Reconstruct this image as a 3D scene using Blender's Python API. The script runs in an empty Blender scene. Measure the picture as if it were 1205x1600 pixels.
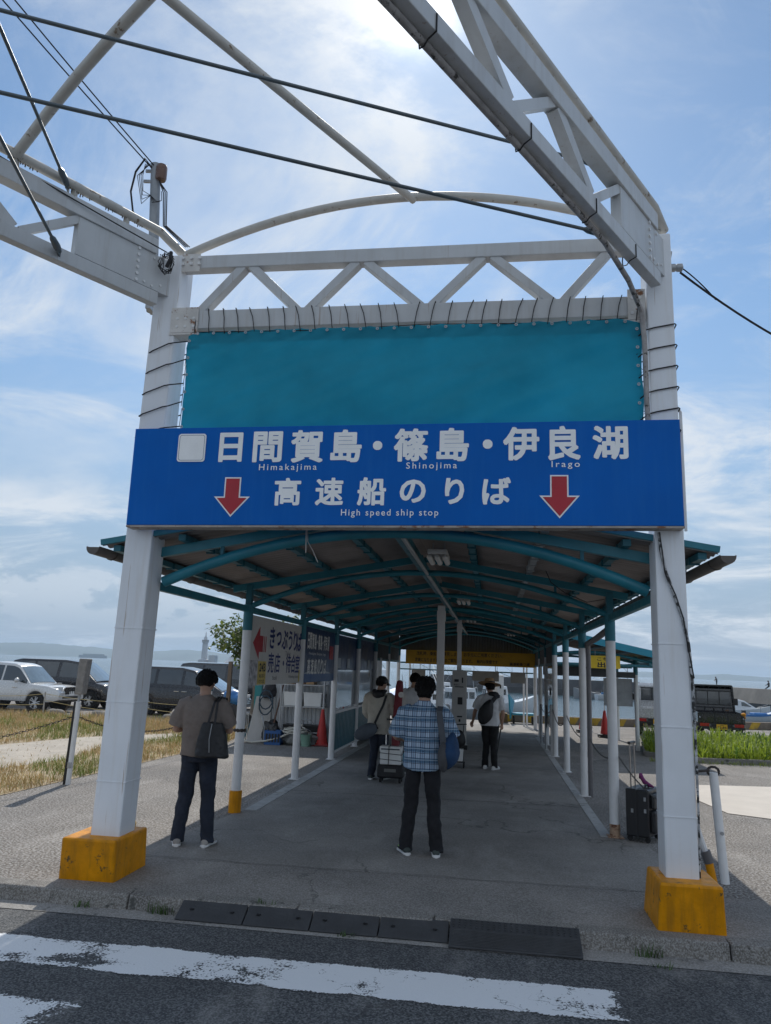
import bpy, bmesh, math, random
from mathutils import Vector, Matrix, noise
random.seed(7)
SC = bpy.context.scene
COL = SC.collection
PI = math.pi
R = math.radians
# ------------------------------------------------------------------ camera
PITCH = math.atan(242.4/1176.0); YAW = R(8.3); ROLL = R(2.05)
_f = Vector((-math.sin(YAW)*math.cos(PITCH), math.cos(YAW)*math.cos(PITCH), math.sin(PITCH)))
_r = Vector((math.cos(YAW), math.sin(YAW), 0)); _u = _r.cross(_f)
_r2 = math.cos(ROLL)*_r + math.sin(ROLL)*_u; _u2 = -math.sin(ROLL)*_r + math.cos(ROLL)*_u
cd = bpy.data.cameras.new('camera'); cam = bpy.data.objects.new('camera', cd); COL.objects.link(cam)
cam.matrix_world = Matrix(((_r2.x,_u2.x,-_f.x,0),(_r2.y,_u2.y,-_f.y,0),(_r2.z,_u2.z,-_f.z,1.75),(0,0,0,1)))
cd.sensor_fit = 'VERTICAL'; cd.sensor_height = 24.0; cd.lens = 24.0*1176/1600
cd.clip_start = 0.05; cd.clip_end = 30000
SC.camera = cam
# ------------------------------------------------------------------ exposure, sky, sun
SC.view_settings.view_transform = 'Standard'; SC.view_settings.look = 'None'
SC.view_settings.exposure = 0.0; SC.view_settings.gamma = 1.0
SUN_EL = R(45.9); SUN_AZ = R(-6.9)
SUN_DIR = Vector((math.sin(SUN_AZ)*math.cos(SUN_EL), math.cos(SUN_AZ)*math.cos(SUN_EL), math.sin(SUN_EL)))
W = bpy.data.worlds.new('World'); SC.world = W; W.use_nodes = True
def world_nodes():
    nt = W.node_tree; N = nt.nodes; L = nt.links; N.clear()
    out = N.new('ShaderNodeOutputWorld'); bg = N.new('ShaderNodeBackground'); bg.inputs['Strength'].default_value = 0.12
    L.new(bg.outputs[0], out.inputs[0])
    sky = N.new('ShaderNodeTexSky'); sky.sky_type = 'NISHITA'; sky.sun_disc = False
    sky.sun_elevation = SUN_EL; sky.sun_rotation = SUN_AZ
    sky.air_density = 1.0; sky.dust_density = 0.25; sky.ozone_density = 1.3
    tc = N.new('ShaderNodeTexCoord'); sep = N.new('ShaderNodeSeparateXYZ'); L.new(tc.outputs['Generated'], sep.inputs[0])
    def math_(op, a, b=None, clamp=False):
        m = N.new('ShaderNodeMath'); m.operation = op; m.use_clamp = clamp
        for i, v in enumerate((a, b)):
            if v is None: continue
            if isinstance(v, (int, float)): m.inputs[i].default_value = v
            else: L.new(v, m.inputs[i])
        return m.outputs[0]
    z = math_('MAXIMUM', sep.outputs[2], 0.0)
    den = math_('ADD', z, 0.16)
    cx = math_('DIVIDE', sep.outputs[0], den); cy = math_('DIVIDE', sep.outputs[1], den)
    cmb = N.new('ShaderNodeCombineXYZ'); L.new(cx, cmb.inputs[0]); L.new(cy, cmb.inputs[1])
    def cloud(scale, detail, rough, lo, hi, dist, rot, sx, off):
        mp = N.new('ShaderNodeMapping'); L.new(cmb.outputs[0], mp.inputs[0])
        mp.inputs['Rotation'].default_value = (0,0,rot); mp.inputs['Scale'].default_value = (sx,1,1); mp.inputs['Location'].default_value = off
        n = N.new('ShaderNodeTexNoise'); L.new(mp.outputs[0], n.inputs['Vector'])
        n.inputs['Scale'].default_value = scale; n.inputs['Detail'].default_value = detail; n.inputs['Roughness'].default_value = rough
        n.inputs['Distortion'].default_value = dist
        r = N.new('ShaderNodeMapRange'); r.interpolation_type = 'SMOOTHSTEP'; L.new(n.outputs['Fac'], r.inputs[0])
        r.inputs[1].default_value = lo; r.inputs[2].default_value = hi
        return r.outputs[0]
    c1 = cloud(1.5, 10, 0.66, 0.43, 0.65, 0.7, 0.5, 0.8, (3.1, 0.7, 0))
    c2 = cloud(0.75, 5, 0.5, 0.40, 0.60, 0.2, -0.3, 0.55, (1.7, 4.2, 0))
    c3 = cloud(5.0, 9, 0.68, 0.45, 0.70, 0.8, 0.9, 0.45, (0.3, 2.2, 0))
    m = math_('MULTIPLY', c1, math_('ADD', math_('MULTIPLY', c2, 0.85), 0.22))
    m = math_('ADD', m, math_('MULTIPLY', math_('MULTIPLY', c3, c2), 0.30), True)
    # extra unseen cloud behind the viewer, added to brighten the shaded fronts
    bk = N.new('ShaderNodeMapRange'); bk.interpolation_type = 'SMOOTHSTEP'; L.new(sep.outputs[1], bk.inputs[0]); bk.inputs[1].default_value = 0.1; bk.inputs[2].default_value = -0.6; bk.inputs[3].default_value = 0.0; bk.inputs[4].default_value = 0.55
    m = math_('ADD', m, math_('MULTIPLY', bk.outputs[0], math_('ADD', c1, 0.35)), True)
    # low cumulus bank and pale haze towards the horizon
    hz = N.new('ShaderNodeMapRange'); hz.interpolation_type = 'SMOOTHSTEP'; L.new(sep.outputs[2], hz.inputs[0])
    hz.inputs[1].default_value = 0.0; hz.inputs[2].default_value = 0.50; hz.inputs[3].default_value = 0.95; hz.inputs[4].default_value = 0.0
    # a bank of low cumulus over the bay on the left
    cu = N.new('ShaderNodeTexNoise'); mp = N.new('ShaderNodeMapping'); L.new(tc.outputs['Generated'], mp.inputs[0]); mp.inputs['Scale'].default_value = (1,1,2.2); L.new(mp.outputs[0], cu.inputs['Vector']); cu.inputs['Scale'].default_value = 6.5; cu.inputs['Detail'].default_value = 9; cu.inputs['Roughness'].default_value = 0.62
    b1 = N.new('ShaderNodeMapRange'); L.new(sep.outputs[2], b1.inputs[0]); b1.inputs[1].default_value = 0.02; b1.inputs[2].default_value = 0.16; b1.inputs[3].default_value = 0.60; b1.inputs[4].default_value = 0.36
    lf = N.new('ShaderNodeMapRange'); L.new(sep.outputs[0], lf.inputs[0]); lf.inputs[1].default_value = -0.25; lf.inputs[2].default_value = -0.5; lf.inputs[3].default_value = -0.10; lf.inputs[4].default_value = 0.0
    th = math_('SUBTRACT', math_('ADD', b1.outputs[0], lf.outputs[0]), cu.outputs['Fac'])
    cs = N.new('ShaderNodeMapRange'); cs.interpolation_type = 'SMOOTHSTEP'; L.new(th, cs.inputs[0]); cs.inputs[1].default_value = 0.0; cs.inputs[2].default_value = 0.05
    bt = N.new('ShaderNodeMapRange'); bt.interpolation_type = 'SMOOTHSTEP'; L.new(sep.outputs[2], bt.inputs[0]); bt.inputs[1].default_value = 0.01; bt.inputs[2].default_value = 0.09
    cumul = math_('MULTIPLY', math_('MULTIPLY', cs.outputs[0], bt.outputs[0]), 0.55)
    # veil of thin cloud round the sun
    dt = N.new('ShaderNodeVectorMath'); dt.operation = 'DOT_PRODUCT'; L.new(tc.outputs['Generated'], dt.inputs[0]); dt.inputs[1].default_value = SUN_DIR
    dd = math_('MAXIMUM', dt.outputs['Value'], 0.0)
    glow = math_('POWER', dd, 140.0); glow2 = math_('POWER', dd, 1500.0)
    mul = N.new('ShaderNodeMix'); mul.data_type = 'RGBA'; L.new(hz.outputs[0], mul.inputs['Factor'])
    tn = N.new('ShaderNodeMix'); tn.data_type = 'RGBA'; tn.blend_type = 'MULTIPLY'; tn.inputs['Factor'].default_value = 1.0; L.new(sky.outputs[0], tn.inputs['A']); tn.inputs['B'].default_value = (0.85, 0.99, 1.03, 1)
    L.new(tn.outputs['Result'], mul.inputs['A']); mul.inputs['B'].default_value = (2.75, 3.55, 4.75, 1)
    mx = N.new('ShaderNodeMix'); mx.data_type = 'RGBA'; m = math_('MAXIMUM', m, cumul)
    L.new(math_('MULTIPLY', math_('ADD', m, math_('MULTIPLY', math_('MULTIPLY', glow, c1), 0.8), True), 0.9), mx.inputs['Factor'])
    L.new(mul.outputs['Result'], mx.inputs['A'])
    cc = N.new('ShaderNodeMix'); cc.data_type = 'RGBA'; L.new(math_('MULTIPLY', glow, 0.9, True), cc.inputs['Factor'])
    cc.inputs['A'].default_value = (6.2, 6.7, 7.3, 1); cc.inputs['B'].default_value = (9.5, 9.6, 9.6, 1)
    L.new(cc.outputs['Result'], mx.inputs['B'])
    ad = N.new('ShaderNodeMix'); ad.data_type = 'RGBA'; ad.blend_type = 'ADD'; ad.inputs['Factor'].default_value = 1.0
    L.new(mx.outputs['Result'], ad.inputs['A'])
    gl = N.new('ShaderNodeCombineColor'); g = math_('ADD', math_('MULTIPLY', glow, 0.35), math_('MULTIPLY', glow2, 11.0))
    for i in range(3): L.new(g, gl.inputs[i])
    L.new(gl.outputs[0], ad.inputs['B']); L.new(ad.outputs['Result'], bg.inputs['Color'])
world_nodes()
sl = bpy.data.lights.new('sun', 'SUN'); sl.energy = 3.6; sl.angle = R(0.53); sl.color = (1.0, 0.95, 0.87)
so = bpy.data.objects.new('sun', sl); COL.objects.link(so); so.rotation_euler = SUN_DIR.to_track_quat('Z', 'Y').to_euler(); so.location = (0, 0, 40)

# ------------------------------------------------------------------ materials
MATS = {}
def mat(name, col, rough=0.6, metal=0.0, var=0.12, vs=6.0, bump=0.0, bs=80.0, spots=None, streak=None, coat=0.0, transl=0.0, speck=None, spec=0.5, vstretch=(1,1,1), runs=None, cracks=0.0):
    """Principled material, colour varied by noise. spots=(colour, threshold, scale): patches of wear; streak=(colour, amount): runs down the face; speck=(amount, scale)"""
    if name in MATS: return MATS[name]
    m = bpy.data.materials.new(name); m.use_nodes = True; nt = m.node_tree; N = nt.nodes; L = nt.links
    p = N['Principled BSDF']; MATS[name] = m
    p.inputs['Roughness'].default_value = rough; p.inputs['Metallic'].default_value = metal
    p.inputs['Coat Weight'].default_value = coat; p.inputs['Specular IOR Level'].default_value = spec
    tc = N.new('ShaderNodeTexCoord')
    def nz(scale, detail=5, st=(1,1,1), rough_=0.6, off=(0,0,0)):
        mp = N.new('ShaderNodeMapping'); L.new(tc.outputs['Object'], mp.inputs[0]); mp.inputs['Scale'].default_value = st; mp.inputs['Location'].default_value = off
        n = N.new('ShaderNodeTexNoise'); L.new(mp.outputs[0], n.inputs['Vector']); n.inputs['Scale'].default_value = scale; n.inputs['Detail'].default_value = detail
        n.inputs['Roughness'].default_value = rough_
        return n.outputs['Fac']
    def rng(x, a, b, c, d):
        r = N.new('ShaderNodeMapRange'); L.new(x, r.inputs[0])
        for i, v in enumerate((a, b, c, d)): r.inputs[i+1].default_value = v
        return r.outputs[0]
    c = (*col, 1)
    def mixc(fac, A, B, bt='MIX'):
        x = N.new('ShaderNodeMix'); x.data_type = 'RGBA'; x.blend_type = bt
        for s, v in (('Factor', fac), ('A', A), ('B', B)):
            if hasattr(v, 'is_output'): L.new(v, x.inputs[s])
            else: x.inputs[s].default_value = v
        return x.outputs['Result']
    cur = mixc(rng(nz(vs, 6, vstretch), 0.3, 0.7, 0, 1), (*[v*(1-var) for v in col], 1), (*[min(1, v*(1+var)) for v in col], 1))
    if speck:
        a, s = speck
        cur = mixc(rng(nz(s, 2), 0.42, 0.62, 0, 1), cur, mixc(a, cur, (1,1,1,1)))
        cur = mixc(rng(nz(s*0.8, 2, off=(5,3,1)), 0.55, 0.66, 0, 1), cur, mixc(a*1.6, cur, (0,0,0,1)))
    if streak:
        sc, am = streak
        cur = mixc(rng(nz(7, 5, (2.2, 2.2, 0.16), off=(2,1,7)), 0.50, 0.78, 0, am), cur, (*sc, 1))
    if cracks:
        vo = N.new('ShaderNodeTexVoronoi'); vo.feature = 'DISTANCE_TO_EDGE'; vo.inputs['Scale'].default_value = cracks
        nn = N.new('ShaderNodeTexNoise'); nn.inputs['Scale'].default_value = cracks*4; nn.inputs['Detail'].default_value = 6; L.new(tc.outputs['Object'], nn.inputs[0])
        va = N.new('ShaderNodeVectorMath'); va.operation = 'MULTIPLY_ADD'; L.new(nn.outputs['Color'], va.inputs[0]); va.inputs[1].default_value = (.5/cracks,.5/cracks,.5/cracks); L.new(tc.outputs['Object'], va.inputs[2]); L.new(va.outputs[0], vo.inputs['Vector'])
        gate_ = rng(nz(cracks*1.3, 3, off=(1,7,3)), 0.51, 0.57, 0, .5)
        mm = N.new('ShaderNodeMath'); mm.operation = 'MULTIPLY'; L.new(rng(vo.outputs['Distance'], 0.003, 0.010, 1, 0), mm.inputs[0]); L.new(gate_, mm.inputs[1])
        cur = mixc(mm.outputs[0], cur, (.03,.03,.03,1))
        cur = mixc(rng(nz(0.8, 5, (1,1,1), off=(3,3,3)), 0.42, 0.66, 0, .42), cur, mixc(.55, cur, (0.02,0.02,0.022,1)))
        cur = mixc(rng(nz(2.6, 6, (1,.35,1), off=(6,1,3)), 0.54, 0.70, 0, .38), cur, mixc(.35, cur, (.75,.72,.68,1)))
    if runs:
        cur = mixc(rng(nz(9, 3, (3.2, 3.2, 0.10), off=(4,8,1)), 0.665, 0.70, 0, runs[1]), cur, (*runs[0], 1))
    if spots:
        sc, th, ss = spots
        cur = mixc(rng(nz(ss, 8, rough_=0.7, off=(9,4,2)), th, th+0.05, 0, 1), cur, (*sc, 1))
    L.new(cur, p.inputs['Base Color'])
    L.new(rng(nz(vs*2.3, 4), 0.3, 0.7, max(0.03, rough-0.08), min(1, rough+0.08)), p.inputs['Roughness'])
    if bump > 0:
        b = N.new('ShaderNodeBump'); b.inputs['Strength'].default_value = bump; b.inputs['Distance'].default_value = 0.01
        L.new(nz(bs, 4), b.inputs['Height']); L.new(b.outputs[0], p.inputs['Normal'])
    if transl > 0:
        tr = N.new('ShaderNodeBsdfTranslucent'); L.new(cur, tr.inputs[0]); ms = N.new('ShaderNodeMixShader'); ms.inputs[0].default_value = transl
        L.new(p.outputs[0], ms.inputs[1]); L.new(tr.outputs[0], ms.inputs[2]); L.new(ms.outputs[0], N['Material Output'].inputs[0])
    return m
RUST = (0.16, 0.065, 0.03)
M_WHITE = mat('white_steel_paint', (0.53, 0.545, 0.555), 0.45, var=0.08, vs=3, spots=(RUST, 0.715, 7), streak=((0.36, 0.33, 0.29), 0.4), runs=((0.26,0.15,0.08),0.45))
M_TUBE = mat('weathered_white_tube', (0.50, 0.48, 0.44), 0.5, var=0.12, vs=5, spots=((0.20, 0.14, 0.09), 0.60, 11))
M_PILLAR = mat('white_pillar_paint', (0.74, 0.76, 0.79), 0.42, var=0.05, vs=2.2, spots=(RUST, 0.74, 6), streak=((0.50, 0.43, 0.34), 0.30), bump=0.05, bs=30, runs=((0.30,0.17,0.08),0.55))
M_POST = mat('white_post_paint', (0.72, 0.72, 0.72), 0.45, var=0.07, vs=5, spots=(RUST, 0.70, 6))
M_TEAL = mat('teal_steel_paint', (0.014, 0.165, 0.215), 0.42, var=0.15, vs=4, spots=((0.10, 0.10, 0.09), 0.72, 9))
M_TEALD = mat('dark_teal_steel_paint', (0.012, 0.12, 0.16), 0.5, var=0.18, vs=4)
M_TEALL = mat('bright_teal_fascia', (0.012, 0.23, 0.33), 0.4, var=0.1, vs=2)
M_ROOF = mat('fibre_roof_sheet', (0.225, 0.20, 0.19), 0.85, var=0.22, vs=1.6, streak=None, spots=((0.16, 0.13, 0.12), 0.66, 3))
M_DARKCORR = mat('dark_corrugated', (0.07, 0.08, 0.09), 0.6, var=0.2, vs=2)
M_YEL = mat('yellow_block_paint', (0.66, 0.265, 0.002), 0.45, var=0.20, vs=6, spots=((0.11, 0.075, 0.03), 0.605, 11), bump=0.35, bs=22, spec=0.22, streak=((0.16,0.085,0.02),0.6))
M_BLUE = mat('blue_sign_face', (0.0005, 0.115, 0.46), 0.42, var=0.09, vs=1.1, streak=((0.02,0.17,0.50),0.30), spec=0.12)
M_BLUEEDGE = mat('blue_sign_edge', (0.002, 0.03, 0.15), 0.4, var=0.1)
M_WTEXT = mat('white_lettering', (0.90, 0.90, 0.89), 0.5, var=0.05)
M_RED = mat('red_arrow', (0.42, 0.008, 0.02), 0.4, var=0.08)
M_BLACK = mat('black_line', (0.012, 0.012, 0.014), 0.5, var=0.1)
M_CORD = mat('black_cord', (0.010, 0.010, 0.012), 0.7, var=0.1)
M_CABLE = mat('grey_steel_rod', (0.10, 0.125, 0.14), 0.45, 0.3, var=0.1)
M_STEEL = mat('galvanised_steel', (0.36, 0.37, 0.38), 0.45, 0.6, var=0.15, vs=9, spots=((0.2, 0.14, 0.10), 0.68, 8))
M_GREYPIPE = mat('grey_plastic_pipe', (0.12, 0.115, 0.12), 0.5, var=0.12)
M_GUTTER = mat('dark_gutter', (0.10, 0.085, 0.075), 0.55, var=0.2, vs=3)
M_TUBELAMP = mat('lamp_casing', (0.55, 0.54, 0.52), 0.4, var=0.1)
M_CANVAS = mat('teal_canvas', (0.036, 0.36, 0.49), 0.7, var=0.14, vs=1.3, transl=0.46, spec=0.2, spots=((0.45, 0.55, 0.6), 0.775, 4), bump=0.10, bs=7)
M_CONC = mat('walkway_concrete', (0.245, 0.228, 0.208), 0.9, cracks=.42, var=0.28, vs=0.7, speck=(0.12, 60), spots=((0.11, 0.11, 0.11), 0.69, 1.4), bump=0.35, bs=70)
M_YARD = mat('yard_asphalt', (0.132, 0.111, 0.090), 0.93, var=0.30, vs=0.45, speck=(0.30, 46), spots=None, bump=1.0, bs=38, cracks=.55)
M_APRON = mat('apron_concrete', (0.205, 0.188, 0.170), 0.92, var=0.28, vs=0.9, speck=(0.17, 75), spots=((0.13, 0.125, 0.12), 0.655, 1.5), bump=1.0, bs=48, cracks=.8)
M_KERB = mat('kerb_stone', (0.15, 0.138, 0.122), 0.92, var=0.25, vs=3, speck=(0.18, 90), spots=((0.07, 0.07, 0.065), 0.60, 5), bump=0.8, bs=45)
M_ROAD = mat('road_asphalt', (0.038, 0.042, 0.046), 0.88, var=0.3, vs=0.9, speck=(0.14, 85), bump=1.0, bs=70, cracks=.6)
M_GUTR = mat('gutter_concrete', (0.24, 0.23, 0.215), 0.92, var=0.3, vs=1.6, speck=(0.15, 80), spots=((0.09, 0.09, 0.085), 0.60, 3), bump=0.5, bs=60)
M_WCONC = mat('pale_concrete_patch', (0.56, 0.51, 0.45), 0.85, var=0.06, vs=2, bump=0.2, bs=40)
M_WLINE = mat('worn_white_line', (0.42, 0.42, 0.41), 0.85, var=0.15, vs=6, spots=((0.19, 0.185, 0.18), 0.585, 7), bump=0.4, bs=70)
M_RUB = mat('black_rubber', (0.042, 0.044, 0.048), 0.7, var=0.25, vs=6, bump=0.3, bs=60)
M_SKIN = mat('skin', (0.40, 0.24, 0.17), 0.55, var=0.08)
M_HAIR = mat('black_hair', (0.006, 0.005, 0.005), 0.6, var=0.3, vs=50, bump=0.9, bs=120, spec=0.25, vstretch=(1,1,0.15))
M_GLASS = mat('dark_glass', (0.022, 0.030, 0.034), 0.05, var=0.3, spec=1.0, coat=0.6)
M_TYRE = mat('tyre_rubber', (0.018, 0.018, 0.018), 0.85, var=0.2)
M_RIM = mat('alloy_rim', (0.62, 0.63, 0.64), 0.35, 0.15, var=0.1)
M_CHROME = mat('chrome', (0.75, 0.75, 0.75), 0.12, 1.0, var=0.05)
M_LENS = mat('lamp_lens', (0.55, 0.58, 0.6), 0.1, var=0.1, coat=0.6)
M_TAIL = mat('red_lens', (0.38, 0.012, 0.010), 0.2, var=0.1, coat=0.4)
M_PLATEY = mat('yellow_plate', (0.70, 0.40, 0.02), 0.5, var=0.06)
M_WPLATE = mat('white_plate', (0.75, 0.75, 0.73), 0.5, var=0.05)
M_BLKPLAST = mat('black_plastic', (0.015, 0.015, 0.016), 0.45, var=0.2)
M_YSIGN = mat('yellow_sign', (0.72, 0.50, 0.015), 0.5, var=0.07)
M_YBAN = mat('yellow_banner', (0.42, 0.24, 0.012), 0.6, var=0.1)
M_WBOARD = mat('white_board', (0.62, 0.60, 0.57), 0.5, var=0.08, vs=2, streak=((0.45, 0.42, 0.38), 0.3))
M_NAVY = mat('navy_lettering', (0.01, 0.02, 0.16), 0.5, var=0.1)
M_ROPEY = mat('yellowish_rope', (0.50, 0.42, 0.22), 0.8, var=0.15)
M_CHAIN = mat('dark_chain', (0.06, 0.05, 0.045), 0.6, 0.5, var=0.25)
# ------------------------------------------------------------------ scene graph helpers
def tag(o, label=None, cat=None, group=None, kind=None):
    for k, v in (('label', label), ('category', cat), ('group', group), ('kind', kind)):
        if v: o[k] = v
    return o
def thing(name, label, cat, loc=(0,0,0), group=None):
    o = bpy.data.objects.new(name, None); COL.objects.link(o); o.location = loc; o.empty_display_size = 0.2
    return tag(o, label, cat, group)
def root_loc(o):
    v = Vector((0,0,0))
    while o: v += Vector(o.location); o = o.parent
    return v
def copy_tree(o, parent=None):
    c = o.copy(); COL.objects.link(c)
    if parent: c.parent = parent
    for ch in list(o.children): copy_tree(ch, c)
    return c
def place(o, loc, rz=0, label=None):
    o.location = loc; o.rotation_euler = (0, 0, rz)
    if label: o['label'] = label
    return o
class MB:
    def __init__(s): s.v = []; s.f = []
    def add(s, vs, fs):
        b = len(s.v); s.v += [tuple(v) for v in vs]; s.f += [tuple(b+i for i in f) for f in fs]; return s
    def hexa(s, p):   # 4 bottom (ccw) + 4 top
        return s.add(p, [(3,2,1,0),(4,5,6,7),(0,1,5,4),(1,2,6,5),(2,3,7,6),(3,0,4,7)])
    def box(s, x0, x1, y0, y1, z0, z1):
        return s.hexa([(x0,y0,z0),(x1,y0,z0),(x1,y1,z0),(x0,y1,z0),(x0,y0,z1),(x1,y0,z1),(x1,y1,z1),(x0,y1,z1)])
    def taper(s, b, t):   # b,t = (x0,x1,y0,y1,z)
        return s.hexa([(b[0],b[2],b[4]),(b[1],b[2],b[4]),(b[1],b[3],b[4]),(b[0],b[3],b[4]),(t[0],t[2],t[4]),(t[1],t[2],t[4]),(t[1],t[3],t[4]),(t[0],t[3],t[4])])
    def bar(s, a, b, w, h, side=None):   # rectangular bar a->b, w across (side), h the other way
        a = Vector(a); b = Vector(b); d = (b-a).normalized()
        if side is None:
            up = Vector((0,0,1)) if abs(d.z) < 0.95 else Vector((0,1,0)); side = d.cross(up).normalized()
        else:
            side = Vector(side); side = (side - d*side.dot(d)).normalized()
        up = side.cross(d).normalized(); w /= 2; h /= 2
        q = [a-side*w-up*h, a+side*w-up*h, a+side*w+up*h, a-side*w+up*h]
        return s.add(q + [x+(b-a) for x in q], [(3,2,1,0),(4,5,6,7),(0,1,5,4),(1,2,6,5),(2,3,7,6),(3,0,4,7)])
    def tube(s, pts, r, n=8, caps=True):
        pts = [Vector(p) for p in pts]; k = len(pts); rs = r if isinstance(r, (list, tuple)) else [r]*k
        t0 = (pts[1]-pts[0]).normalized(); nrm = t0.orthogonal().normalized(); rings = []
        for i in range(k):
            t = (pts[min(i+1,k-1)]-pts[max(i-1,0)]).normalized()
            nrm = (nrm - t*nrm.dot(t)); nrm = nrm.normalized() if nrm.length > 1e-6 else t.orthogonal().normalized()
            bn = t.cross(nrm)
            rings.append([pts[i]+(nrm*math.cos(2*PI*j/n)+bn*math.sin(2*PI*j/n))*rs[i] for j in range(n)])
        return s.rings(rings, caps)
    def rings(s, rings, caps=True):
        n = len(rings[0]); b = len(s.v)
        for r in rings: s.v += [tuple(v) for v in r]
        for i in range(len(rings)-1):
            for j in range(n):
                a = b+i*n+j; c = b+i*n+(j+1)%n; s.f.append((a, c, c+n, a+n))
        if caps:
            s.f.append(tuple(b+j for j in reversed(range(n)))); s.f.append(tuple(b+(len(rings)-1)*n+j for j in range(n)))
        return s
    def lathe(s, prof, c=(0,0,0), axis='Z', n=16, caps=True):   # prof [(r,h)]
        c = Vector(c); rr = []
        for r, h in prof:
            ring = []
            for j in range(n):
                a = 2*PI*j/n; x, y = r*math.cos(a), r*math.sin(a)
                ring.append(c+(Vector((x,y,h)) if axis == 'Z' else Vector((y,h,x)) if axis == 'Y' else Vector((h,x,y))))
            rr.append(ring)
        return s.rings(rr, caps)
    def prism(s, poly, off):   # polygon of 3-D points extruded by vector off
        poly = [Vector(p) for p in poly]; off = Vector(off); n = len(poly)
        return s.add(poly+[p+off for p in poly], [tuple(reversed(range(n))), tuple(range(n, 2*n))]+[(i,(i+1)%n,(i+1)%n+n,i+n) for i in range(n)])
    def blob(s, c, r, nu=14, nv=9, fn=None):
        c = Vector(c); r = Vector(r) if not isinstance(r, (int,float)) else Vector((r,r,r)); rr = []
        for i in range(1, nv):
            t = PI*i/nv; rr.append([])
            for j in range(nu):
                a = 2*PI*j/nu; p = Vector((math.sin(t)*math.cos(a)*r.x, math.sin(t)*math.sin(a)*r.y, -math.cos(t)*r.z))
                rr[-1].append(c+(fn(p) if fn else p))
        return s.rings(rr)
    def build(s, name, m, parent=None, smooth=None, bevel=0.0, mods=None, label=None):
        me = bpy.data.meshes.new(name); o = bpy.data.objects.new(name, me)
        off = root_loc(parent) if parent else Vector((0,0,0))
        me.from_pydata([(v[0]-off.x, v[1]-off.y, v[2]-off.z) for v in s.v], [], s.f); me.validate()
        bm = bmesh.new(); bm.from_mesh(me); bmesh.ops.recalc_face_normals(bm, faces=bm.faces); bm.to_mesh(me); bm.free()
        if smooth:
            for p in me.polygons: p.use_smooth = True
            me.set_sharp_from_angle(angle=R(smooth))
        if isinstance(m, (list, tuple)):
            for x in m: me.materials.append(x)
        else: me.materials.append(m)
        COL.objects.link(o)
        if parent: o.parent = parent
        if bevel > 0:
            b = o.modifiers.new('bevel', 'BEVEL'); b.width = bevel; b.segments = 2; b.limit_method = 'ANGLE'; b.angle_limit = R(40)
        for md in (mods or []): md(o)
        if label: o['label'] = label
        return o
def islands(mb):
    par = list(range(len(mb.v)))
    def find(i):
        while par[i] != i: par[i] = par[par[i]]; i = par[i]
        return i
    for f in mb.f:
        for i in f[1:]: par[find(i)] = find(f[0])
    out = {}
    for f in mb.f: out.setdefault(find(f[0]), []).append(f)
    res = []
    for fs in out.values():
        m = MB(); ix = {}
        for f in fs:
            for i in f:
                if i not in ix: ix[i] = len(m.v); m.v.append(mb.v[i])
            m.f.append(tuple(ix[i] for i in f))
        res.append(m)
    return res
def each(mb, name, *a, **k):      # every separate piece becomes a part of its own
    return [m.build(name, *a, **k) for m in islands(mb)]
def m_cloth(vox=0.012, sm=4, disp=0.012, dsc=0.12, seed=0):
    def f(o):
        r = o.modifiers.new('remesh', 'REMESH'); r.mode = 'VOXEL'; r.voxel_size = vox; r.use_smooth_shade = True
        if disp:
            t = bpy.data.textures.new('folds', 'CLOUDS'); t.noise_scale = dsc; t.noise_depth = 2
            d = o.modifiers.new('folds', 'DISPLACE'); d.texture = t; d.strength = disp; d.mid_level = 0.5; d.texture_coords = 'LOCAL'
        s_ = o.modifiers.new('smooth', 'SMOOTH'); s_.iterations = sm; s_.factor = 0.5
    return f
def structure(o): o['kind'] = 'structure'; return o
# lettering: glyph outlines as flat meshes laid on a plane: origin o, unit vectors ex (reading direction), ez (up); normal out
_fc = bpy.data.curves.new('glyph', 'FONT'); _fo = bpy.data.objects.new('glyph', _fc); COL.objects.link(_fo)
def glyph(txt, bold=0.0):
    _fc.body = txt; _fc.size = 1.0; _fc.offset = 0; _fc.resolution_u = 3; _fc.extrude = 0
    bpy.context.view_layer.update()
    ob = _fo.evaluated_get(bpy.context.evaluated_depsgraph_get()); me = ob.to_mesh()
    vs = [v.co.copy() for v in me.vertices]; fs = [tuple(p.vertices) for p in me.polygons]; ob.to_mesh_clear()
    return vs, fs
def put_text(mb, txt, org, ex, ez, out, cx, cz, w=None, h=None, em=None, bold=0.0, track=1.0):
    """lay text centred at (cx, cz); w/h fit its box, or em = size of one em"""
    _fc.space_character = track; vs, fs = glyph(txt, bold); _fc.space_character = 1.0
    if not vs: return
    x0 = min(v.x for v in vs); x1 = max(v.x for v in vs); y0 = min(v.y for v in vs); y1 = max(v.y for v in vs)
    sx = em if em else (w/(x1-x0) if w else None); sy = em if em else (h/(y1-y0) if h else None)
    sx = sx or sy; sy = sy or sx
    org = Vector(org); ex = Vector(ex); ez = Vector(ez); out = Vector(out)
    nrm = ez.cross(ex).normalized()      # the strokes are thickened by laying shifted copies a hair apart
    for k, (a, b) in enumerate(((0,0),) if not bold else ((0,0),(1,.5),(-1,-.5),(.5,1),(-.5,-1),(1,-.6),(-1,.6),(-.6,1),(.6,-1))):
        mb.add([org + ex*(cx+(v.x-(x0+x1)/2+a*bold)*sx) + ez*(cz+(v.y-(y0+y1)/2+b*bold)*sy) + out - nrm*0.00012*k for v in vs], fs)
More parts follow.
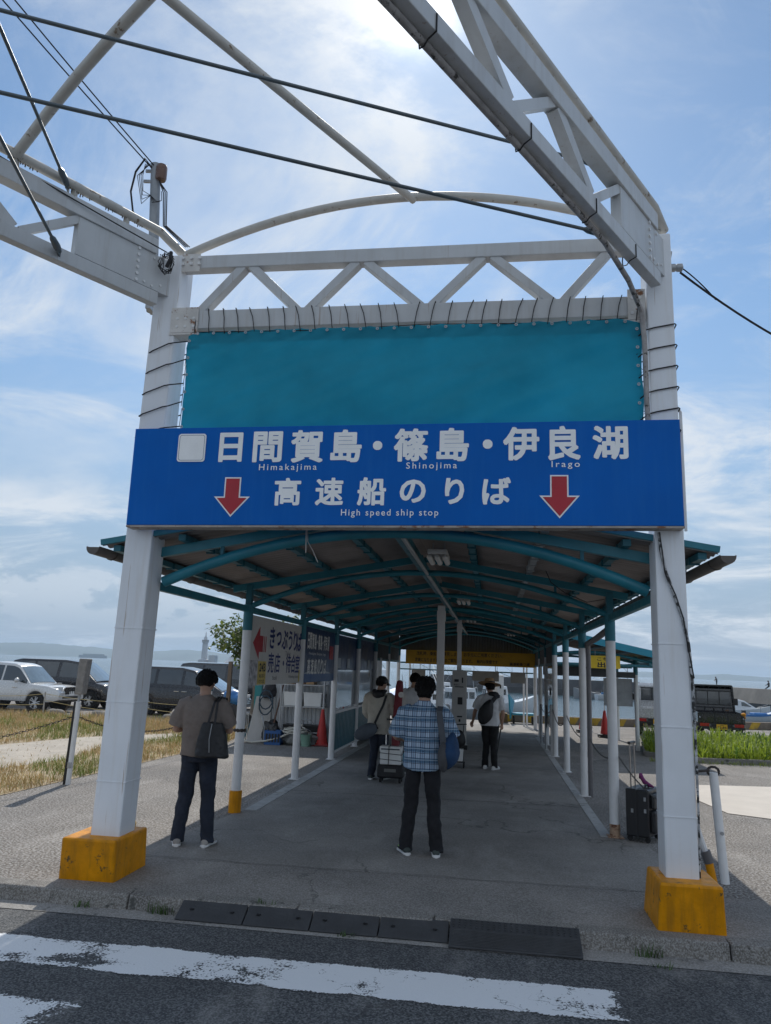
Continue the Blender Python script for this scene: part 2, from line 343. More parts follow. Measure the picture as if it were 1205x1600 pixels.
# ================================================================== SETTING: ground, road, water, hills
def sheet(name, poly, z, m, parent=None, kind='structure'):
    mb = MB(); mb.add([(x, y, z) for x, y in poly], [tuple(range(len(poly)))]); o = mb.build(name, m, parent)
    if not parent: o['kind'] = kind
    return o
LAND = [(-70,5.92),(45,5.92),(45,31.6),(10,30.4),(4,28.4),(-3.4,28.4),(-3.4,30),(-6.9,30),(-6.9,21.7),(-70,21.7)]  # here and below, most coordinates were back-projected from image pixels through the fitted camera
mb = MB(); mb.prism([(x,y,-4.0) for x,y in LAND], (0,0,4.0)); structure(mb.build('yard', M_YARD))
mb = MB(); mb.prism([(x,y,-4.0) for x,y in ((-90,21.7),(-6.9,21.7),(-6.9,44),(-90,44))], (0,0,3.52)); structure(mb.build('car_park', M_YARD))
# the walkway slab and the coarser apron at its mouth, with a joint between
sheet('apron', [(-3.55,5.93),(2.2,5.93),(2.2,6.98),(-3.3,6.92)], 0.004, M_APRON)
sheet('walkway', [(-3.3,6.925),(1.9,6.985),(1.6,8.9),(1.33,9.0),(1.33,28.3),(-3.0,28.3),(-3.0,9.0)], 0.004, M_CONC)
mb = MB()
for y0, y1 in ((9.1,11.2),(11.25,14.2),(14.25,17.0),(17.05,22.0)): mb.box(1.20,1.315,y0,y1,0.004,0.010)
for y0, y1 in ((9.3,10.6),(10.65,13.0),(13.05,17.0),(17.05,20.0)): mb.box(-2.95,-2.80,y0,y1,0.004,0.010)
structure(mb.build('edge_line', M_WLINE))
mb = MB()   # dark joints between the slab pours
for y in (10.9, 14.8, 19.0, 23.2):
    p = [(-2.95+4.2*i/14, y+0.02*math.sin(i*2.1)+0.03*i/14) for i in range(15)]
    for a, b in zip(p, p[1:]): mb.add([(a[0],a[1]-.007,.009),(b[0],b[1]-.007,.009),(b[0],b[1]+.007,.009),(a[0],a[1]+.007,.009)], [(0,1,2,3)])
p = [(-3.3+5.4*i/30, 6.94+0.018*math.sin(i*1.7)+0.012*math.sin(i*0.6)+0.055*i/30) for i in range(31)]
for a, b in zip(p, p[1:]): mb.add([(a[0],a[1]-.0025,.010),(b[0],b[1]-.003,.010),(b[0],b[1]+.002,.010),(a[0],a[1]+.003,.010)], [(0,1,2,3)])
structure(mb.build('pavement_joint', mat('joint_dirt', (0.065,0.063,0.06), 0.95)))
# kerb stones
mb = MB(); x = -9.0; rr = random.Random(3)
while x < 9:
    L_ = 1.0 if rr.random() < 0.7 else 1.3
    j = rr.uniform(-0.006, 0.006)
    mb.hexa([(x+.004,5.795+j,-0.12),(x+L_-.004,5.795+j,-0.12),(x+L_-.004,5.985,-0.12),(x+.004,5.985,-0.12),
             (x+.004,5.825+j,0.009+j*.3),(x+L_-.004,5.825+j,0.009+j*.3),(x+L_-.004,5.985,0.010+j*.2),(x+.004,5.985,0.010+j*.2)])
    x += L_
structure(mb.build('kerb', M_KERB, bevel=0.014))
sheet('gutter', [(-40,5.58),(-6,5.60),(-3,5.63),(0,5.60),(3,5.62),(40,5.58),(40,5.90),(-40,5.90)], -0.096, M_GUTR)
sheet('road', [(-60,-30),(60,-30),(60,5.95),(-60,5.95)], -0.10, M_ROAD)
def worn_paint():
    m = bpy.data.materials.new('worn_road_paint'); m.use_nodes = True; nt = m.node_tree; N = nt.nodes; L = nt.links; p = N['Principled BSDF']
    tc = N.new('ShaderNodeTexCoord')
    n1 = N.new('ShaderNodeTexNoise'); n1.inputs['Scale'].default_value = 2.1; n1.inputs['Detail'].default_value = 10; n1.inputs['Roughness'].default_value = 0.72; L.new(tc.outputs['Object'], n1.inputs[0])
    n2 = N.new('ShaderNodeTexNoise'); n2.inputs['Scale'].default_value = 70; n2.inputs['Detail'].default_value = 3; L.new(tc.outputs['Object'], n2.inputs[0])
    vo = N.new('ShaderNodeTexVoronoi'); vo.feature = 'DISTANCE_TO_EDGE'; vo.inputs['Scale'].default_value = 3.2; vo.inputs['Randomness'].default_value = 1.0
    ds = N.new('ShaderNodeVectorMath'); ds.operation = 'ADD'; L.new(tc.outputs['Object'], ds.inputs[0])
    n3 = N.new('ShaderNodeTexNoise'); n3.inputs['Scale'].default_value = 6; n3.inputs['Detail'].default_value = 6; L.new(tc.outputs['Object'], n3.inputs[0])
    sc = N.new('ShaderNodeVectorMath'); sc.operation = 'SCALE'; sc.inputs['Scale'].default_value = 0.35; L.new(n3.outputs['Color'], sc.inputs[0]); L.new(sc.outputs[0], ds.inputs[1]); L.new(ds.outputs[0], vo.inputs['Vector'])
    a = N.new('ShaderNodeMath'); a.operation = 'MULTIPLY_ADD'; L.new(n2.outputs['Fac'], a.inputs[0]); a.inputs[1].default_value = 0.34; L.new(n1.outputs['Fac'], a.inputs[2])
    # paint is worn towards the kerb-side and left end of the first bar and along its edges (attribute painted per vertex on the mesh)
    at = N.new('ShaderNodeAttribute'); at.attribute_name = 'wear'
    b = N.new('ShaderNodeMath'); b.operation = 'ADD'; L.new(a.outputs[0], b.inputs[0]); L.new(at.outputs['Fac'], b.inputs[1])
    r = N.new('ShaderNodeMapRange'); L.new(b.outputs[0], r.inputs[0]); r.inputs[1].default_value = 0.77; r.inputs[2].default_value = 0.81
    cr = N.new('ShaderNodeMapRange'); L.new(vo.outputs['Distance'], cr.inputs[0]); cr.inputs[1].default_value = 0.004; cr.inputs[2].default_value = 0.010; cr.inputs[3].default_value = 1; cr.inputs[4].default_value = 0
    crm = N.new('ShaderNodeMath'); crm.operation = 'MULTIPLY'; L.new(cr.outputs[0], crm.inputs[0])
    gt = N.new('ShaderNodeMapRange'); L.new(n1.outputs['Fac'], gt.inputs[0]); gt.inputs[1].default_value = 0.50; gt.inputs[2].default_value = 0.56; L.new(gt.outputs[0], crm.inputs[1])
    mxm = N.new('ShaderNodeMath'); mxm.operation = 'MAXIMUM'; L.new(r.outputs[0], mxm.inputs[0]); L.new(crm.outputs[0], mxm.inputs[1])
    n4 = N.new('ShaderNodeTexNoise'); n4.inputs['Scale'].default_value = 95; L.new(tc.outputs['Object'], n4.inputs[0])
    rp = N.new('ShaderNodeValToRGB'); L.new(n4.outputs['Fac'], rp.inputs[0]); rp.color_ramp.elements[0].color = (0.03,0.035,0.04,1); rp.color_ramp.elements[1].color = (0.14,0.15,0.16,1)
    mx = N.new('ShaderNodeMix'); mx.data_type = 'RGBA'; mx.inputs['Factor'].default_value = 0; mx.inputs['A'].default_value = (0.74,0.755,0.77,1); L.new(rp.outputs[0], mx.inputs['B'])
    L.new(mx.outputs['Result'], p.inputs['Base Color']); p.inputs['Roughness'].default_value = 0.8
    bp = N.new('ShaderNodeBump'); bp.inputs['Strength'].default_value = 0.6; bp.inputs['Distance'].default_value = 0.008; L.new(n2.outputs['Fac'], bp.inputs['Height']); L.new(bp.outputs[0], p.inputs['Normal'])
    tr = N.new('ShaderNodeBsdfTransparent'); ms = N.new('ShaderNodeMixShader'); L.new(mxm.outputs[0], ms.inputs[0]); L.new(p.outputs[0], ms.inputs[1]); L.new(tr.outputs[0], ms.inputs[2]); L.new(ms.outputs[0], N['Material Output'].inputs[0])
    return m
M_PAINT = worn_paint()
def bar_mark(x0, x1, y0, y1, wear, slant=0.0):
    nx, ny = 60, 12; mb = MB(); w = []
    for i in range(nx+1):
        for j in range(ny+1):
            u, v = i/nx, j/ny; y = y0+(y1-y0)*v
            x = x0+(x1+slant*(1-v)-x0)*u
            mb.v.append((x, y, -0.095)); w.append(wear(u, v, x, y))
    for i in range(nx):
        for j in range(ny):
            a = i*(ny+1)+j; mb.f.append((a, a+ny+1, a+ny+2, a+1))
    o = mb.build('road_marking', M_PAINT); o['kind'] = 'structure'
    at = o.data.attributes.new('wear', 'FLOAT', 'POINT')
    for i, x in enumerate(w): at.data[i].value = x
    return o
edge = lambda v: 0.24*max(0, 1-min(v, 1-v)/0.07)
bar_mark(-4.6, 0.80, 4.70, 5.16, lambda u,v,x,y: edge(v)+0.30*max(0,1-(1-u)/0.03) + 0.26*max(0,1-abs(x+2.75)/0.75)*max(0,1-abs(v-0.28)/0.3) + 0.12*max(0, 1-abs(x+1.6)/0.5), 0.0)
bar_mark(-4.6, -2.10, 3.4, 4.33, lambda u,v,x,y: edge(v)+0.22*max(0,1-(1-u)/0.10)+0.03, -0.3)
bar_mark(-1.45, 0.2, 3.9, 4.23, lambda u,v,x,y: 0.14+edge(v)+0.2*u)
# dried field on the left: bare soil sheet, dirt track, grass
M_SOIL = mat('dry_soil', (0.36,0.27,0.15), 0.95, var=0.25, vs=1.5, speck=(0.15,40), bump=0.6, bs=30)
M_DIRT = mat('pale_dirt', (0.40,0.35,0.285), 0.95, var=0.15, vs=2, speck=(0.12,50), bump=0.5, bs=35)
FIELD = [(-45,6.4),(-6.45,7.2),(-6.1,9.3),(-5.95,12),(-5.85,14.2),(-5.75,16.6),(-6.6,21.6),(-45,21.6)]
sheet('field', FIELD, 0.006, M_SOIL)
DIRT = [(-30,9.5),(-9.2,10.6),(-7.5,11.3),(-7.25,12.6),(-7.6,14.5),(-7.1,17.5),(-7.6,17.9),(-8.9,16.2),(-9.6,13.6),(-12,12.8),(-30,12.2)]
sheet('dirt_track', DIRT, 0.011, M_DIRT)
def inpoly(x, y, P):
    c = False; j = len(P)-1
    for i in range(len(P)):
        if (P[i][1] > y) != (P[j][1] > y) and x < (P[j][0]-P[i][0])*(y-P[i][1])/(P[j][1]-P[i][1])+P[i][0]: c = not c
        j = i
    return c
def blade(mb, x, y, h, w, lean, a, z=0.0):
    dx, dy = math.cos(a), math.sin(a); lx, ly = math.cos(a+1.3)*lean, math.sin(a+1.3)*lean
    mb.add([(x-dx*w,y-dy*w,z),(x+dx*w,y+dy*w,z),(x+lx*.4+dx*w*.7,y+ly*.4+dy*w*.7,z+h*.6),(x+lx*.4-dx*w*.7,y+ly*.4-dy*w*.7,z+h*.6),(x+lx,y+ly,z+h)], [(0,1,2,3),(3,2,4)])
rg = random.Random(11); GM = [mat('straw_grass',(0.50,0.36,0.18),0.8,var=0.3,vs=3), mat('tan_grass',(0.56,0.42,0.20),0.8,var=0.3,vs=3), mat('green_grass',(0.21,0.25,0.05),0.8,var=0.3,vs=3)]
gb = [MB(), MB(), MB()]
n = 0
while n < 85000:
    x = -5.7-22*rg.random()**1.3; y = rg.uniform(7.0, 21.8)
    if not inpoly(x, y, FIELD): continue
    ind = inpoly(x, y, DIRT)
    if ind and rg.random() < 0.93: continue
    q = noise.noise(Vector((x*0.55, y*0.55, 0.3))); q2 = noise.noise(Vector((x*1.7, y*1.7, 5.1)))
    if q2 < -0.30 and rg.random() < 0.6: continue
    far = y > 16.5+0.3*(x+8)*-0.2
    k = 2 if (q > 0.18 and rg.random() < 0.75) or rg.random() < 0.10 else (0 if rg.random() < (0.75 if far else 0.35) else 1)
    h = rg.uniform(0.05, 0.17)*(1.35 if far else 0.9)*(0.5 if ind else 1)
    blade(gb[k], x, y, h, rg.uniform(.003,.008), rg.uniform(0,.16), rg.uniform(0,6.28)); n += 1
for b, m, nm in zip(gb, GM, ('straw_grass', 'tan_grass', 'green_grass')): b.build(nm, m)['kind'] = 'stuff'
# pale new concrete on the right
sheet('concrete_patch', [(3.4,13.85),(4.66,14.1),(12,15.6),(12,9.0),(5.0,10.5),(3.6,10.9),(3.12,11.15),(2.98,12.2)], 0.008, M_WCONC)
# water
def water():
    m = bpy.data.materials.new('sea_water'); m.use_nodes = True; nt = m.node_tree; N = nt.nodes; L = nt.links; p = N['Principled BSDF']
    p.inputs['Base Color'].default_value = (0.03,0.07,0.09,1); p.inputs['Roughness'].default_value = 0.12; p.inputs['IOR'].default_value = 1.33
    tc = N.new('ShaderNodeTexCoord'); bs = []
    prev = None
    for s, st, d in ((0.45, 0.55, 0.5), (2.2, 0.6, 0.15), (9.0, 0.5, 0.03)):
        n = N.new('ShaderNodeTexNoise'); n.inputs['Scale'].default_value = s; n.inputs['Detail'].default_value = 3; L.new(tc.outputs['Object'], n.inputs[0])
        b = N.new('ShaderNodeBump'); b.inputs['Strength'].default_value = st; b.inputs['Distance'].default_value = d; L.new(n.outputs['Fac'], b.inputs['Height'])
        if prev: L.new(prev, b.inputs['Normal'])
        prev = b.outputs[0]
    L.new(prev, p.inputs['Normal']); return m
sheet('sea', [(-12000,-60),(12000,-60),(12000,14000),(-12000,14000)], -2.8, water())
# hills across the bay
M_HILL = mat('far_hill_forest', (0.06,0.085,0.06), 0.95, var=0.2, vs=0.004)
def hill(name, pts, depth):   # pts: (x, y, height) along the ridge
    mb = MB(); rows = []
    n = len(pts)
    for i, (x, y, h) in enumerate(pts):
        d = Vector((x, y, 0)).normalized(); rows.append([Vector((x,y,-4))-d*depth, Vector((x,y,h*0.55))-d*depth*0.45, Vector((x,y,h)), Vector((x,y,h*0.5))+d*depth*0.5, Vector((x,y,-4))+d*depth])
    for i in range(n-1):
        b = len(mb.v); mb.v += [tuple(v) for v in rows[i]+rows[i+1]]
        for j in range(4): mb.f.append((b+j, b+5+j, b+6+j, b+j+1))
    return structure(mb.build(name, M_HILL, smooth=80))
def ridge(a0, a1, D, prof, n=90, seed=0.0):
    out = []
    for i in range(n+1):
        t = i/n; a = R(a0+(a1-a0)*t); k = t*(len(prof)-1); j = min(int(k), len(prof)-2); h = prof[j]+(prof[j+1]-prof[j])*(k-j)
        h *= 1+0.10*noise.noise(Vector((i*0.23, seed, 0)))+0.05*noise.noise(Vector((i*0.7, seed, 3)))
        out.append((D*math.sin(a), D*math.cos(a), max(0.5, h)))
    return out
hill('far_hills', ridge(-38.5, -19.0, 5200, (30,48,62,74,76,66,64,52,46,58,68,60,46), seed=1.2), 500)
hill('far_hills', ridge(-19.0, -1.5, 5600, (46,40,34,40,30,30,36,28,22,20), seed=7.0), 500)
hill('far_hills', ridge(9.0, 26.0, 5600, (30,36,30,26,36,30,22,16,10,6,3), seed=4.4), 400)

# sea air between the viewer and the far hills
def haze():
    m = bpy.data.materials.new('sea_haze'); m.use_nodes = True; nt = m.node_tree; N = nt.nodes; L = nt.links; N.clear()
    out = N.new('ShaderNodeOutputMaterial'); v = N.new('ShaderNodeVolumePrincipled'); v.inputs['Color'].default_value = (0.62, 0.80, 1.0, 1); v.inputs['Density'].default_value = 0.00018; v.inputs['Anisotropy'].default_value = 0.2
    L.new(v.outputs[0], out.inputs['Volume'])
    o = MB().box(-9000,9000,-300,9000,-5,90).build('haze', m); o['kind'] = 'stuff'; return o
haze()
# ================================================================== GATE over the road
DA = Vector((-math.sin(R(31.5)), -math.cos(R(31.5)), 0)); DN = Vector((math.cos(R(31.5)), -math.sin(R(31.5)), 0))   # along / across the side trusses
gate = thing('entrance_gate', 'tall white steel gate frame standing on two yellow blocks at the walkway mouth', 'gate', (-0.85,6.3,0))
PLX, PRX = (-3.245,-2.99), (1.262,1.498)
def pillar(x0, x1, tx, y0, y1, ztop, blk_b, blk_t):
    o = MB().taper((x0,x1,y0,y1,0.28), (x0+tx[0],x1+tx[1],y0,y1,ztop)).build('pillar', M_PILLAR, gate, bevel=0.012)
    s = MB()
    for z in (0.74, 1.38, 2.0): s.box(x0-.004+tx[0]*z/5.5,x1+.004+tx[1]*z/5.5,y0-.004,y1+.004,z,z+.008)
    each(s, 'weld_seam', M_PILLAR, o)
    MB().taper((*blk_b,-0.02), (*blk_t,0.325)).build('footing', M_YEL, gate, bevel=0.018)
    return o
pL = pillar(PLX[0], PLX[1], (0.07,0.055), 6.17, 6.45, 5.52, (-3.43,-2.955,6.08,6.66), (-3.41,-2.945,6.03,6.60))
pR = pillar(PRX[0], PRX[1], (0.025,0.0), 6.13, 6.38, 5.50, (1.165,1.635,6.00,6.52), (1.19,1.615,5.965,6.46))
MB().tube([(1.50,6.2,3.95),(1.53,6.2,3.9),(1.53,6.2,2.9)],.012,6).build('conduit', M_POST, pR)
# front truss between the pillars
YT0, YT1 = 6.19, 6.31
MB().box(-3.0,1.27,YT0,YT1,5.385,5.515).build('upper_chord', M_WHITE, gate, bevel=.006)
MB().box(-3.0,1.27,YT0-.012,YT1+.012,4.765,4.945).build('lower_chord', M_WHITE, gate, bevel=.006)
tops = [-2.30,-1.21,-0.06,0.99]; bots = [-2.75,-1.74,-0.605,0.55]
for a, b in ((bots[0],tops[0]-.04),(tops[0]+.04,bots[1]-.04),(bots[1]+.04,tops[1]-.04),(tops[1]+.04,bots[2]-.04),(bots[2]+.04,tops[2]-.04),(tops[2]+.04,bots[3]-.04),(bots[3]+.04,tops[3])):
    za, zb = (4.945, 5.385) if b > a and a in bots or a-.04 in bots else (5.385, 4.945)
    if any(abs(a-t-.04) < .001 for t in tops): za, zb = 5.40, 4.93
    else: za, zb = 4.93, 5.40
    MB().bar((a,(YT0+YT1)/2,za),(b,(YT0+YT1)/2,zb),.10,.075,side=(0,1,0)).build('diagonal', M_WHITE, gate, bevel=.004)
mb = MB().box(-2.985,-2.72,YT0-.03,YT0-.018,4.72,4.97).box(-2.99,-2.70,YT0-.03,YT1,4.70,4.716)
mb.box(1.13,1.275,YT0-.03,YT0-.018,4.72,5.0).box(1.13,1.275,YT0-.03,YT1,4.70,4.716).box(-2.985,-2.76,YT0-.012,YT0-.002,5.35,5.53)
each(mb, 'splice_plate', mat('rusty_white_plate',(0.62,0.60,0.57),0.5,var=0.15,vs=5,spots=((0.24,0.10,0.04),0.58,9)), gate)
mb = MB()
for x in (-2.92,-2.84,-2.76): 
    for z in (4.78,4.86,5.42,5.48): mb.lathe([(.014,-.036),(.014,-.018)],(x,YT0,z),'Y',8)
for x in (1.165,1.23):
    for z in (4.78,4.92): mb.lathe([(.014,-.036),(.014,-.018)],(x,YT0,z),'Y',8)
each(mb, 'bolt', M_POST, gate)
# side trusses running out over the road
def side_truss(p0, L_, tube_off):
    p0 = Vector(p0); W_ = 0.10
    P = lambda s, z, t=0.0: p0+DA*s+DN*t+Vector((0,0,z))
    bc = MB().bar(P(0.06,5.028),P(L_,5.028),.088,.122,side=DN).build('lower_chord', M_WHITE, gate, bevel=.006)
    MB().bar(P(0.12,5.52),P(L_,5.52),.12,.15,side=DN).build('upper_chord', M_WHITE, gate, bevel=.006)
    g = MB().bar(P(-0.05,5.268),P(0.88,5.268),.085,.352,side=DN).build('gusset_plate', M_WHITE, gate, bevel=.004)
    b = MB()
    for sd in (-1, 1):
        for k in range(6):
            c = P(0.30, 5.115+k*0.062, sd*0.0415)
            b.tube([c, c+DN*sd*.014], .015, 8)
        for s_, z in ((0.14,5.40),(0.14,5.12),(0.05,5.16),(0.22,5.13)): c = P(s_, z, sd*0.0415); b.tube([c, c+DN*sd*.012], .012, 8)
    each(b, 'bolt', M_POST, g)
    s = 0.80
    while s < L_-1.1:
        MB().bar(P(s+.03,5.46),P(s+.54,5.08),.07,.07,side=DN).build('strut', M_WHITE, gate, bevel=.003)
        MB().bar(P(s+.60,5.08),P(s+1.10,5.46),.085,.10,side=DN).build('web_brace', M_WHITE, gate, bevel=.003)
        s += 1.13
    t = MB().tube([P(-0.17,5.60,tube_off*0.4),P(0.1,5.685,tube_off),P(L_,5.70,tube_off)],.042,10).build('edge_tube', M_TUBE, gate, smooth=50)
    pk = MB()
    for k in range(int(L_/0.5)): c = P(0.45+k*.5,5.60,tube_off*.7); pk.box(c.x-.02,c.x+.02,c.y-.02,c.y+.02,5.58,5.70)
    each(pk, 'tube_packer', M_TUBE, t)
    fr = MB(); r_ = random.Random(int(L_*10)+int(tube_off*100))
    for k in range(int(L_/0.02)):
        if noise.noise(Vector((k*.09, L_, tube_off*9))) < 0.05: continue
        c = P(0.30+k*.02, 5.66, tube_off); h = r_.uniform(.008,.045); fr.tube([c, c-Vector((0,0,h))+DN*r_.uniform(-.01,.01)], .005, 4)
    fr.build('frayed_edge', mat('dirty_canvas_rag',(0.12,0.10,0.08),0.9,var=0.5,vs=25), t)
    return P
PL = side_truss((-3.1,6.15,0), 7.6, 0.05)
PR = side_truss((1.38,6.12,0), 7.6, 0.02)
# roof tubes
pts = []
for i in range(25):
    u = i/24; x = -2.93+(1.43+2.93)*u; pts.append((x, 6.24, 5.555+0.50*(1-(2*u-1)**2)))
MB().tube(pts,.040,10).build('arch_tube', M_TUBE, gate, smooth=50)
a0 = PL(1.46,5.69,0.05); a1 = PR(3.80,5.69,0.02); ap = (a0+a1)/2+Vector((0,0,0.36))
pts = [a0+(ap-a0)*t+Vector((0,0,0.06*math.sin(PI*t))) for t in (0,.25,.5,.75,1)]+[ap+(a1-ap)*t+Vector((0,0,0.06*math.sin(PI*t))) for t in (.25,.5,.75,1)]
MB().tube(pts,.040,10).build('arch_tube', M_TUBE, gate, smooth=50)
MB().tube([Vector((-0.75,6.24,6.02)), ap, ap+DA*3.2],.036,10).build('ridge_tube', M_TUBE, gate, smooth=50)
def rod(a, b, r=.013):
    o = MB().tube([a, b], r, 8).build('tie_rod', M_CABLE, gate, smooth=60)
    d = (b-a).normalized()
    for p, s in ((a, 1), (b, -1)):
        m = MB(); m.tube([p-d*s*.03, p+d*s*.04, p+d*s*.16, p+d*s*.2], [.02,.032,.026,.013], 8); m.bar(p-d*s*.09-Vector((0,0,.0)), p+d*s*.05, .012, .075)
        m.build('turnbuckle', M_CABLE, o, smooth=50)
rod(PR(0.93,5.04,-.06), PL(4.38,5.04,.06)); rod(PR(0.95,5.61,-.05), PL(4.34,5.61,.05))
rod(PL(1.04,5.04,.08), PR(6.72,5.04,-.06)); rod(PL(1.05,5.655,.08), PR(6.70,5.63,-.05))
# conduit strapped beneath the right truss and down the pillar
pts = [PR(7.0,4.946,-.035),PR(4.0,4.946,-.04),PR(2.2,4.944,-.04),PR(1.0,4.942,-.05),PR(0.45,4.88,-.085),Vector((1.235,6.13,4.78)),Vector((1.245,6.10,4.5)),Vector((1.245,6.10,3.9)),Vector((1.25,6.1,3.78))]
cb = MB().tube(pts,.022,8).build('cable_conduit', mat('weathered_conduit',(0.33,0.31,0.30),0.7,var=0.3,vs=9,spots=((0.04,0.035,0.03),0.56,14)), gate, smooth=60)
mb = MB()
for s in (0.62,1.35,2.3,3.3):
    mb.tube([PR(s,5.07,.048),PR(s,4.962,.048),PR(s,4.945,-.005),PR(s,4.918,-.03),PR(s,4.918,-.06),PR(s,4.96,-.064),PR(s,5.07,-.050)],.005,5)
each(mb, 'cable_tie', M_CORD, cb)
# service cable creeping down the front of the right pillar below the sign
pts = [(1.30,6.10,2.87),(1.31,6.105,2.72),(1.345,6.112,2.55),(1.40,6.115,2.38),(1.455,6.118,2.2),(1.49,6.115,2.0),(1.506,6.12,1.75),(1.51,6.125,1.4),(1.511,6.13,0.9),(1.508,6.14,0.55),(1.506,6.16,0.33)]
MB().tube([Vector(p) for p in pts],[.013]*7+[.011,.009,.008,.007],7).build('service_cable', mat('painted_cable',(0.40,0.41,0.42),0.6,var=0.5,vs=12,spots=((0.02,0.02,0.02),0.50,16)), gate, smooth=60)
MB().tube([(p[0]+.012*math.sin(i*2.3),p[1]-.012,p[2]) for i, p in enumerate(pts[:7])],.005,6).build('service_cable', M_CORD, gate)
MB().tube([(1.47,6.25,5.30),(1.515,6.25,5.33),(1.525,6.25,5.39)],.012,6).build('hook', M_STEEL, gate)
# wire bundle on the left pillar head
mb = MB(); r_ = random.Random(5)
for k in range(5):
    c = Vector((-3.02,6.03,5.36)); q = []
    for j in range(12):
        a = j/11*2*PI+r_.uniform(0,1); q.append(c+Vector((math.cos(a)*r_.uniform(.03,.08), r_.uniform(-.03,.03), math.sin(a)*r_.uniform(.06,.13))))
    mb.tube(q,.004,5)
mb.tube([(-2.98,6.02,5.46),(-2.97,6.0,5.38),(-3.0,6.0,5.30)],.018,6)
mb.build('wire_bundle', M_CORD, gate)
# ------------------------------------------------------------------ canvas and sign
canv = thing('canvas_banner', 'plain teal canvas sheet laced with black cord into the gate above the blue sign', 'banner', (-0.78,6.12,3.7))
def canvas():
    nx, nz = 200, 64; mb = MB(); r_ = random.Random(2)
    for i in range(nx+1):
        for j in range(nz+1):
            u, v = i/nx, j/nz
            x = -2.80+4.03*u; z = 3.70+1.03*v; cr = 0
            if v > .9: z -= 0.012*abs(math.sin(u*PI*19))*(v-.9)*10
            z -= (0.045*max(0,(u-.955)/.045)**2 + .05*max(0,(.03-u)/.03)**2)*(v)
            x += 0.005*math.sin(v*14)*(1-2*u if u<.5 else -(2*u-1))*(abs(2*u-1)>.96)
            d = 0.030*math.sin(9*u-5*v+1.5*math.sin(7*u))*(.4+.6*v)*math.sin(PI*min(1,v*1.3)) + 0.032*noise.noise(Vector((u*5+v*1.5, v*2.2, 2))) + .016*noise.noise(Vector((u*16-v*9, v*4, 7)))*(1.2-abs(v-.5)) 
            for (uc, vc) in ((.66,.25),(.72,.55),(.30,.22)):
                w = (u-uc)*6+(v-vc)*-2.2; d += .045*math.exp(-w*w*2.5)*math.exp(-((v-vc)/.35)**2)
            for (a_, b_, c_, s_) in ((.9,-.5,.62,60),(.55,.8,.70,45),(.95,-.28,.30,70),(.8,.6,1.18,55),(.99,.1,.86,80)):
                q_ = (u*1.6)*a_+v*b_-c_; d += .010*math.exp(-abs(q_)*s_)*(.3+.7*noise.noise(Vector((u*4+s_,v*4,1)))**2*3)
            mb.v.append((x, 6.165-d, z))
    for i in range(nx):
        for j in range(nz):
            a = i*(nz+1)+j; mb.f.append((a, a+nz+1, a+nz+2, a+1))
    o = mb.build('sheet', M_CANVAS, canv, smooth=180)
    sm = o.modifiers.new('thick','SOLIDIFY'); sm.thickness = .002
    MB().box(-2.2,1.2,6.20,6.28,3.66,3.70).build('backing_rail', M_TEALD, canv)
canvas()
mb = MB()
for k in range(26): mb.lathe([(.006,-.004),(.014,-.004),(.014,.001),(.006,.001),(.006,-.004)],(-2.70+k*.152,6.140,4.695),'Y',10,False)
for k in range(6):
    for x in (-2.775,1.195): mb.lathe([(.006,-.004),(.014,-.004),(.014,.001),(.006,.001),(.006,-.004)],(x,6.142,3.80+k*.165),'Y',10,False)
each(mb, 'eyelet', M_STEEL, canv)
for x in (-1.42,-.05): MB().box(x-.012,x+.012,6.128,6.1285,3.72,4.70).build('seam', M_CANVAS, canv) if False else None
mb = MB(); r_ = random.Random(9)
x = -2.74
while x < 1.2:
    dx = -0.05 if x < -0.8 else 0.05; dx += r_.uniform(-.02,.02)
    if x < -2.5: dx = r_.uniform(-.03,.05)
    mb.tube([(x,6.165,4.70),(x+dx*.1,6.150,4.75),(x+dx*.45,6.165,4.86),(x+dx,6.166,4.952),(x+dx,6.33,4.958),(x+dx,6.34,4.75),(x,6.17,4.71)],.0042,5)
    x += r_.uniform(.135,.16)
mb.tube([(-2.76,6.16,4.72),(-1.5,6.165,4.705),(-.6,6.165,4.735),(.5,6.165,4.71),(1.2,6.165,4.74)],.004,5)
for k in range(5):   # left side ties round the pillar
    z = 4.62-k*.205; xa = -3.15-.012*k
    mb.tube([(-2.80,6.16,z+.01+.03*(k%2)),(-2.93,6.158,z),(-2.98,6.152,z-.01),(xa+.02,6.155,z-.075),(xa-.02,6.17,z-.09),(xa-.02,6.47,z-.05),(-2.94,6.47,z+.02)],.006,5)
    mb.tube([(-2.80,6.17,z-.02),(-2.94,6.46,z-.10)],.003,5)
for k in range(6):   # right side ties
    z = 4.62-k*.185
    mb.tube([(1.20,6.16,z-.06),(1.262,6.115,z-.02),(1.33,6.118,z),(1.5,6.118,z+.03),(1.512,6.14,z+.03),(1.512,6.38,z+.02),(1.27,6.40,z)],.006,5)
    mb.tube([(1.19,6.17,z+.06),(1.255,6.2,z+.02),(1.19,6.17,z-.03)],.003,5)
mb.build('lacing_cord', M_CORD, canv)
sign = thing('ferry_sign', 'wide glossy blue sign with white Japanese lettering and two red down arrows on the gate', 'sign', (-0.83,6.05,2.88))
SY = 6.0
mb = MB().hexa([(-3.129,SY,2.873),(1.473,SY,2.905),(1.473,SY+.14,2.905),(-3.129,SY+.14,2.873),(-3.135,SY,3.738),(1.472,SY,3.772),(1.472,SY+.14,3.772),(-3.135,SY+.14,3.738)])
mb.build('panel', M_BLUE, sign, bevel=.004)
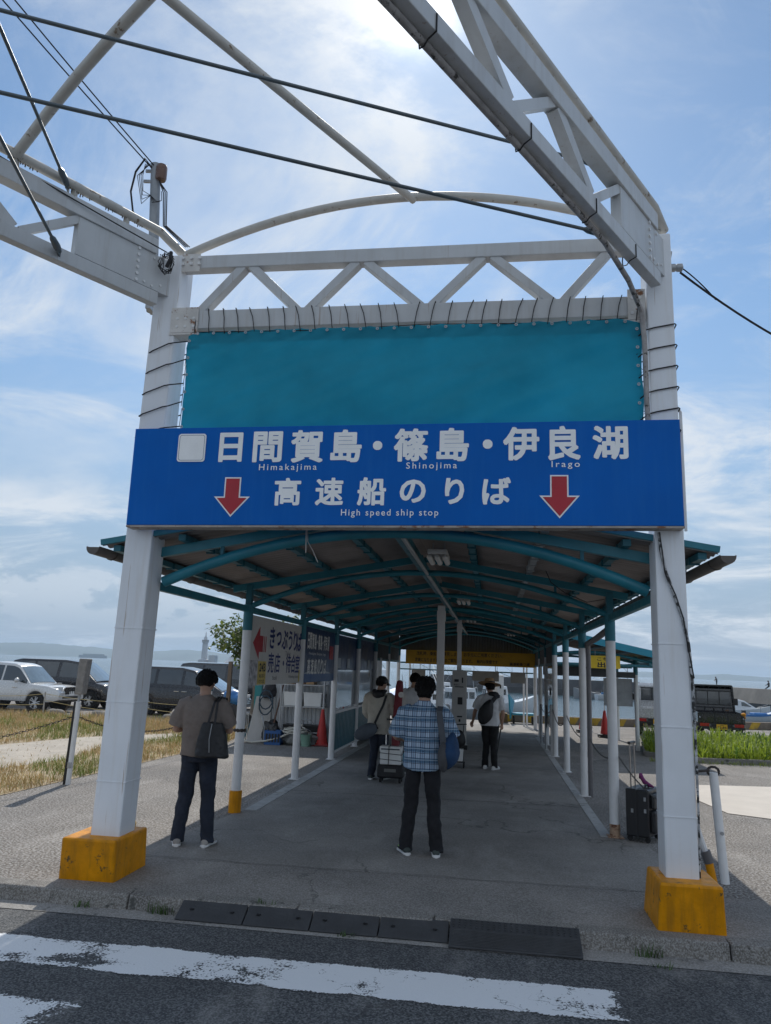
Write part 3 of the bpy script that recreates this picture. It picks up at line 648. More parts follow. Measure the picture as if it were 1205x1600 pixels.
MB().hexa([(-3.13,SY+.004,2.855),(1.474,SY+.004,2.888),(1.474,SY+.14,2.888),(-3.13,SY+.14,2.855),(-3.13,SY+.004,2.8715),(1.474,SY+.004,2.9035),(1.474,SY+.14,2.9035),(-3.13,SY+.14,2.8715)]).build('bottom_trim', mat('rusty_trim',(0.35,0.31,0.28),0.6,var=0.3,spots=((0.2,0.09,0.05),0.55,7)), sign)
OG = (0, SY-.003, 0); EX = (1,0,0); EZ = (0.0072,0,1)
EX = Vector((1,0,0.0065)); EZ = Vector((0,0,1)); ZO = 0.0
def zl(x, z): return z-0.0065*x
mb = MB()
row1 = [('日',-2.243),('間',-1.915),('賀',-1.568),('島',-1.230),('・',-0.962),('篠',-0.680),('島',-0.333),('・',-0.047),('伊',0.224),('良',0.568),('湖',0.930)]
for ch, x in row1: put_text(mb, ch, OG, EX, EZ, (0,0,0), x, 3.572+0.004 if ch != '・' else 3.575, em=0.292, bold=0.031)
row2 = [('高',-1.715),('速',-1.355),('船',-0.997),('の',-0.655),('り',-0.312),('ば',0.027)]
for ch, x in row2: put_text(mb, ch, OG, EX, EZ, (0,0,0), x, 3.180, em=0.245, bold=0.029)
mb.build('lettering', M_WTEXT, sign)
mb = MB()
for t, x0, x1, z in (('Himakajima',-1.978,-1.475,3.387),('Shinojima',-.715,-.296,3.390),('Irago',.466,.688,3.392)): put_text(mb, t, OG, EX, EZ, (0,0,0), (x0+x1)/2, z, w=x1-x0, h=.070 if t!='Irago' else .066, bold=0.006, track=1.35)
put_text(mb, 'High speed ship stop', OG, EX, EZ, (0,0,0), -.844, 2.993, w=.806, h=.070, bold=0.006, track=1.25)
mb.build('small_lettering', M_WTEXT, sign)
def arrow(cx, zt, zn, zb, hw, sw, y, m, name, grow=0.0):
    g = grow
    return MB().add([(cx-sw-g,y,zt+g),(cx-sw-g,y,zn+g),(cx-hw-2.2*g,y,zn+g),(cx,y,zb-1.5*g),(cx+hw+2.2*g,y,zn+g),(cx+sw+g,y,zn+g),(cx+sw+g,y,zt+g)], [(0,1,2,3,4,5,6)]).build(name, m, sign)
for cx, zt, zn, zb in ((-2.199,3.282,3.113,2.966),(0.525,3.300,3.130,2.974)):
    arrow(cx, zt, zn, zb, .132, .060, SY-.004, M_WTEXT, 'arrow_outline', .012); arrow(cx, zt, zn, zb, .132, .060, SY-.007, M_RED, 'arrow')
def rrect(x0, x1, z0, z1, r, y):
    P = []
    for cx, cz, a in ((x1-r,z1-r,0),(x0+r,z1-r,90),(x0+r,z0+r,180),(x1-r,z0+r,270)):
        for k in range(6): P.append((cx+r*math.cos(R(a+18*k)), y, cz+r*math.sin(R(a+18*k))))
    return P
lg = MB().prism(rrect(-2.722,-2.470,3.432,3.684,.025,SY-.004), (0,-.004,0)).build('emblem_plate', M_WTEXT, sign)
a = rrect(-2.710,-2.482,3.444,3.672,.022,SY-.0095); b = rrect(-2.707,-2.485,3.447,3.669,.020,SY-.0095); n = len(a)
MB().add(a+b, [(i,(i+1)%n,n+(i+1)%n,n+i) for i in range(n)]).build('emblem_border', M_NAVY, lg)
# ================================================================== WALKWAY CANOPY
canopy = thing('walkway_canopy', 'long teal framed canopy with low gabled corrugated roof over the walkway', 'canopy', (-0.82,15.5,0))
XL, XR, XC = -3.02, 1.36, -0.82
FR = [6.40, 9.15, 11.95, 14.65, 17.2, 19.8, 22.35, 24.9]
ZE, ZC = 2.735, 3.19                    # sheet height at the eave edge and ridge
EL, ER = -3.44, 1.77
def roof_z(x): return ZE+(ZC-ZE)*(1-abs(x-XC)/(ER-XC))
def corr(y): return 0.014*math.sin(y*2*PI/0.13)
def roof_side(x0, x1, nm):
    mb = MB(); ny = int((25.3-6.22)/0.0325); y0 = 6.22
    for i in range(ny+1):
        y = y0+i*0.0325; c = corr(y); sg = 0.012*noise.noise(Vector((y*.4, x0, 0)))
        for t in (0,.5,1): x = x0+(x1-x0)*t; mb.v.append((x, y, roof_z(x)+c+sg*(1-t)))
    for i in range(ny):
        for j in range(2): a = i*3+j; mb.f.append((a,a+3,a+4,a+1))
    o = mb.build(nm, M_ROOF, canopy, smooth=60); s = o.modifiers.new('thick','SOLIDIFY'); s.thickness = .007; s.offset = 1
roof_side(EL, XC, 'roof_sheet'); roof_side(ER, XC, 'roof_sheet')
# turquoise verge strip at the front end, ridge cap
for x in (EL, ER):
    s = 1 if x < XC else -1
    MB().bar((x-.01*s,6.205,roof_z(x)+.02),(XC,6.205,ZC+.02),.03,.05,side=(0,1,0)).build('verge_trim', M_TEAL, canopy)
MB().bar((XC,6.15,ZC+.03),(XC,25.3,ZC+.03),.30,.02).build('ridge_cap', M_ROOF, canopy)
for x, s in ((EL-.06,-1),(ER+.06,1)):
    mb = MB(); n = 8
    q = [Vector((x+.06*math.cos(PI+PI*k/n), 0, 2.70+.065*math.sin(PI+PI*k/n))) for k in range(n+1)]
    rr_ = [q+[v+Vector((0,0,.008)) for v in reversed(q)]]
    mb.rings([[v+Vector((0,y,0)) for v in rr_[0]] for y in (6.16,25.35)]); mb.prism([v+Vector((0,6.155,0)) for v in q], (0,.008,0)); g = mb.build('gutter', M_GUTTER, canopy, smooth=50)
    hk = MB()
    for k in range(20): y = 6.5+k*.95; hk.bar((x,y,2.765),(x-s*.22,y,2.79),.02,.006); hk.tube([(x+.066*math.cos(PI+PI*j/6),y,2.70+.07*math.sin(PI+PI*j/6)) for j in range(7)],.005,4)
    hk.build('gutter_hook', M_GUTTER, g)
def arc_pts(y, z0, z1, x0, x1, n=20): return [(x0+(x1-x0)*i/n, y, z0+(z1-z0)*(1-(2*i/n-1)**2)) for i in range(n+1)]
for k, y in enumerate(FR):
    if k:   # first bay end is carried by the gate pillars
        for x in (XL, XR):
            p = MB().lathe([(.056,0.0),(.056,2.16)],(x,y,0),n=16).build('post', M_POST, canopy, smooth=40)
            MB().lathe([(.060,2.14),(.060,2.46)],(x,y,0),n=16).build('post_head', M_TEAL, p, smooth=40)
            if k == 1 and x == XL: MB().lathe([(.075,-.01),(.075,.245),(.06,.25)],(x,y,0),n=18).build('post_sleeve', M_YEL, p, smooth=40)
            elif k == 1: MB().taper((x-.085,x+.085,y-.085,y+.085,0.004),(x-.085,x+.085,y-.085,y+.085,.016)).lathe([(.0575,.01),(.0575,.14)],(x,y,0)).build('base_plate', mat('rusty_base',(0.45,0.30,0.20),0.7,var=0.4,spots=((0.15,0.06,0.03),0.5,12)), p)
            else: MB().taper((x-.08,x+.08,y-.08,y+.08,0.004),(x-.08,x+.08,y-.08,y+.08,.014)).build('base_plate', M_POST, p)
    xa, xb = (XL+.1, XR-.1) if k == 0 else (XL, XR)
    t = MB().tube(arc_pts(y, 2.43, 2.90, xa, xb), .050 if k == 0 else .036, 10).build('arch_tie', M_TEAL, canopy, smooth=50)
    for s, e in ((-1, EL+.2), (1, ER-.2)):
        xs = e if k else (XL-.1 if s < 0 else XR+.1)
        MB().bar((xs,y+.02,roof_z(xs)-.115),(XC+.02*s,y+.02,ZC-.115),.06,.085,side=(0,1,0)).build('rafter', M_TEAL, canopy, bevel=.003)
    st = MB()
    for x in (XL+.62, XR-.62, XC): 
        u = (x-xa)/(xb-xa); za = 2.43+.47*(1-(2*u-1)**2); st.bar((x,y+.01,za),(x,y+.02,roof_z(x)-.1),.03,.03)
    if k: 
        for x in (XL, XR): st.bar((x,y,2.44),(x,y+.01,roof_z(x)-.1),.075,.075)
    each(st, 'frame_strut', M_TEALD, t)
for x in (-3.32,-2.72,-2.05,-1.40,-0.22,0.43,1.08,1.66):
    mb = MB().bar((x,6.25,roof_z(x)-.045),(x,25.2,roof_z(x)-.045),.065,.055)
    for k in range(42): mb.box(x-.045,x+.045,6.5+k*.45,6.515+k*.45,roof_z(x)-.085,roof_z(x)-.02)
    mb.build('purlin', M_TEALD if x < 0.2 or x > .6 else M_STEEL, canopy)
MB().bar((XC-.02,6.45,2.955),(XC-.02,24.9,2.955),.085,.10).build('ridge_beam', M_TEALD, canopy)
MB().tube([(XC+.03,6.5,2.885),(XC+.03,24.8,2.885)],.022,8).build('conduit', M_STEEL, canopy, smooth=50)
for x in (XL, XR): MB().bar((x,6.4,2.40),(x,24.9,2.40),.055,.075).build('eave_beam', M_TEAL, canopy, bevel=.003)
# centre posts carrying the ridge
for x, y, w in ((-0.93,14.0,.13),(-0.76,18.0,.10)):
    p = MB().box(x-w/2,x+w/2,y-w/2,y+w/2,0,2.90).build('centre_post', M_POST, canopy, bevel=.005)
    MB().box(x-w/2-.012,x+w/2+.012,y-w/2-.012,y+w/2+.012,2.62,2.80).build('post_collar', M_POST, p)
# end wall gable and side cladding at the far end
def corr_panel(name, x0, y0, x1, y1, z0, zf, m, amp=.012, pitch=.09):
    L_ = math.hypot(x1-x0,y1-y0); n = int(L_/pitch*4); mb = MB(); nx, ny = -(y1-y0)/L_, (x1-x0)/L_
    for i in range(n+1):
        t = i/n; a = amp*math.sin(t*L_/pitch*2*PI); x, y = x0+(x1-x0)*t, y0+(y1-y0)*t
        mb.v += [(x+nx*a,y+ny*a,z0),(x+nx*a,y+ny*a,zf(x) if callable(zf) else zf)]
    for i in range(n): mb.f.append((2*i,2*i+2,2*i+3,2*i+1))
    return mb.build(name, m, canopy, smooth=60)
corr_panel('gable_panel', XL, 25.0, XR, 25.0, 2.34, lambda x: roof_z(x)+.0, M_DARKCORR)
corr_panel('side_cladding', XL, 20.0, XL, 24.85, 1.98, 2.78, M_DARKCORR)
corr_panel('side_cladding', XR, 17.3, XR, 24.85, 1.98, 2.78, M_DARKCORR)
mb = MB().bar((XL,20.0,1.95),(XL,24.9,1.95),.05,.06).bar((XR,17.2,1.95),(XR,24.9,1.95),.05,.06).bar((XL,25.0,1.93),(XR,25.0,1.93),.05,.05).bar((XL,25.0,1.72),(XR,25.0,1.72),.04,.04); mb.build('cladding_rail', M_TEALD, canopy)
mb = MB()
for x in (-2.72, 1.15, 1.05): mb.lathe([(.03,0),(.03,2.0)],(x,25.6 if x<0 else 26.1,0),n=10)
mb.box(XL-.06,XL+.06,20.55,20.67,0,2.0); each(mb, 'slim_post', M_POST, canopy)
# downpipe at the second right post
dp = MB().tube([(XR+.02,9.2,2.30),(XR+.04,10.6,2.235),(1.42,11.82,2.20),(1.435,11.93,2.15),(1.44,11.95,2.0),(1.44,11.95,0.0)],.042,12).build('downpipe', M_GREYPIPE, canopy, smooth=50)
mb = MB()
for z in (.35,.98,1.85): mb.lathe([(.047,-.012),(.047,.012)],(1.44,11.95,z)); mb.bar((1.44,11.95,z),(1.36,11.95,z),.012,.012)
mb.lathe([(.048,.55),(.048,.63)],(1.44,11.95,0)); mb.build('pipe_clip', M_GREYPIPE, dp)
# loose twine and wires hanging from the frame
tw = mat('frayed_twine',(0.45,0.42,0.38),0.8)
MB().tube([(-1.62,6.36,2.98),(-1.60,6.33,2.80),(-1.55,6.33,2.72),(-1.50,6.33,2.62)],.004,5).tube([(-1.62,6.33,2.95),(-1.61,6.32,2.70)],.006,5).build('twine', tw, canopy)
MB().tube([(0.62,9.0,2.93),(0.68,9.05,2.80),(0.85,9.1,2.68),(1.1,9.12,2.58),(1.3,9.12,2.62)],.005,5).build('loose_wire', M_CORD, canopy)
# lamps (unlit)
def lamp(nt):
    t = thing('fluorescent_lamp', 'unlit triple tube lamp hanging under the canopy', 'lamp')
    MB().box(-.10,.10,-.04,.46,-.03,.02).build('casing', M_TUBELAMP, t, bevel=.01)
    for x in (-.08,0,.08): 
        MB().tube([(x,-.03,-.055),(x,.0,-.06),(x,.42,-.06),(x,.45,-.055)],[.012,.03,.03,.012],10).build('lamp_tube', M_TUBELAMP, t, smooth=50)
    MB().bar((-.06,.2,.02),(-.06,.2,.12),.015,.015).build('hanger', M_STEEL, t); MB().bar((.06,.2,.02),(.06,.2,.12),.015,.015).build('hanger', M_STEEL, t)
    return t
l0 = lamp(3); spots_ = [(-.56,7.62,2.93,'nearest unlit triple tube lamp beside the ridge pipe just behind the blue sign'),(-.48,12.6,2.93,'second unlit triple tube lamp beside the ridge pipe in the middle of the canopy'),(-.48,17.4,2.93,'unlit triple tube lamp beside the ridge pipe near the second centre post'),(.52,21.0,2.80,'unlit triple tube lamp on the right slope near the end gable')]
for i, (x, y, z, lb) in enumerate(spots_):
    o = l0 if i == 0 else copy_tree(l0)
    place(o, (x,y,z), 0, lb); o['group'] = 'lamps under the canopy'
# ------------------------------------------------------------------ hanging banner and boards at the far end
ban = thing('notice_banner', 'long yellow banner with two lines of black Japanese text across the walkway end', 'banner', (-.7,24.8,1.9))
MB().box(-2.78,1.38,24.78,24.80,1.895,2.335).build('sheet', M_YBAN, ban)
mb = MB(); O2 = (0,24.776,0)
put_text(mb,'改札時、乗船券を拝見します。お手元にご用意ください。',O2,(1,0,0),(0,0,1),(0,0,0),-1.05,2.235,w=2.75,h=.125,bold=.012)
put_text(mb,'定員になりますと次便のご案内となります。',O2,(1,0,0),(0,0,1),(0,0,0),-1.55,2.03,w=1.85,h=.125,bold=.016)
put_text(mb,'船内は禁煙です',O2,(1,0,0),(0,0,1),(0,0,0),-.15,2.03,w=.66,h=.115,bold=.016); put_text(mb,'高速船乗り場',O2,(1,0,0),(0,0,1),(0,0,0),.87,1.985,w=.62,h=.10,bold=.02)
mb.build('lettering', M_BLACK, ban)
gb_ = mat('grey_board',(0.30,0.29,0.27),0.6,var=0.12)
for x0, x1, z0, z1, lb in ((-2.57,-2.12,1.42,1.72,'small grey board hanging under the left end of the yellow banner'),(-.62,.22,1.43,1.74,'wide grey board hanging under the middle of the yellow banner'),(.58,1.05,1.40,1.74,'small grey board hanging under the right end of the yellow banner')):
    b = thing('hanging_board', lb, 'board', ((x0+x1)/2,24.72,z0), 'boards hanging under the yellow banner')
    MB().box(x0,x1,24.70,24.72,z0,z1).build('plate', gb_, b); MB().bar((x0+.05,24.71,z1),(x0+.05,24.71,1.90),.01,.01).build('hanger', M_STEEL, b); MB().bar((x1-.05,24.71,z1),(x1-.05,24.71,1.90),.01,.01).build('hanger', M_STEEL, b)
# ticket office sign, white, on the left posts
ts = thing('ticket_office_sign', 'white board with navy Japanese lettering and red left arrow between the left posts', 'sign', (XL+.07,10.6,1.45))
SX = XL-.005
MB().box(SX-.03,SX,9.19,11.92,1.46,2.345).build('panel', M_WBOARD, ts)
O3 = (SX+.003,0,0); EY = (0,1,0); UZ = (0,0,1)
mb = MB()
for ch, y in zip('きっぷうりば',(10.30,10.63,10.95,11.26,11.55,11.80)): put_text(mb,ch,O3,EY,UZ,(0,0,0),y-.02,2.095,em=.33 if ch!='っ' else .35,bold=.022)
for ch, y in zip('売店・待合室',(10.28,10.60,10.92,11.20,11.48,11.74)): put_text(mb,ch,O3,EY,UZ,(0,0,0),y,1.755,em=.29 if ch!='・' else .3,bold=.016)
mb.build('lettering', M_NAVY, ts)
mb = MB()
put_text(mb,'Ticket',O3,EY,UZ,(0,0,0),11.15,1.90,w=.30,h=.06); put_text(mb,'Stall',O3,EY,UZ,(0,0,0),10.5,1.55,w=.22,h=.055); put_text(mb,'Waiting room',O3,EY,UZ,(0,0,0),11.55,1.555,w=.62,h=.06)
mb.build('small_lettering', mat('grey_ink',(0.22,0.22,0.24),0.6), ts)
MB().add([(SX+.003,y,z) for y, z in ((9.42,2.0),(9.70,2.22),(9.70,2.10),(9.86,2.10),(9.86,1.89),(9.70,1.89),(9.70,1.79))],[tuple(range(7))]).add([(SX+.003,y,z) for y, z in ((9.90,1.89),(9.93,1.89),(9.93,2.10),(9.90,2.10))],[(0,1,2,3)]).add([(SX+.003,y,z) for y, z in ((9.97,1.89),(10.0,1.89),(10.0,2.10),(9.97,2.10))],[(0,1,2,3)]).build('arrow', M_RED, ts)
# posters stuck to its lower corner
MB().box(SX+.001,SX+.004,9.24,9.66,1.46,1.78).build('poster', mat('photo_poster',(0.42,0.40,0.42),0.4,var=0.7,vs=14), ts)
MB().box(SX+.001,SX+.004,9.70,10.06,1.47,1.77).build('poster', mat('yellow_poster',(0.62,0.47,0.12),0.5,var=0.25,vs=12), ts)
mb = MB(); put_text(mb,'243',(SX+.006,0,0),EY,UZ,(0,0,0),9.89,1.69,w=.26,h=.10,bold=.03); put_text(mb,'乗船案内',(SX+.006,0,0),EY,UZ,(0,0,0),9.88,1.58,w=.24,h=.05); put_text(mb,'のりば',(SX+.006,0,0),EY,UZ,(0,0,0),9.88,1.51,w=.24,h=.05); mb.build('poster_lettering', M_BLACK, ts)
MB().box(SX+.001,SX+.006,11.84,11.91,1.48,1.66).build('sticker', mat('yellow_sticker',(0.55,0.45,0.12),0.5,var=.3,vs=20), ts)
# blue route board behind it
M_DBLUE = mat('dark_blue_board',(0.006,0.035,0.12),0.35,var=0.15,vs=2)
M_PBLUE = mat('pale_wave_paint',(0.42,0.46,0.50),0.5,var=0.15,vs=3)
M_MBLUE = mat('mid_blue_paint',(0.03,0.10,0.26),0.45,var=0.15,vs=2)
rb = thing('route_board', 'dark blue route board with white Japanese lettering behind the white ticket sign', 'sign', (XL+.02,13.4,1.45))
MB().box(SX-.03,SX,12.03,14.58,1.46,2.36).build('panel', M_DBLUE, rb)
O4 = (SX+.006,0,0); mb = MB()
for ch, y in zip('日間賀島・篠島・伊良湖',(12.40,12.56,12.73,12.90,13.04,13.18,13.35,13.48,13.62,13.78,13.95)): put_text(mb,ch,O4,EY,UZ,(0,0,0),y,2.14,w=.135 if ch!='・' else .03,h=.26 if ch!='・' else .045,bold=.025)
for ch, y in zip('高速船のりば',(12.48,12.73,12.98,13.23,13.48,13.73)): put_text(mb,ch,O4,EY,UZ,(0,0,0),y,1.72,w=.19,h=.25,bold=.025)
put_text(mb,'Himakajima  Shinojima  Irago',O4,EY,UZ,(0,0,0),13.1,1.93,w=1.3,h=.06); mb.build('lettering', M_WTEXT, rb)
MB().box(SX,SX+.006,14.1,14.42,1.86,2.10).build('red_panel', M_RED, rb)
MB().box(SX,SX+.004,12.05,14.56,1.46,1.60).build('wave_band', M_MBLUE, rb)
mb = MB()
for c in (12.7,13.7): mb.add([(SX+.006,c-.5+i*.1,1.60+.0*i) for i in range(11)]+[(SX+.006,c+.5-i*.1,1.61+.03*math.sin(i*PI/10)) for i in range(11)],[tuple(range(22))])
mb.build('wave_line', M_PBLUE, rb)
gp = thing('screen_panel', 'dark blue panel with glossy pale lower sheet between the third and fifth left posts', 'panel', (XL+.02,16.5,.8))
MB().box(SX-.05,SX-.03,14.75,19.75,1.66,2.36).build('upper_sheet', M_DBLUE, gp)
MB().box(SX-.045,SX-.025,14.75,19.75,0.92,1.66).build('lower_sheet', mat('glossy_sheet',(0.20,0.24,0.28),0.08,var=0.9,vs=1.1,coat=0.8,vstretch=(1,1,.35)), gp)
mb = MB(); O5 = (SX-.026,0,0)
for ch, y in zip('のりば',(16.3,17.4,18.5)): put_text(mb,ch,O5,EY,UZ,(0,0,0),y,2.05,w=.30,h=.34,bold=.02)
mb.build('lettering', mat('dim_white_lettering',(0.16,0.17,0.19),0.5), gp)
mb = MB()
for y in (15.2,16.2,17.6,18.9,19.5):
    mb.add([(SX-.02,y-.16,1.70),(SX-.02,y+.16,1.70),(SX-.02,y+.14,1.90),(SX-.02,y-.14,1.90)],[(0,1,2,3)])
mb.build('painted_mark', M_PBLUE, gp)
# teal hand rail fence under the panel
tr = thing('side_railing', 'teal railing fence with slim bars below the dark blue panel on the left', 'railing', (XL,17.2,0))
mb = MB().bar((XL,14.75,.86),(XL,19.8,.86),.05,.05).bar((XL,14.75,.12),(XL,19.8,.12),.04,.04); mb.build('rail', M_POST, tr)
mb = MB()
for k in range(34): mb.box(XL-.055,XL+.0,14.8+k*.15,14.91+k*.15,.14,.84)
o = mb.build('slat', M_TEALD, tr)
# information pillar at the second centre post
ip = thing('information_pillar', 'tall white information pillar with small notices beside the second centre post', 'pillar', (-.72,17.85,0))
MB().box(-.90,-.57,17.70,17.93,.10,1.735).build('body', mat('pillar_board',(0.50,0.49,0.47),0.5,var=0.08), ip, bevel=.006)
MB().box(-.93,-.54,17.67,17.95,0.004,.10).build('base', M_BLKPLAST, ip)
mb = MB()
for x0,x1,z0,z1 in ((-.85,-.75,1.48,1.54),(-.68,-.65,1.46,1.58),(-.84,-.64,1.36,1.38),(-.77,-.66,.98,1.14),(-.78,-.66,.70,.73),(-.74,-.70,.60,.66)): mb.box(x0,x1,17.692,17.699,z0,z1)
put_text(mb,'乗船口',(0,17.69,0),(1,0,0),UZ,(0,0,0),-.80,1.42,w=.12,h=.04); mb.build('notice', M_BLACK, ip)
# chain railing posts on the right edge of the walkway
def rail_post(h, r=.03, m=M_STEEL):
    t = thing('railing_post', 'short steel railing post', 'post')
    MB().lathe([(r,0),(r,h),(r*.6,h+.02)],n=10).build('shaft', m, t, smooth=50); MB().tube([(-.03,0,h-.02),(0,-.03,h+.03),(.03,0,h-.02)],.008,5).build('ring', M_CHAIN, t)
    MB().lathe([(r*2,0.004),(r*2,.014)],n=10).build('foot', m, t); return t
for (x, y, h, lb) in ((1.23,19.96,.95,'slim grey railing post at the far end of the right walkway edge'),(1.26,18.6,.98,'grey railing post between two others on the right walkway edge'),(1.31,17.25,1.05,'thick white railing post with yellow top at the right walkway edge')):
    t = rail_post(h, .05 if x > 1.3 else .03, M_POST if x > 1.3 else M_STEEL); place(t,(x,y,0),0,lb); t['group'] = 'railing posts on the right'
def chain(name, label, pts, r=.009, m=M_CHAIN, cat='chain', grp=None, link=True):
    t = MB()
    P = [Vector(p) for p in pts]
    if not link: t.tube(P, r, 6)
    else:
        L_ = 0.0; k = 0
        seg = [(b-a).length for a, b in zip(P, P[1:])]; tot = sum(seg); n = int(tot/(r*4.6)); 
        def at(d):
            for a, b, s in zip(P, P[1:], seg):
                if d <= s: return a+(b-a)*(d/s)
                d -= s
            return P[-1]
        for i in range(n):
            a = at(tot*i/n); b = at(tot*(i+1.25)/n); d = (b-a).normalized(); sd = d.cross(Vector((0,0,1))).normalized(); up = sd.cross(d)
            s_ = sd if i % 2 else up; w = r*1.1
            t.tube([a, a+(b-a)*.2+s_*w, a+(b-a)*.8+s_*w, b, a+(b-a)*.8-s_*w, a+(b-a)*.2-s_*w, a], r*.42, 4, False)
    o = t.build(name, m, None, smooth=60); tag(o, label, cat, grp); return o
def sag(a, b, d, n=18): return [Vector(a).lerp(Vector(b), i/n)-Vector((0,0,d*(1-(2*i/n-1)**2))) for i in range(n+1)]
chain('rope_line', 'rope running from the right canopy post to the hook of the right gate pillar', sag((1.36,14.6,1.0),(1.44,11.9,.82),.14)+sag((1.44,11.9,.82),(1.42,9.2,.86),.12)[1:]+sag((1.42,9.15,.86),(1.50,6.50,.72),.10)[1:], .007, mat('dark_rope',(0.10,0.10,0.095),0.8), 'rope')
chain('railing_chain', 'thin chain strung along the small posts at the far right walkway edge', sag((1.23,19.96,.9),(1.31,17.25,1.0),.12)+sag((1.31,17.25,1.0),(1.36,14.6,.98),.25)[1:], .009, M_CHAIN, 'chain', None, False)
# ------------------------------------------------------------------ exit canopy on the right
ex = thing('exit_canopy', 'teal gabled side canopy over the exit on the right behind the black suitcase', 'canopy', (2.7,20,0))
def exz(x): return 2.72-.205*(x-1.35)
mb = MB(); n = int(5.6/.05)
for i in range(n+1):
    y = 17.5+i*.05; c = .012*math.sin(y*2*PI/.15)
    mb.v += [(1.45,y,exz(1.45)+c),(4.0,y,exz(4.0)+c)]
for i in range(n): mb.f.append((2*i,2*i+2,2*i+3,2*i+1))
o = mb.build('roof_sheet', M_ROOF, ex, smooth=60); s = o.modifiers.new('thick','SOLIDIFY'); s.thickness = .008; s.offset = 1
MB().bar((1.45,17.47,exz(1.45)-.045),(4.02,17.47,exz(4.02)-.045),.03,.15,side=(0,1,0)).build('fascia', M_TEALL, ex)
MB().bar((4.03,17.46,exz(4.03)-.05),(4.03,23.1,exz(4.03)-.05),.03,.15).build('fascia', M_TEALL, ex)
for y in (17.8, 19.5, 22.4):
    MB().tube([(1.45+2.3*i/12,y,1.99+.26*math.sin(PI*(.28+.72*(i/12)))**1.0) for i in range(13)],.032,8).build('arch_tie', M_TEAL, ex, smooth=50)
    MB().bar((1.4,y,1.98),(3.9,y,1.98),.04,.05).build('tie_beam', M_TEAL, ex)
    if y > 18: 
        p = MB().lathe([(.05,0),(.05,1.80)],(3.48,y,0),n=12).build('post', M_POST, ex, smooth=40); MB().lathe([(.054,1.78),(.054,2.22)],(3.48,y,0),n=12).build('post_head', M_TEAL, p, smooth=40)
MB().bar((3.48,17.7,2.02),(3.48,23.0,2.02),.05,.06).build('eave_beam', M_TEAL, ex)
for x in (1.9,2.6,3.2,3.8): MB().bar((x,17.55,exz(x)-.05),(x,23.0,exz(x)-.05),.05,.05).build('purlin', M_TEALD, ex)
corr2 = MB().box(1.45,3.45,22.5,22.53,1.70,2.05); corr2.build('end_cladding', M_DARKCORR, ex)
MB().bar((1.5,19.4,1.77),(3.45,19.4,1.77),.03,.14,side=(0,1,0)).build('valance', M_DARKCORR, ex)
es = thing('exit_sign', 'small yellow hanging sign with black exit lettering under the side canopy', 'sign', (2.5,17.75,1.9))
MB().box(2.20,2.84,17.74,17.76,1.895,2.175).build('panel', M_YSIGN, es)
mb = MB(); O6 = (0,17.736,0); put_text(mb,'こちら',O6,(1,0,0),UZ,(0,0,0),2.52,2.10,w=.36,h=.07,bold=.02); put_text(mb,'出口',O6,(1,0,0),UZ,(0,0,0),2.53,1.975,w=.36,h=.115,bold=.03); mb.build('lettering', M_BLACK, es)
MB().bar((2.3,17.75,2.17),(2.3,17.75,2.30),.01,.01).build('hanger', M_STEEL, es); MB().bar((2.74,17.75,2.17),(2.74,17.75,2.28),.01,.01).build('hanger', M_STEEL, es)
nb = thing('weathered_notice_board', 'tall grey weathered notice board hanging beside the exit post', 'board', (3.1,19.6,1.1))
MB().box(2.72,3.40,19.56,19.58,1.02,1.68).build('plate', mat('faded_plate',(0.34,0.36,0.38),0.35,var=0.18,vs=6,streak=((0.2,0.18,0.15),.5)), nb); MB().bar((2.8,19.57,1.68),(2.8,19.57,1.95),.012,.012).build('hanger', M_STEEL, nb); MB().bar((3.3,19.57,1.68),(3.3,19.57,1.95),.012,.012).build('hanger', M_STEEL, nb)
wp = thing('wind_screen', 'grey clear plastic wind screen between two right posts near the exit', 'screen', (XR,18.3,.6))
sc = MB().box(XR-.01,XR+.01,17.3,19.7,.55,1.96); sc.build('sheet', mat('clear_screen',(0.16,0.17,0.18),0.1,var=0.3,vs=3,coat=.5), wp)
MB().box(XR-.03,XR-.012,18.3,18.42,1.25,1.42).build('handle_hole', M_BLKPLAST, wp); MB().bar((XR,17.3,.53),(XR,19.7,.53),.04,.04).bar((XR,17.3,1.6),(XR,19.7,1.6),.03,.02).build('frame', M_STEEL, wp)
# ================================================================== LEFT SHED AND ITS CLUTTER
shed = thing('white_shed', 'low white corrugated shed with teal roof edge left of the walkway', 'shed', (-4.5,18.9,0))
def shed_wall():
    mb = MB(); L_ = 2.0; n = 88
    for i in range(n+1):
        t = i/n; x = -5.28+2.1*t; a = .009*(1 if (i//2) % 2 else -1); mb.v += [(x,17.5+a,0),(x,17.5+a,2.3)]
    for i in range(n): mb.f.append((2*i,2*i+2,2*i+3,2*i+1))
    mb.build('front_wall', mat('white_cladding',(0.66,0.68,0.70),0.45,var=0.05), shed)
    MB().box(-5.28,-3.16,17.52,20.25,0,2.28).build('core', mat('shed_side',(0.5,0.52,0.54),0.6), shed)
shed_wall()
MB().hexa([(-5.7,16.95,2.30),(-3.16,16.95,2.30),(-3.16,20.4,2.36),(-5.7,20.4,2.36),(-5.7,16.95,2.36),(-3.16,16.95,2.36),(-3.16,20.4,2.42),(-5.7,20.4,2.42)]).build('roof', M_TEALL, shed)
MB().box(-5.70,-5.62,17.1,17.18,0,2.3).build('corner_post', M_POST, shed); MB().box(-5.46,-5.30,17.40,17.5,0,1.9).build('side_panel', mat('teal_panel',(0.02,0.22,0.24),.5), shed)
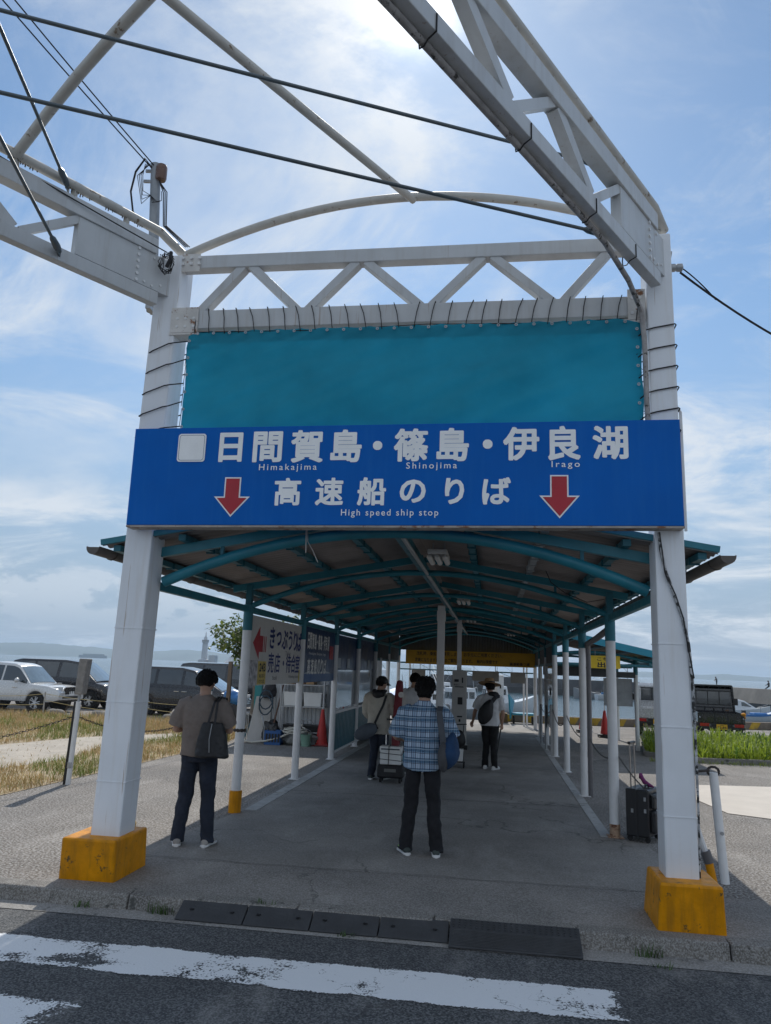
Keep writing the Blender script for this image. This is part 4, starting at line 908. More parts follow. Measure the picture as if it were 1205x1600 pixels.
def shelf():
    t = thing('storage_rack', 'wire storage rack with white bins and cardboard standing against the white shed', 'rack', (-4.2,17.2,0))
    mb = MB()
    for x in (-4.72,-3.72):
        for y in (17.02,17.40): mb.box(x-.015,x+.015,y-.015,y+.015,0.08,1.55)
    mb.build('upright', M_STEEL, t); mb = MB()
    for z in (.25,.80,1.28): mb.box(-4.74,-3.70,17.0,17.42,z,z+.025)
    mb.build('shelf', M_STEEL, t)
    mb = MB()
    for x in (-4.72,-3.72):
        for y in (17.02,17.40): mb.lathe([(.045,-.02),(.045,.02)],(x,y,.045),'X',10)
    mb.build('castor', M_BLKPLAST, t)
shelf()
cb_ = mat('cardboard',(0.36,0.22,0.11),0.85,var=0.15)
for i,(x0,x1,h,c,lb) in enumerate(((-4.66,-4.44,.36,(0.36,0.22,.11),'pale brown cardboard sheet bundle standing left on the top shelf of the rack'),(-4.40,-4.20,.42,(0.20,.12,.07),'dark brown cardboard box on the top shelf of the rack'),(-4.17,-3.98,.40,(.40,.25,.13),'tall orange brown cardboard box on the top shelf of the rack'))):
    m = mat('cardboard_%s' % ('light','dark','orange')[i], c, .85, var=.2); b = MB().box(x0,x1,17.06,17.36,1.307,1.307+h).build('cardboard_box', m, None, bevel=.004); tag(b, lb, 'box', 'cardboard boxes on the rack')
    b.rotation_euler = (0,0,0)
for x0,x1,lb in ((-4.66,-4.26,'left white plastic bin on the middle shelf of the rack'),(-4.20,-3.78,'right white plastic bin on the middle shelf of the rack')):
    t = thing('plastic_bin', lb, 'bin', ((x0+x1)/2,17.2,.827), 'white bins on the rack')
    MB().taper((x0+.02,x1-.02,17.04,17.36,.827),(x0,x1,17.02,17.38,1.12)).build('tub', M_WPLATE, t, bevel=.01); MB().box(x0-.008,x1+.008,17.01,17.39,1.112,1.132).build('rim', M_WPLATE, t)
t = thing('toolbox', 'flat black tray of tools on the lower shelf of the rack', 'tray', (-4.2,17.2,.28)); MB().taper((-4.6,-3.8,17.05,17.36,.276),(-4.65,-3.76,17.03,17.38,.42)).build('tray_body', M_BLKPLAST, t, bevel=.01); MB().tube([(-4.4,17.2,.42),(-4.3,17.2,.52),(-4.05,17.2,.52),(-3.95,17.2,.42)],.012,6).build('handle', M_STEEL, t)
def crumple(name, c, r, m, label, cat, seed):
    def fn(p):
        d = 1+.35*noise.noise(Vector((p.x*5+seed,p.y*5,p.z*7)))+.16*noise.noise(Vector((p.x*14,p.y*14+seed,p.z*18))); q = p*d; q.z = max(q.z,-r[2]*.75); return q
    o = MB().blob(c, r, 40, 26, fn).build(name, m, None, smooth=40); tag(o, label, cat); return o
crumple('folded_tarp', (-4.22,16.9,.13), (.42,.24,.15), mat('grey_tarp',(0.20,0.20,0.19),.55,var=.25), 'crumpled grey tarp heaped at the foot of the storage rack', 'tarp', 3)
crumple('rubbish_bag', (-4.92,17.05,.22), (.20,.20,.26), mat('black_bag',(0.02,0.02,0.022),.3,var=.3), 'black rubbish bag slumped between the folding table and the rack', 'bag', 8)
crumple('dark_cloth_heap', (-5.05,17.2,1.12), (.15,.10,.20), mat('dark_cloth',(0.03,0.03,0.035),.8,var=.3), 'dark cloth bundle hung on poles left of the rack', 'cloth', 5)
t = thing('folding_table', 'white folding table leaning upright against the white shed', 'table', (-5.2,16.9,0))
MB().hexa([(-5.38,16.75,.02),(-4.98,17.02,.02),(-4.98,17.06,.02),(-5.38,16.79,.02),(-5.30,17.05,1.0),(-4.98,17.30,1.0),(-4.98,17.34,1.0),(-5.30,17.09,1.0)]).build('tabletop', M_WBOARD, t, bevel=.006); MB().tube([(-5.3,17.1,.1),(-5.2,17.25,.8),(-5.05,17.3,.8),(-5.02,17.2,.1)],.014,6).build('leg', M_STEEL, t)
t = thing('grille_panel', 'grey metal grille leaning beside the white shed corner', 'grille', (-5.55,16.9,0)); mb = MB()
for k in range(8): mb.box(-5.66+k*.035,-5.655+k*.035+.010,16.9,16.93,.04,.62)
mb.box(-5.67,-5.39,16.89,16.94,.60,.64).box(-5.67,-5.39,16.89,16.94,.02,.06); mb.build('bar', M_STEEL, t)
for x, tp, m, lb in ((-5.5,(-5.05,17.45,1.55),M_TEALD,'dark teal pole leaning steeply left of the rack'),(-4.72,(-5.1,17.45,1.25),M_STEEL,'grey pole leaning across the folding table'),(-4.88,(-4.66,17.46,1.95),mat('brown_pole',(0.12,.06,.04),.7),'brown wooden pole leaning against the rack')):
    tag(MB().tube([(x,16.85,.02),tp],.018,8).build('leaning_pole', m, None, smooth=50), lb, 'pole', 'poles leaning by the shed')
hp = [(-5.45,16.7,.06),(-5.2,16.62,.04),(-4.9,16.62,.08),(-4.6,16.64,.16),(-4.3,16.66,.30),(-4.1,16.7,.45)]
tag(MB().tube(hp,.022,8).build('water_hose', mat('pale_hose',(0.5,0.48,.42),.6), None, smooth=60), 'pale hose curling up from the ground beside the tarp', 'hose')
tag(MB().tube([(-5.05+.16*math.cos(a*.5),17.0,.75+.24*math.sin(a*.5)+.01*a) for a in range(26)],.014,7).build('coiled_cable', mat('blue_black_cable',(0.02,.05,.08),.5), None, smooth=60), 'dark blue coiled cable hanging left of the storage rack', 'cable')
tag(MB().tube([(-4.98,16.75,.02),(-4.97,16.72,.35),(-5.02,16.75,.52),(-5.1,16.9,.60)],.014,7).build('bent_pipe', M_STEEL, None, smooth=60), 'short bent grey pipe standing before the black bag', 'pipe')
def cone(h=.70, lab='', stick=None, wt=False):
    t = thing('traffic_cone', lab, 'traffic cone')
    MB().lathe([(.15,.03),(.135,.06),(.035,h-.02),(.025,h),(.012,h)],n=20).build('cone_body', mat('faded_red_cone',(0.50,0.035,0.03),.55,var=.12), t, smooth=50); MB().box(-.19,.19,-.19,.19,0.004,.035).build('base', mat('dark_red_base',(0.25,.03,.03),.6) if not wt else M_BLKPLAST, t, bevel=.012)
    if wt: MB().lathe([(.10,.036),(.21,.036),(.21,.09),(.11,.10)],n=20).build('weight_ring', M_BLKPLAST, t, smooth=40)
    if stick: MB().tube([(0,0,h-.05),(0.01,0,h+stick)],.012,6).build('stick', M_POST, t)
    return t
place(cone(.78,'faded red traffic cone against the white shed with a dark pole above it',.75), (-3.73,17.0,0)); 
place(cone(.75,'red traffic cone with grey pole and thick black base, nearer of two by the quay',.72,True),(3.22,23.1,0)); place(cone(.75,'red traffic cone with grey pole, farther of two by the quay',.80,True),(2.78,24.6,0))
tag(MB().lathe([(.10,.0),(.10,.05),(.018,.06),(.018,1.55)],(3.05,25.2,0),n=10).build('slim_pole', M_POST, None, smooth=40), 'slim white pole standing between the two red cones', 'pole')
t = thing('covered_scooter', 'scooter under a blue tarp parked behind the first left post', 'scooter', (-6.95,20.5,0))
MB().blob((-6.95,20.5,.80),(.33,.28,.20),24,14,lambda p: p*(1+.35*noise.noise(p*5))).build('tarp', mat('blue_tarp',(0.03,0.16,0.42),.4,var=.2), t, smooth=50)
MB().blob((-6.93,20.5,.42),(.30,.20,.40),20,12,lambda p: p*(1+.2*noise.noise(p*6))).build('scooter_body', M_BLKPLAST, t, smooth=40)
for x in (-7.28,-6.62): MB().lathe([(.10,-.05),(.20,-.05),(.20,.05),(.10,.05)],(x,20.5,.206),'Y',18).build('wheel', M_TYRE, t, smooth=40)
t = thing('storage_crate','blue plastic crate with open sides standing before the white shed','crate',(-4.75,16.75,0)); mb = MB()
mb.box(-4.93,-4.57,16.62,16.64,0.004,.30).box(-4.93,-4.57,16.90,16.92,0.004,.30).box(-4.93,-4.91,16.64,16.90,0.004,.30).box(-4.59,-4.57,16.64,16.90,0.004,.30).box(-4.91,-4.59,16.64,16.90,0.004,.03); mb.build('tub', mat('blue_plastic',(.02,.10,.30),.45,var=.1), t)
mb = MB()
for k in range(5): mb.box(-4.90+k*.068,-4.855+k*.068,16.612,16.62,.06,.24)
mb.build('slot', M_BLACK, t)
t = thing('bucket','pale green bucket with wire handle beside the red traffic cone by the shed','bucket',(-4.02,16.72,0)); MB().lathe([(.10,.004),(.125,.24),(.132,.25),(.115,.25),(.095,.02)],(-4.02,16.72,0),n=20).build('tub', mat('pale_green_plastic',(.25,.42,.32),.5,var=.1), t, smooth=40); MB().tube([(-4.145,16.72,.24),(-4.12,16.70,.33),(-4.02,16.69,.37),(-3.92,16.70,.33),(-3.895,16.72,.24)],.006,6).build('handle', M_STEEL, t)
for x, zt, m, lb in ((-3.40,1.45,M_STEEL,'long handled broom leaning by the shed wall near the third post'),(-3.32,1.30,mat('red_broom_handle',(.35,.03,.03),.5),'red handled broom leaning at the right end of the shed wall')):
    t = thing('broom', lb, 'broom', (x,17.3,0)); MB().tube([(x,17.2,.10),(x-.03,17.46,zt)],.012,7).build('handle', m, t, smooth=50); MB().taper((x-.14,x+.14,17.16,17.22,.004),(x-.06,x+.06,17.17,17.21,.14)).build('brush', mat('brush_bristle',(.10,.12,.07),.9,var=.3,vs=30), t)
q = []
for a in range(60): q.append((-4.28+(.30-.0012*a)*math.cos(a*.55), 16.78+(.20-.001*a)*math.sin(a*.55), .27+.0016*a+.02*math.sin(a*1.3)))
tag(MB().tube(q,.014,6).build('hose_coil', mat('pale_hose',(0.5,0.48,.42),.6), None, smooth=60), 'pale hose coiled loosely on top of the grey tarp', 'hose')
# two old post pairs near the shed
tag(MB().box(-5.86,-5.78,16.6,16.68,0,1.75).build('wooden_post', mat('old_wood',(0.16,.12,.09),.85,var=.3,vstretch=(1,1,.1)), None), 'weathered brown wooden post standing at the shed corner', 'post')
mb = MB().lathe([(.04,0),(.04,1.5)],(-6.15,16.4,0),n=10); t = thing('striped_post','white post with dark teal bands left of the shed corner','post',(-6.15,16.4,0)); mb.build('shaft', M_POST, t, smooth=40)
mb = MB()
for z in (.25,.72,1.1): mb.lathe([(.042,z),(.042,z+.18)],(-6.15,16.4,0),n=10)
mb.build('band', M_TEALD, t)
# ------------------------------------------------------------------ posts and chains of the field edge
t = thing('leaning_post', 'leaning white post with black edge strip and grey board on top at the grass edge', 'post', (-5.82,10.3,0))
b0, b1 = Vector((-5.82,10.3,0)), Vector((-5.80,10.3,1.12))
MB().tube([b0,b1],.036,10).build('shaft', M_POST, t, smooth=40); MB().bar(b0+Vector((-.055,-.01,0)),b1+Vector((-.045,-.01,0)),.03,.02).build('edge_strip', M_BLACK, t)
MB().lathe([(.040,.02),(.040,.10)],(-5.82,10.3,.2),n=10).lathe([(.02,0),(.02,.14)],(-5.80,10.3,1.10),n=8).build('collar', M_STEEL, t)
MB().hexa([(-5.855,10.25,1.22),(-5.745,10.25,1.22),(-5.745,10.40,1.22),(-5.855,10.40,1.22),(-5.84,10.25,1.72),(-5.71,10.25,1.72),(-5.71,10.40,1.72),(-5.84,10.40,1.72)]).build('board', mat('mossy_board',(0.26,.245,.23),.9,var=.25,vs=14,bump=.5), t, bevel=.015)
chain('field_chain','rusty chain drooping from the leaning post to the left frame edge',sag((-5.83,10.3,.92),(-6.9,5.6,.80),.22), .011, M_CHAIN,'chain','chains along the grass edge')
chain('field_chain','rusty chain drooping from the leaning post towards the grey shirted man',sag((-5.80,10.3,.92),(-5.55,14.6,.72),.26), .011, M_CHAIN,'chain','chains along the grass edge')
tag(MB().lathe([(.035,0),(.035,.80)],(-5.55,14.6,0),n=10).build('chain_post', M_POST, None, smooth=40), 'short white chain post half hidden behind the grey shirted man', 'post')
chain('field_chain','chain tied from the short white post to the first left canopy post',sag((-5.55,14.6,.7),(XL,9.22,.95),.10), .011, M_CHAIN,'chain','chains along the grass edge')
tag(MB().tube([(XL+.065*math.cos(a*.9),9.15+.065*math.sin(a*.9),.93+.012*(a%3)) for a in range(22)],.010,6).build('tied_rope', M_CHAIN, None, smooth=60), 'rusty chain wound round the first left canopy post', 'chain')
rp = [(-22,21.2,.62),(-16,21.35,.55),(-13.2,21.5,.62),(-10.0,21.6,.50),(-6.9,21.2,.62)]
for z, lb in ((0,'upper yellowish rope strung before the parked cars'),(-.30,'lower yellowish rope strung before the parked cars')):
    q = []
    for a, b in zip(rp, rp[1:]): q += sag((a[0],a[1],a[2]+z*(.6)),(b[0],b[1],b[2]+z*1.0),.08,8)
    tag(MB().tube(q,.008,5).build('boundary_rope', M_ROPEY, None, smooth=60), lb, 'rope', 'ropes before the parked cars')
for x, y, lb in ((-13.2,21.5,'short stake holding the boundary rope in front of the white car'),(-10.0,21.6,'short stake holding the boundary rope in front of the black minivan')): tag(MB().tube([(x,y,0),(x,y,.68)],.022,7).build('rope_stake', M_STEEL, None, smooth=50), lb, 'stake', 'rope stakes')
def barrier():
    t = thing('barrier_trestle','small pale green A frame barrier stand beside the white car','barrier',(-14.9,21.4,0))
    mb = MB()
    for s in (-1,1): mb.bar((-14.9+.18*s,21.25,0),(-14.9,21.4,.72),.045,.03); mb.bar((-14.9+.18*s,21.55,0),(-14.9,21.4,.72),.045,.03)
    mb.bar((-15.05,21.3,.3),(-14.75,21.3,.3),.03,.03); mb.build('leg_frame', mat('pale_green_paint',(0.16,.28,.27),.5), t); MB().bar((-17.5,21.4,.70),(-14.75,21.4,.70),.05,.05).build('barrier_bar', M_STEEL, t)
barrier()
# kerb stones in the grass
for i,(x,y) in enumerate(((-10.5,21.8),(-9.4,21.9),(-8.6,21.7),(-11.6,21.85),(-13.0,21.8),(-8.0,21.3))):
    tag(MB().blob((x,y,.06),(.28,.16,.13),12,8,lambda p: p*(1+.3*noise.noise(p*5+Vector((i,0,0))))).build('rock', M_KERB, None, smooth=30), ('pale rock','grey rock','small rock','flat rock','broad rock','loose rock')[i]+' lying at the grass edge before the '+('black minivan rear','black minivan middle','black minivan front','black van','white car front','scooter')[i], 'rock', 'rocks before the cars')
# ------------------------------------------------------------------ right foreground bits
t = thing('short_chain_post','white leaning chain post just right of the right gate block','post',(2.0,7.45,0))
MB().tube([(2.03,7.45,0),(1.99,7.5,.92)],.038,12).build('shaft', M_POST, t, smooth=40); MB().tube([(1.99+.05*math.cos(a),7.5,.93+.04*math.sin(a)) for a in [k*.6 for k in range(12)]],.012,6).tube([(1.95,7.48,.94),(1.85,7.45,.93)],.012,6).build('ring', M_CHAIN, t); MB().lathe([(.016,-.05),(.016,-.036)],(2.015,7.45,.42),'Y',8).build('bolt', M_STEEL, t)
t = thing('leaning_brace','short white brace pipe with yellow foot leaning behind the right gate block','brace',(1.72,6.9,0))
MB().tube([(1.56,6.98,1.0),(1.765,7.0,.34)],.022,8).build('pipe', M_POST, t, smooth=40); MB().tube([(1.762,7.0,.35),(1.79,7.0,.26)],.042,10).build('collar', M_GREYPIPE, t, smooth=40); MB().tube([(1.787,7.0,.262),(1.83,7.0,0.02)],.035,10).build('foot', M_YEL, t, smooth=40)
tag(MB().blob((-3.84,8.1,.02),(.085,.07,.065),12,8,lambda p: p*(1+.2*noise.noise(p*9))).build('broken_block', mat('pale_yellow_stone',(0.55,.38,.14),.8,var=.25), None, smooth=30), 'small pale yellow broken block behind the left gate footing', 'block')
# rubber kerb ramps
def ramp(x0, x1, ribbed, hole):
    t = thing('rubber_ramp','','kerb ramp',((x0+x1)/2,5.68,-.095))
    y0, y1 = (5.60,5.855) if ribbed else (5.675,5.835); zt = .020 if ribbed else .006
    MB().hexa([(x0+.004,y0,-.094),(x1-.004,y0,-.094),(x1-.004,y1,-.094),(x0+.004,y1,-.094),(x0+.004,y0,-.082),(x1-.004,y0,-.082),(x1-.004,y1,zt),(x0+.004,y1,zt)]).build('body', M_RUB, t, bevel=.006)
    def on(x, v, e=.003): return Vector((x, y0+(y1-y0)*v, -.082+(zt+.082)*v+e))
    mb = MB()
    if ribbed:
        for k in range(11): v = .06+k*.05; mb.tube([on(x0+.02,v,.002),on(x1-.02,v,.002)],.005,5)
        for i in range(22):
            for j in range(4): c = on(x0+.03+i*(x1-x0-.06)/21, .68+j*.085); mb.blob(c,(.010,.008,.006),6,4)
        mb.build('tread', M_RUB, t)
    else:
        for s in (.2,.8):
            c = on(x0+(x1-x0)*s,.5,.001); mb.lathe([(.016,0),(.016,.004),(.008,.004)],c,n=10)
        mb.build('bolt_hole', M_BLACK, t)
    return t
xs_ = [-2.27,-1.76,-1.27,-.78,-.285]
for i, lb in enumerate(('leftmost flat black rubber ramp at the kerb, nearest the left yellow block','second flat black rubber ramp from the left yellow block','third flat black rubber ramp from the left yellow block','flat black rubber ramp next to the ribbed ramp')):
    r_ = ramp(xs_[i], xs_[i+1], False, 0); r_['label'] = lb; r_['group'] = 'rubber ramps along the kerb'
r_ = ramp(-.285,.615,True,0); r_['label'] = 'long ribbed black rubber ramp right of the flat ramps at the kerb'; r_['group'] = 'rubber ramps along the kerb'
# weeds in the gutter
rg = random.Random(21); gm = mat('weed_green',(0.05,.10,.02),.7,var=.3)
for (x,y,n,h,lb) in ((-2.42,5.78,40,.09,'weed tuft in the gutter left of the rubber ramps'),(-1.66,5.86,24,.06,'weed tuft at the kerb joint above the second ramp'),(1.06,5.76,34,.10,'weed tuft in the gutter below the right yellow block'),(-.98,5.65,16,.05,'small weed sprouting below the flat ramps'),(1.12,5.58,18,.05,'low weed in the gutter nearer the road than the right tuft'),(-3.05,5.77,18,.06,'small weed in the gutter below the left yellow block')):
    mb = MB()
    for k in range(n): blade(mb, x+rg.gauss(0,.05), y+rg.gauss(0,.012), rg.uniform(.4,1)*h, .004, rg.uniform(.01,.06), rg.uniform(0,6.28), -.097 if y < 5.8 else -.01)
    tag(mb.build('weed', gm), lb, 'weed', 'weeds along the kerb')
# plant bed on the right
BED = [(3.45,18.3),(4.3,17.5),(8.8,18.1),(9.6,20.5),(8.6,22.6),(4.6,22.6),(3.9,21.0)]
mb = MB(); q = BED+[BED[0]]
for a, b in zip(q, q[1:]): mb.bar((a[0],a[1],.03),(b[0],b[1],.03),.12,.14)
structure(mb.build('bed_edging', M_KERB, bevel=.01)); sheet('bed_soil', BED, .03, M_SOIL)
GP = [mat('lily_leaf',(0.25,0.33,0.03),.5,var=.3,vs=2,transl=.45), mat('lily_leaf_dark',(0.06,.13,.02),.5,var=.3,vs=2,transl=.35)]
gb = [MB(), MB()]; n = 0
while n < 7500:
    x = rg.uniform(3.4,9.7); y = rg.uniform(17.4,22.7)
    if not inpoly(x,y,BED): continue
    cl = noise.noise(Vector((x*1.6,y*1.6,0))); 
    if cl < -.22 and rg.random() < .85: continue
    h = rg.uniform(.16,.40)*(1+.9*cl); a = rg.uniform(0,6.28); le = rg.uniform(.05,.38); w = .010
    k = 0 if rg.random() < (.85 if x < 6.4 else .45) else 1
    if x > 6.5 and rg.random() < .6: w = .022; h *= .8
    dx, dy = math.cos(a), math.sin(a); px, py = -dy*w, dx*w
    P_ = [(0,0),(.45*le,.62*h),(.8*le,.92*h),(1.25*le,h*(.98 if le < .15 else .86))]; vs = []
    for i,(d,z) in enumerate(P_): s = (1,1,.75,.05)[i]; vs += [(x+dx*d-px*s,y+dy*d-py*s,z+.03),(x+dx*d+px*s,y+dy*d+py*s,z+.03)]
    gb[k].add(vs,[(0,1,3,2),(2,3,5,4),(4,5,7,6)]); n += 1
for b, m in zip(gb, GP): b.build('leafy_ground_cover', m)['kind'] = 'stuff'
mb = MB()
for k in range(1500):
    x = rg.uniform(3.3,9.5); y = rg.uniform(17.0,18.0); 
    if inpoly(x,y,BED): continue
    blade(mb,x,17.3+.1*(x-3.4)+rg.gauss(0,.12),rg.uniform(.03,.10),.006,.04,rg.uniform(0,6.28))
mb.build('low_grass', GM[2])['kind'] = 'stuff'
# ------------------------------------------------------------------ tree behind the ticket sign
def tree(loc, label):
    t = thing('broadleaf_tree', label, 'tree', loc); r_ = random.Random(4); L0 = Vector(loc); leaf = MB(); br = MB()
    br.tube([L0,L0+Vector((.05,0,.7)),L0+Vector((-.02,.05,1.3)),L0+Vector((.05,0,1.9))],[.13,.10,.085,.06],10)
    tips = []
    for k in range(15):
        a = k*2.4+r_.uniform(-.3,.3); l = r_.uniform(.7,1.6); z0 = r_.uniform(1.0,1.9)
        s = L0+Vector((0,0,z0)); e = s+Vector((math.cos(a)*l,math.sin(a)*l*.8,r_.uniform(.15,1.15))); m = s.lerp(e,.5)+Vector((0,0,.14))
        br.tube([s,m,e],[.035,.022,.008],6); tips += [e,m.lerp(e,.5),m]
        for j in range(4): 
            e2 = m.lerp(e,r_.random())+Vector((r_.gauss(0,.28),r_.gauss(0,.28),r_.gauss(.08,.2))); br.tube([m.lerp(e,.4),e2],[.012,.004],5); tips.append(e2)
    br.build('trunk', mat('grey_bark',(0.16,.13,.10),.9,var=.3,vs=12), t, smooth=50)
    lv = [MB(), MB()]
    for c in tips:
        for k in range(r_.randint(30,52)):
            p = c+Vector((r_.gauss(0,.14),r_.gauss(0,.14),r_.gauss(0,.10))); d = Vector((r_.gauss(0,1),r_.gauss(0,1),r_.gauss(-.5,.5))).normalized(); w = d.cross(Vector((r_.gauss(0,.4),r_.gauss(0,.4),1))).normalized(); l = r_.uniform(.12,.21)
            n = w.cross(d)*.015
            lv[0 if r_.random() < .6 else 1].add([p,p+d*l*.45+w*l*.26-n,p+d*l,p+d*l*.45-w*l*.26-n],[(0,1,2),(0,2,3)])
    lv[0].build('crown', mat('tree_leaf',(0.075,.125,.025),.5,var=.3,vs=3,transl=.3), t); lv[1].build('crown', mat('tree_leaf_yellow',(0.16,.20,.04),.5,var=.3,vs=3,transl=.4), t)
tree((-7.6,24.2,0),'leafy broadleaf tree rising behind the white ticket office sign')
# ================================================================== VEHICLES
def lerp_tab(tab, x):
    if x <= tab[0][0]: return tab[0][1]
    for (a, b), (c, d) in zip(tab, tab[1:]):
        if x <= c: return b+(d-b)*(x-a)/(c-a)
    return tab[-1][1]
def wheel(t, x, y, r, side, spokes=5):
    w = MB().lathe([(r*.62,-.10),(r*.93,-.10),(r,-.07),(r,.07),(r*.93,.10),(r*.62,.10),(r*.62,-.10)],(x,y,r),'Y',28,False).build('wheel', M_TYRE, t, smooth=40)
    rm = MB(); s = side
    rm.lathe([(r*.66,-.085),(r*.66,.085),(r*.60,.095),(r*.60,-.085),(r*.66,-.085)],(x,y,r),'Y',28,False)
    for k in range(spokes*2):
        a = 2*PI*(k//2)/spokes+(.16 if k % 2 else -.16); a2 = 2*PI*(k//2)/spokes+(.20 if k % 2 else -.20)
        rm.bar((x+r*.12*math.cos(a),y+s*.07,r+r*.12*math.sin(a)),(x+r*.62*math.cos(a2),y+s*.085,r+r*.62*math.sin(a2)),.05,.025,side=(0,1,0))
    rm.lathe([(r*.16,-.03),(r*.16,.09) if s > 0 else (r*.16,-.09)],(x,y,r),'Y',12)
    rm.build('rim', M_RIM, w, smooth=30)
    MB().lathe([(r*.60,-.03),(r*.60,.0)],(x,y+s*.02,r),'Y',20).build('hub_disc', M_BLKPLAST, w)
def car(label, col, W, belt, roof, zb, wx, wr, wins, ws, front, paint_kw=None, name='parked_car', group=None, cat='car'):
    """side tables along x (front = +x). belt/roof: (x,z); wins: side windows (x0,x1); ws: windscreen x range; zb: sill height"""
    t = thing(name, label, cat, (0,0,0), group)
    x0, x1 = belt[0][0], belt[-1][0]; N_ = 120; paint = col
    def hw(x):
        e = min(x-x0, x1-x)/(x1-x0); return W*(1-.10*max(0,1-e/.06)**2-.03*max(0,1-e/.2))
    rows = []
    for i in range(N_+1):
        x = x0+(x1-x0)*i/N_; z0 = zb+.10*max(0,1-(x1-x)/.5)**2+.08*max(0,1-(x-x0)/.4)**2; zt = lerp_tab(belt, x); h = hw(x)
        for c in wx:
            d = abs(x-c); Ra = wr+.055
            if d < Ra: z0 = max(z0, wr+math.sqrt(Ra*Ra-d*d)*.98)
        z0 = min(z0, zt-.06); L_ = []
        for u, f in ((0,.965),(.12,.995),(.35,1.0),(.62,.992),(.86,.972),(.97,.945),(1.0,.90)): L_.append((x, h*f, z0+(zt-z0)*u))
        L_ += [(x, h*.55, zt+.025), (x, 0, zt+.035)]
        full = L_+[(a,-b,c) for a,b,c in reversed(L_[:-1])]; rows.append(full)
    mb = MB(); mb.rings(rows); mb.build('body', paint, t, smooth=35)
    for c in wx:   # dark wheel housings
        for s in (-1,1): MB().lathe([(wr+.05,-.13),(wr+.05,.13)],(c,s*(W-.20),wr),'Y',20).build('wheel_arch', M_BLKPLAST, t)
    MB().box(x0+.25,x1-.25,-W*.85,W*.85,zb-.03,zb+.15).build('underbody', M_BLKPLAST, t)
    # greenhouse
    g0, g1 = roof[0][0], roof[-1][0]; G_ = []
    def rz(x): return lerp_tab(roof, x)
    def sec(x):
        zt = rz(x); zl_ = lerp_tab(belt, x)-.03; h = hw(x)*.925; hr = min(h, h-.16*max(0,zt-zl_)/.62)
        L_ = [(x,h,zl_)]+[(x,h+(hr-h)*u,zl_+(zt-zl_)*u*.985) for u in (.25,.5,.75,.93)]+[(x,hr-.05,zt),(x,hr*.5,zt+.03),(x,0,zt+.04)]
        return L_+[(a,-b,c) for a,b,c in reversed(L_[:-1])]
    for i in range(81): G_.append(sec(g0+(g1-g0)*i/80))
    mb = MB(); mb.rings(G_); mb.build('cabin', paint, t, smooth=35)
    def patch(xa, xb, s, ua=.16, ub=.90):
        mb = MB(); n = 10; V = []
        for i in range(n+1):
            x = xa+(xb-xa)*i/n; zt = rz(x); zl_ = lerp_tab(belt, x)-.03; h = hw(x)*.925; hr = min(h, h-.16*max(0,zt-zl_)/.62)
            for u in (ua, (ua+ub)/2, ub): V.append((x, s*(h+(hr-h)*u+.006), zl_+(zt-zl_)*u*.985))
        mb.v = V; mb.f = [(i*3+j,i*3+3+j,i*3+4+j,i*3+1+j) for i in range(n) for j in range(2)]; return mb
    for s in (-1,1):
        for xa, xb in wins: patch(xa, xb, s).build('side_window', M_GLASS, t)
    xa, xb = ws; mb = MB(); n = 10
    for i in range(n+1):
        x = xa+(xb-xa)*i/n; zt = rz(x); zl_ = lerp_tab(belt,x)-.03; h = hw(x)*.925; hr = min(h, h-.16*max(0,zt-zl_)/.62)-.07
        mb.v += [(x+.012,-hr,zt+.010),(x+.012,-hr*.5,zt+.036),(x+.012,0,zt+.046),(x+.012,hr*.5,zt+.036),(x+.012,hr,zt+.010)]
    mb.f = [(i*5+j,i*5+5+j,i*5+6+j,i*5+1+j) for i in range(n) for j in range(4)]
    mb.build('windscreen', mat('windscreen_glass',(0.10,.14,.16),.05,var=.3,vs=2,coat=1.0,spec=.9), t)
    for c in wx:
        for s in (-1,1): wheel(t, c, s*(W-.12), wr, s)
    # door seams, handles, mirrors
    for s in (-1,1):
        mb = MB()
        for x in front['seams']:
            zt = lerp_tab(belt,x)-.05; h = hw(x)
            for u,f,u2,f2 in ((.15,.995,.6,.993),(.6,.993,.95,.95)):
                z0_=zb+.05; mb.bar((x,s*(h*f+.002),z0_+(zt-z0_)*u),(x,s*(h*f2+.002),z0_+(zt-z0_)*u2),.008,.004)
        mb.build('door_seam', M_BLACK, t)
        for x in front['handles']: 
            z = lerp_tab(belt,x)-.16; MB().bar((x-.11,s*(hw(x)*.985+.018),z),(x+.11,s*(hw(x)*.985+.018),z),.03,.03).build('door_handle', front.get('hm',M_CHROME), t, bevel=.008)
        xm = front['mirror']; zm = lerp_tab(belt,xm)+.12
        MB().blob((xm,s*(W+.12),zm),(.075,.13,.10),12,8).bar((xm,s*(W-.05),zm-.06),(xm,s*(W+.08),zm-.03),.05,.04).build('wing_mirror', front.get('mm',paint), t, smooth=50)
        xh = x1-front['hl'][0]; zh = front['hl'][1]
        MB().hexa([(xh-.42,s*(hw(xh-.42)*.96),zh-.03),(x1-.03,s*W*.62,zh-.10),(x1-.10,s*W*.50,zh-.10),(xh-.42,s*W*.6,zh-.03),(xh-.42,s*(hw(xh-.42)*.985+.008),zh+.07),(x1+.01,s*W*.64,zh+.08),(x1-.10,s*W*.50,zh+.08),(xh-.42,s*W*.6,zh+.07)]).build('headlight', M_LENS, t, bevel=.01)
    gz0, gz1, gw = front['grille']
    mb = MB().box(x1-.06,x1+.008,-gw,gw,gz0,gz1); g = mb.build('grille', M_BLKPLAST, t)
    mb = MB()
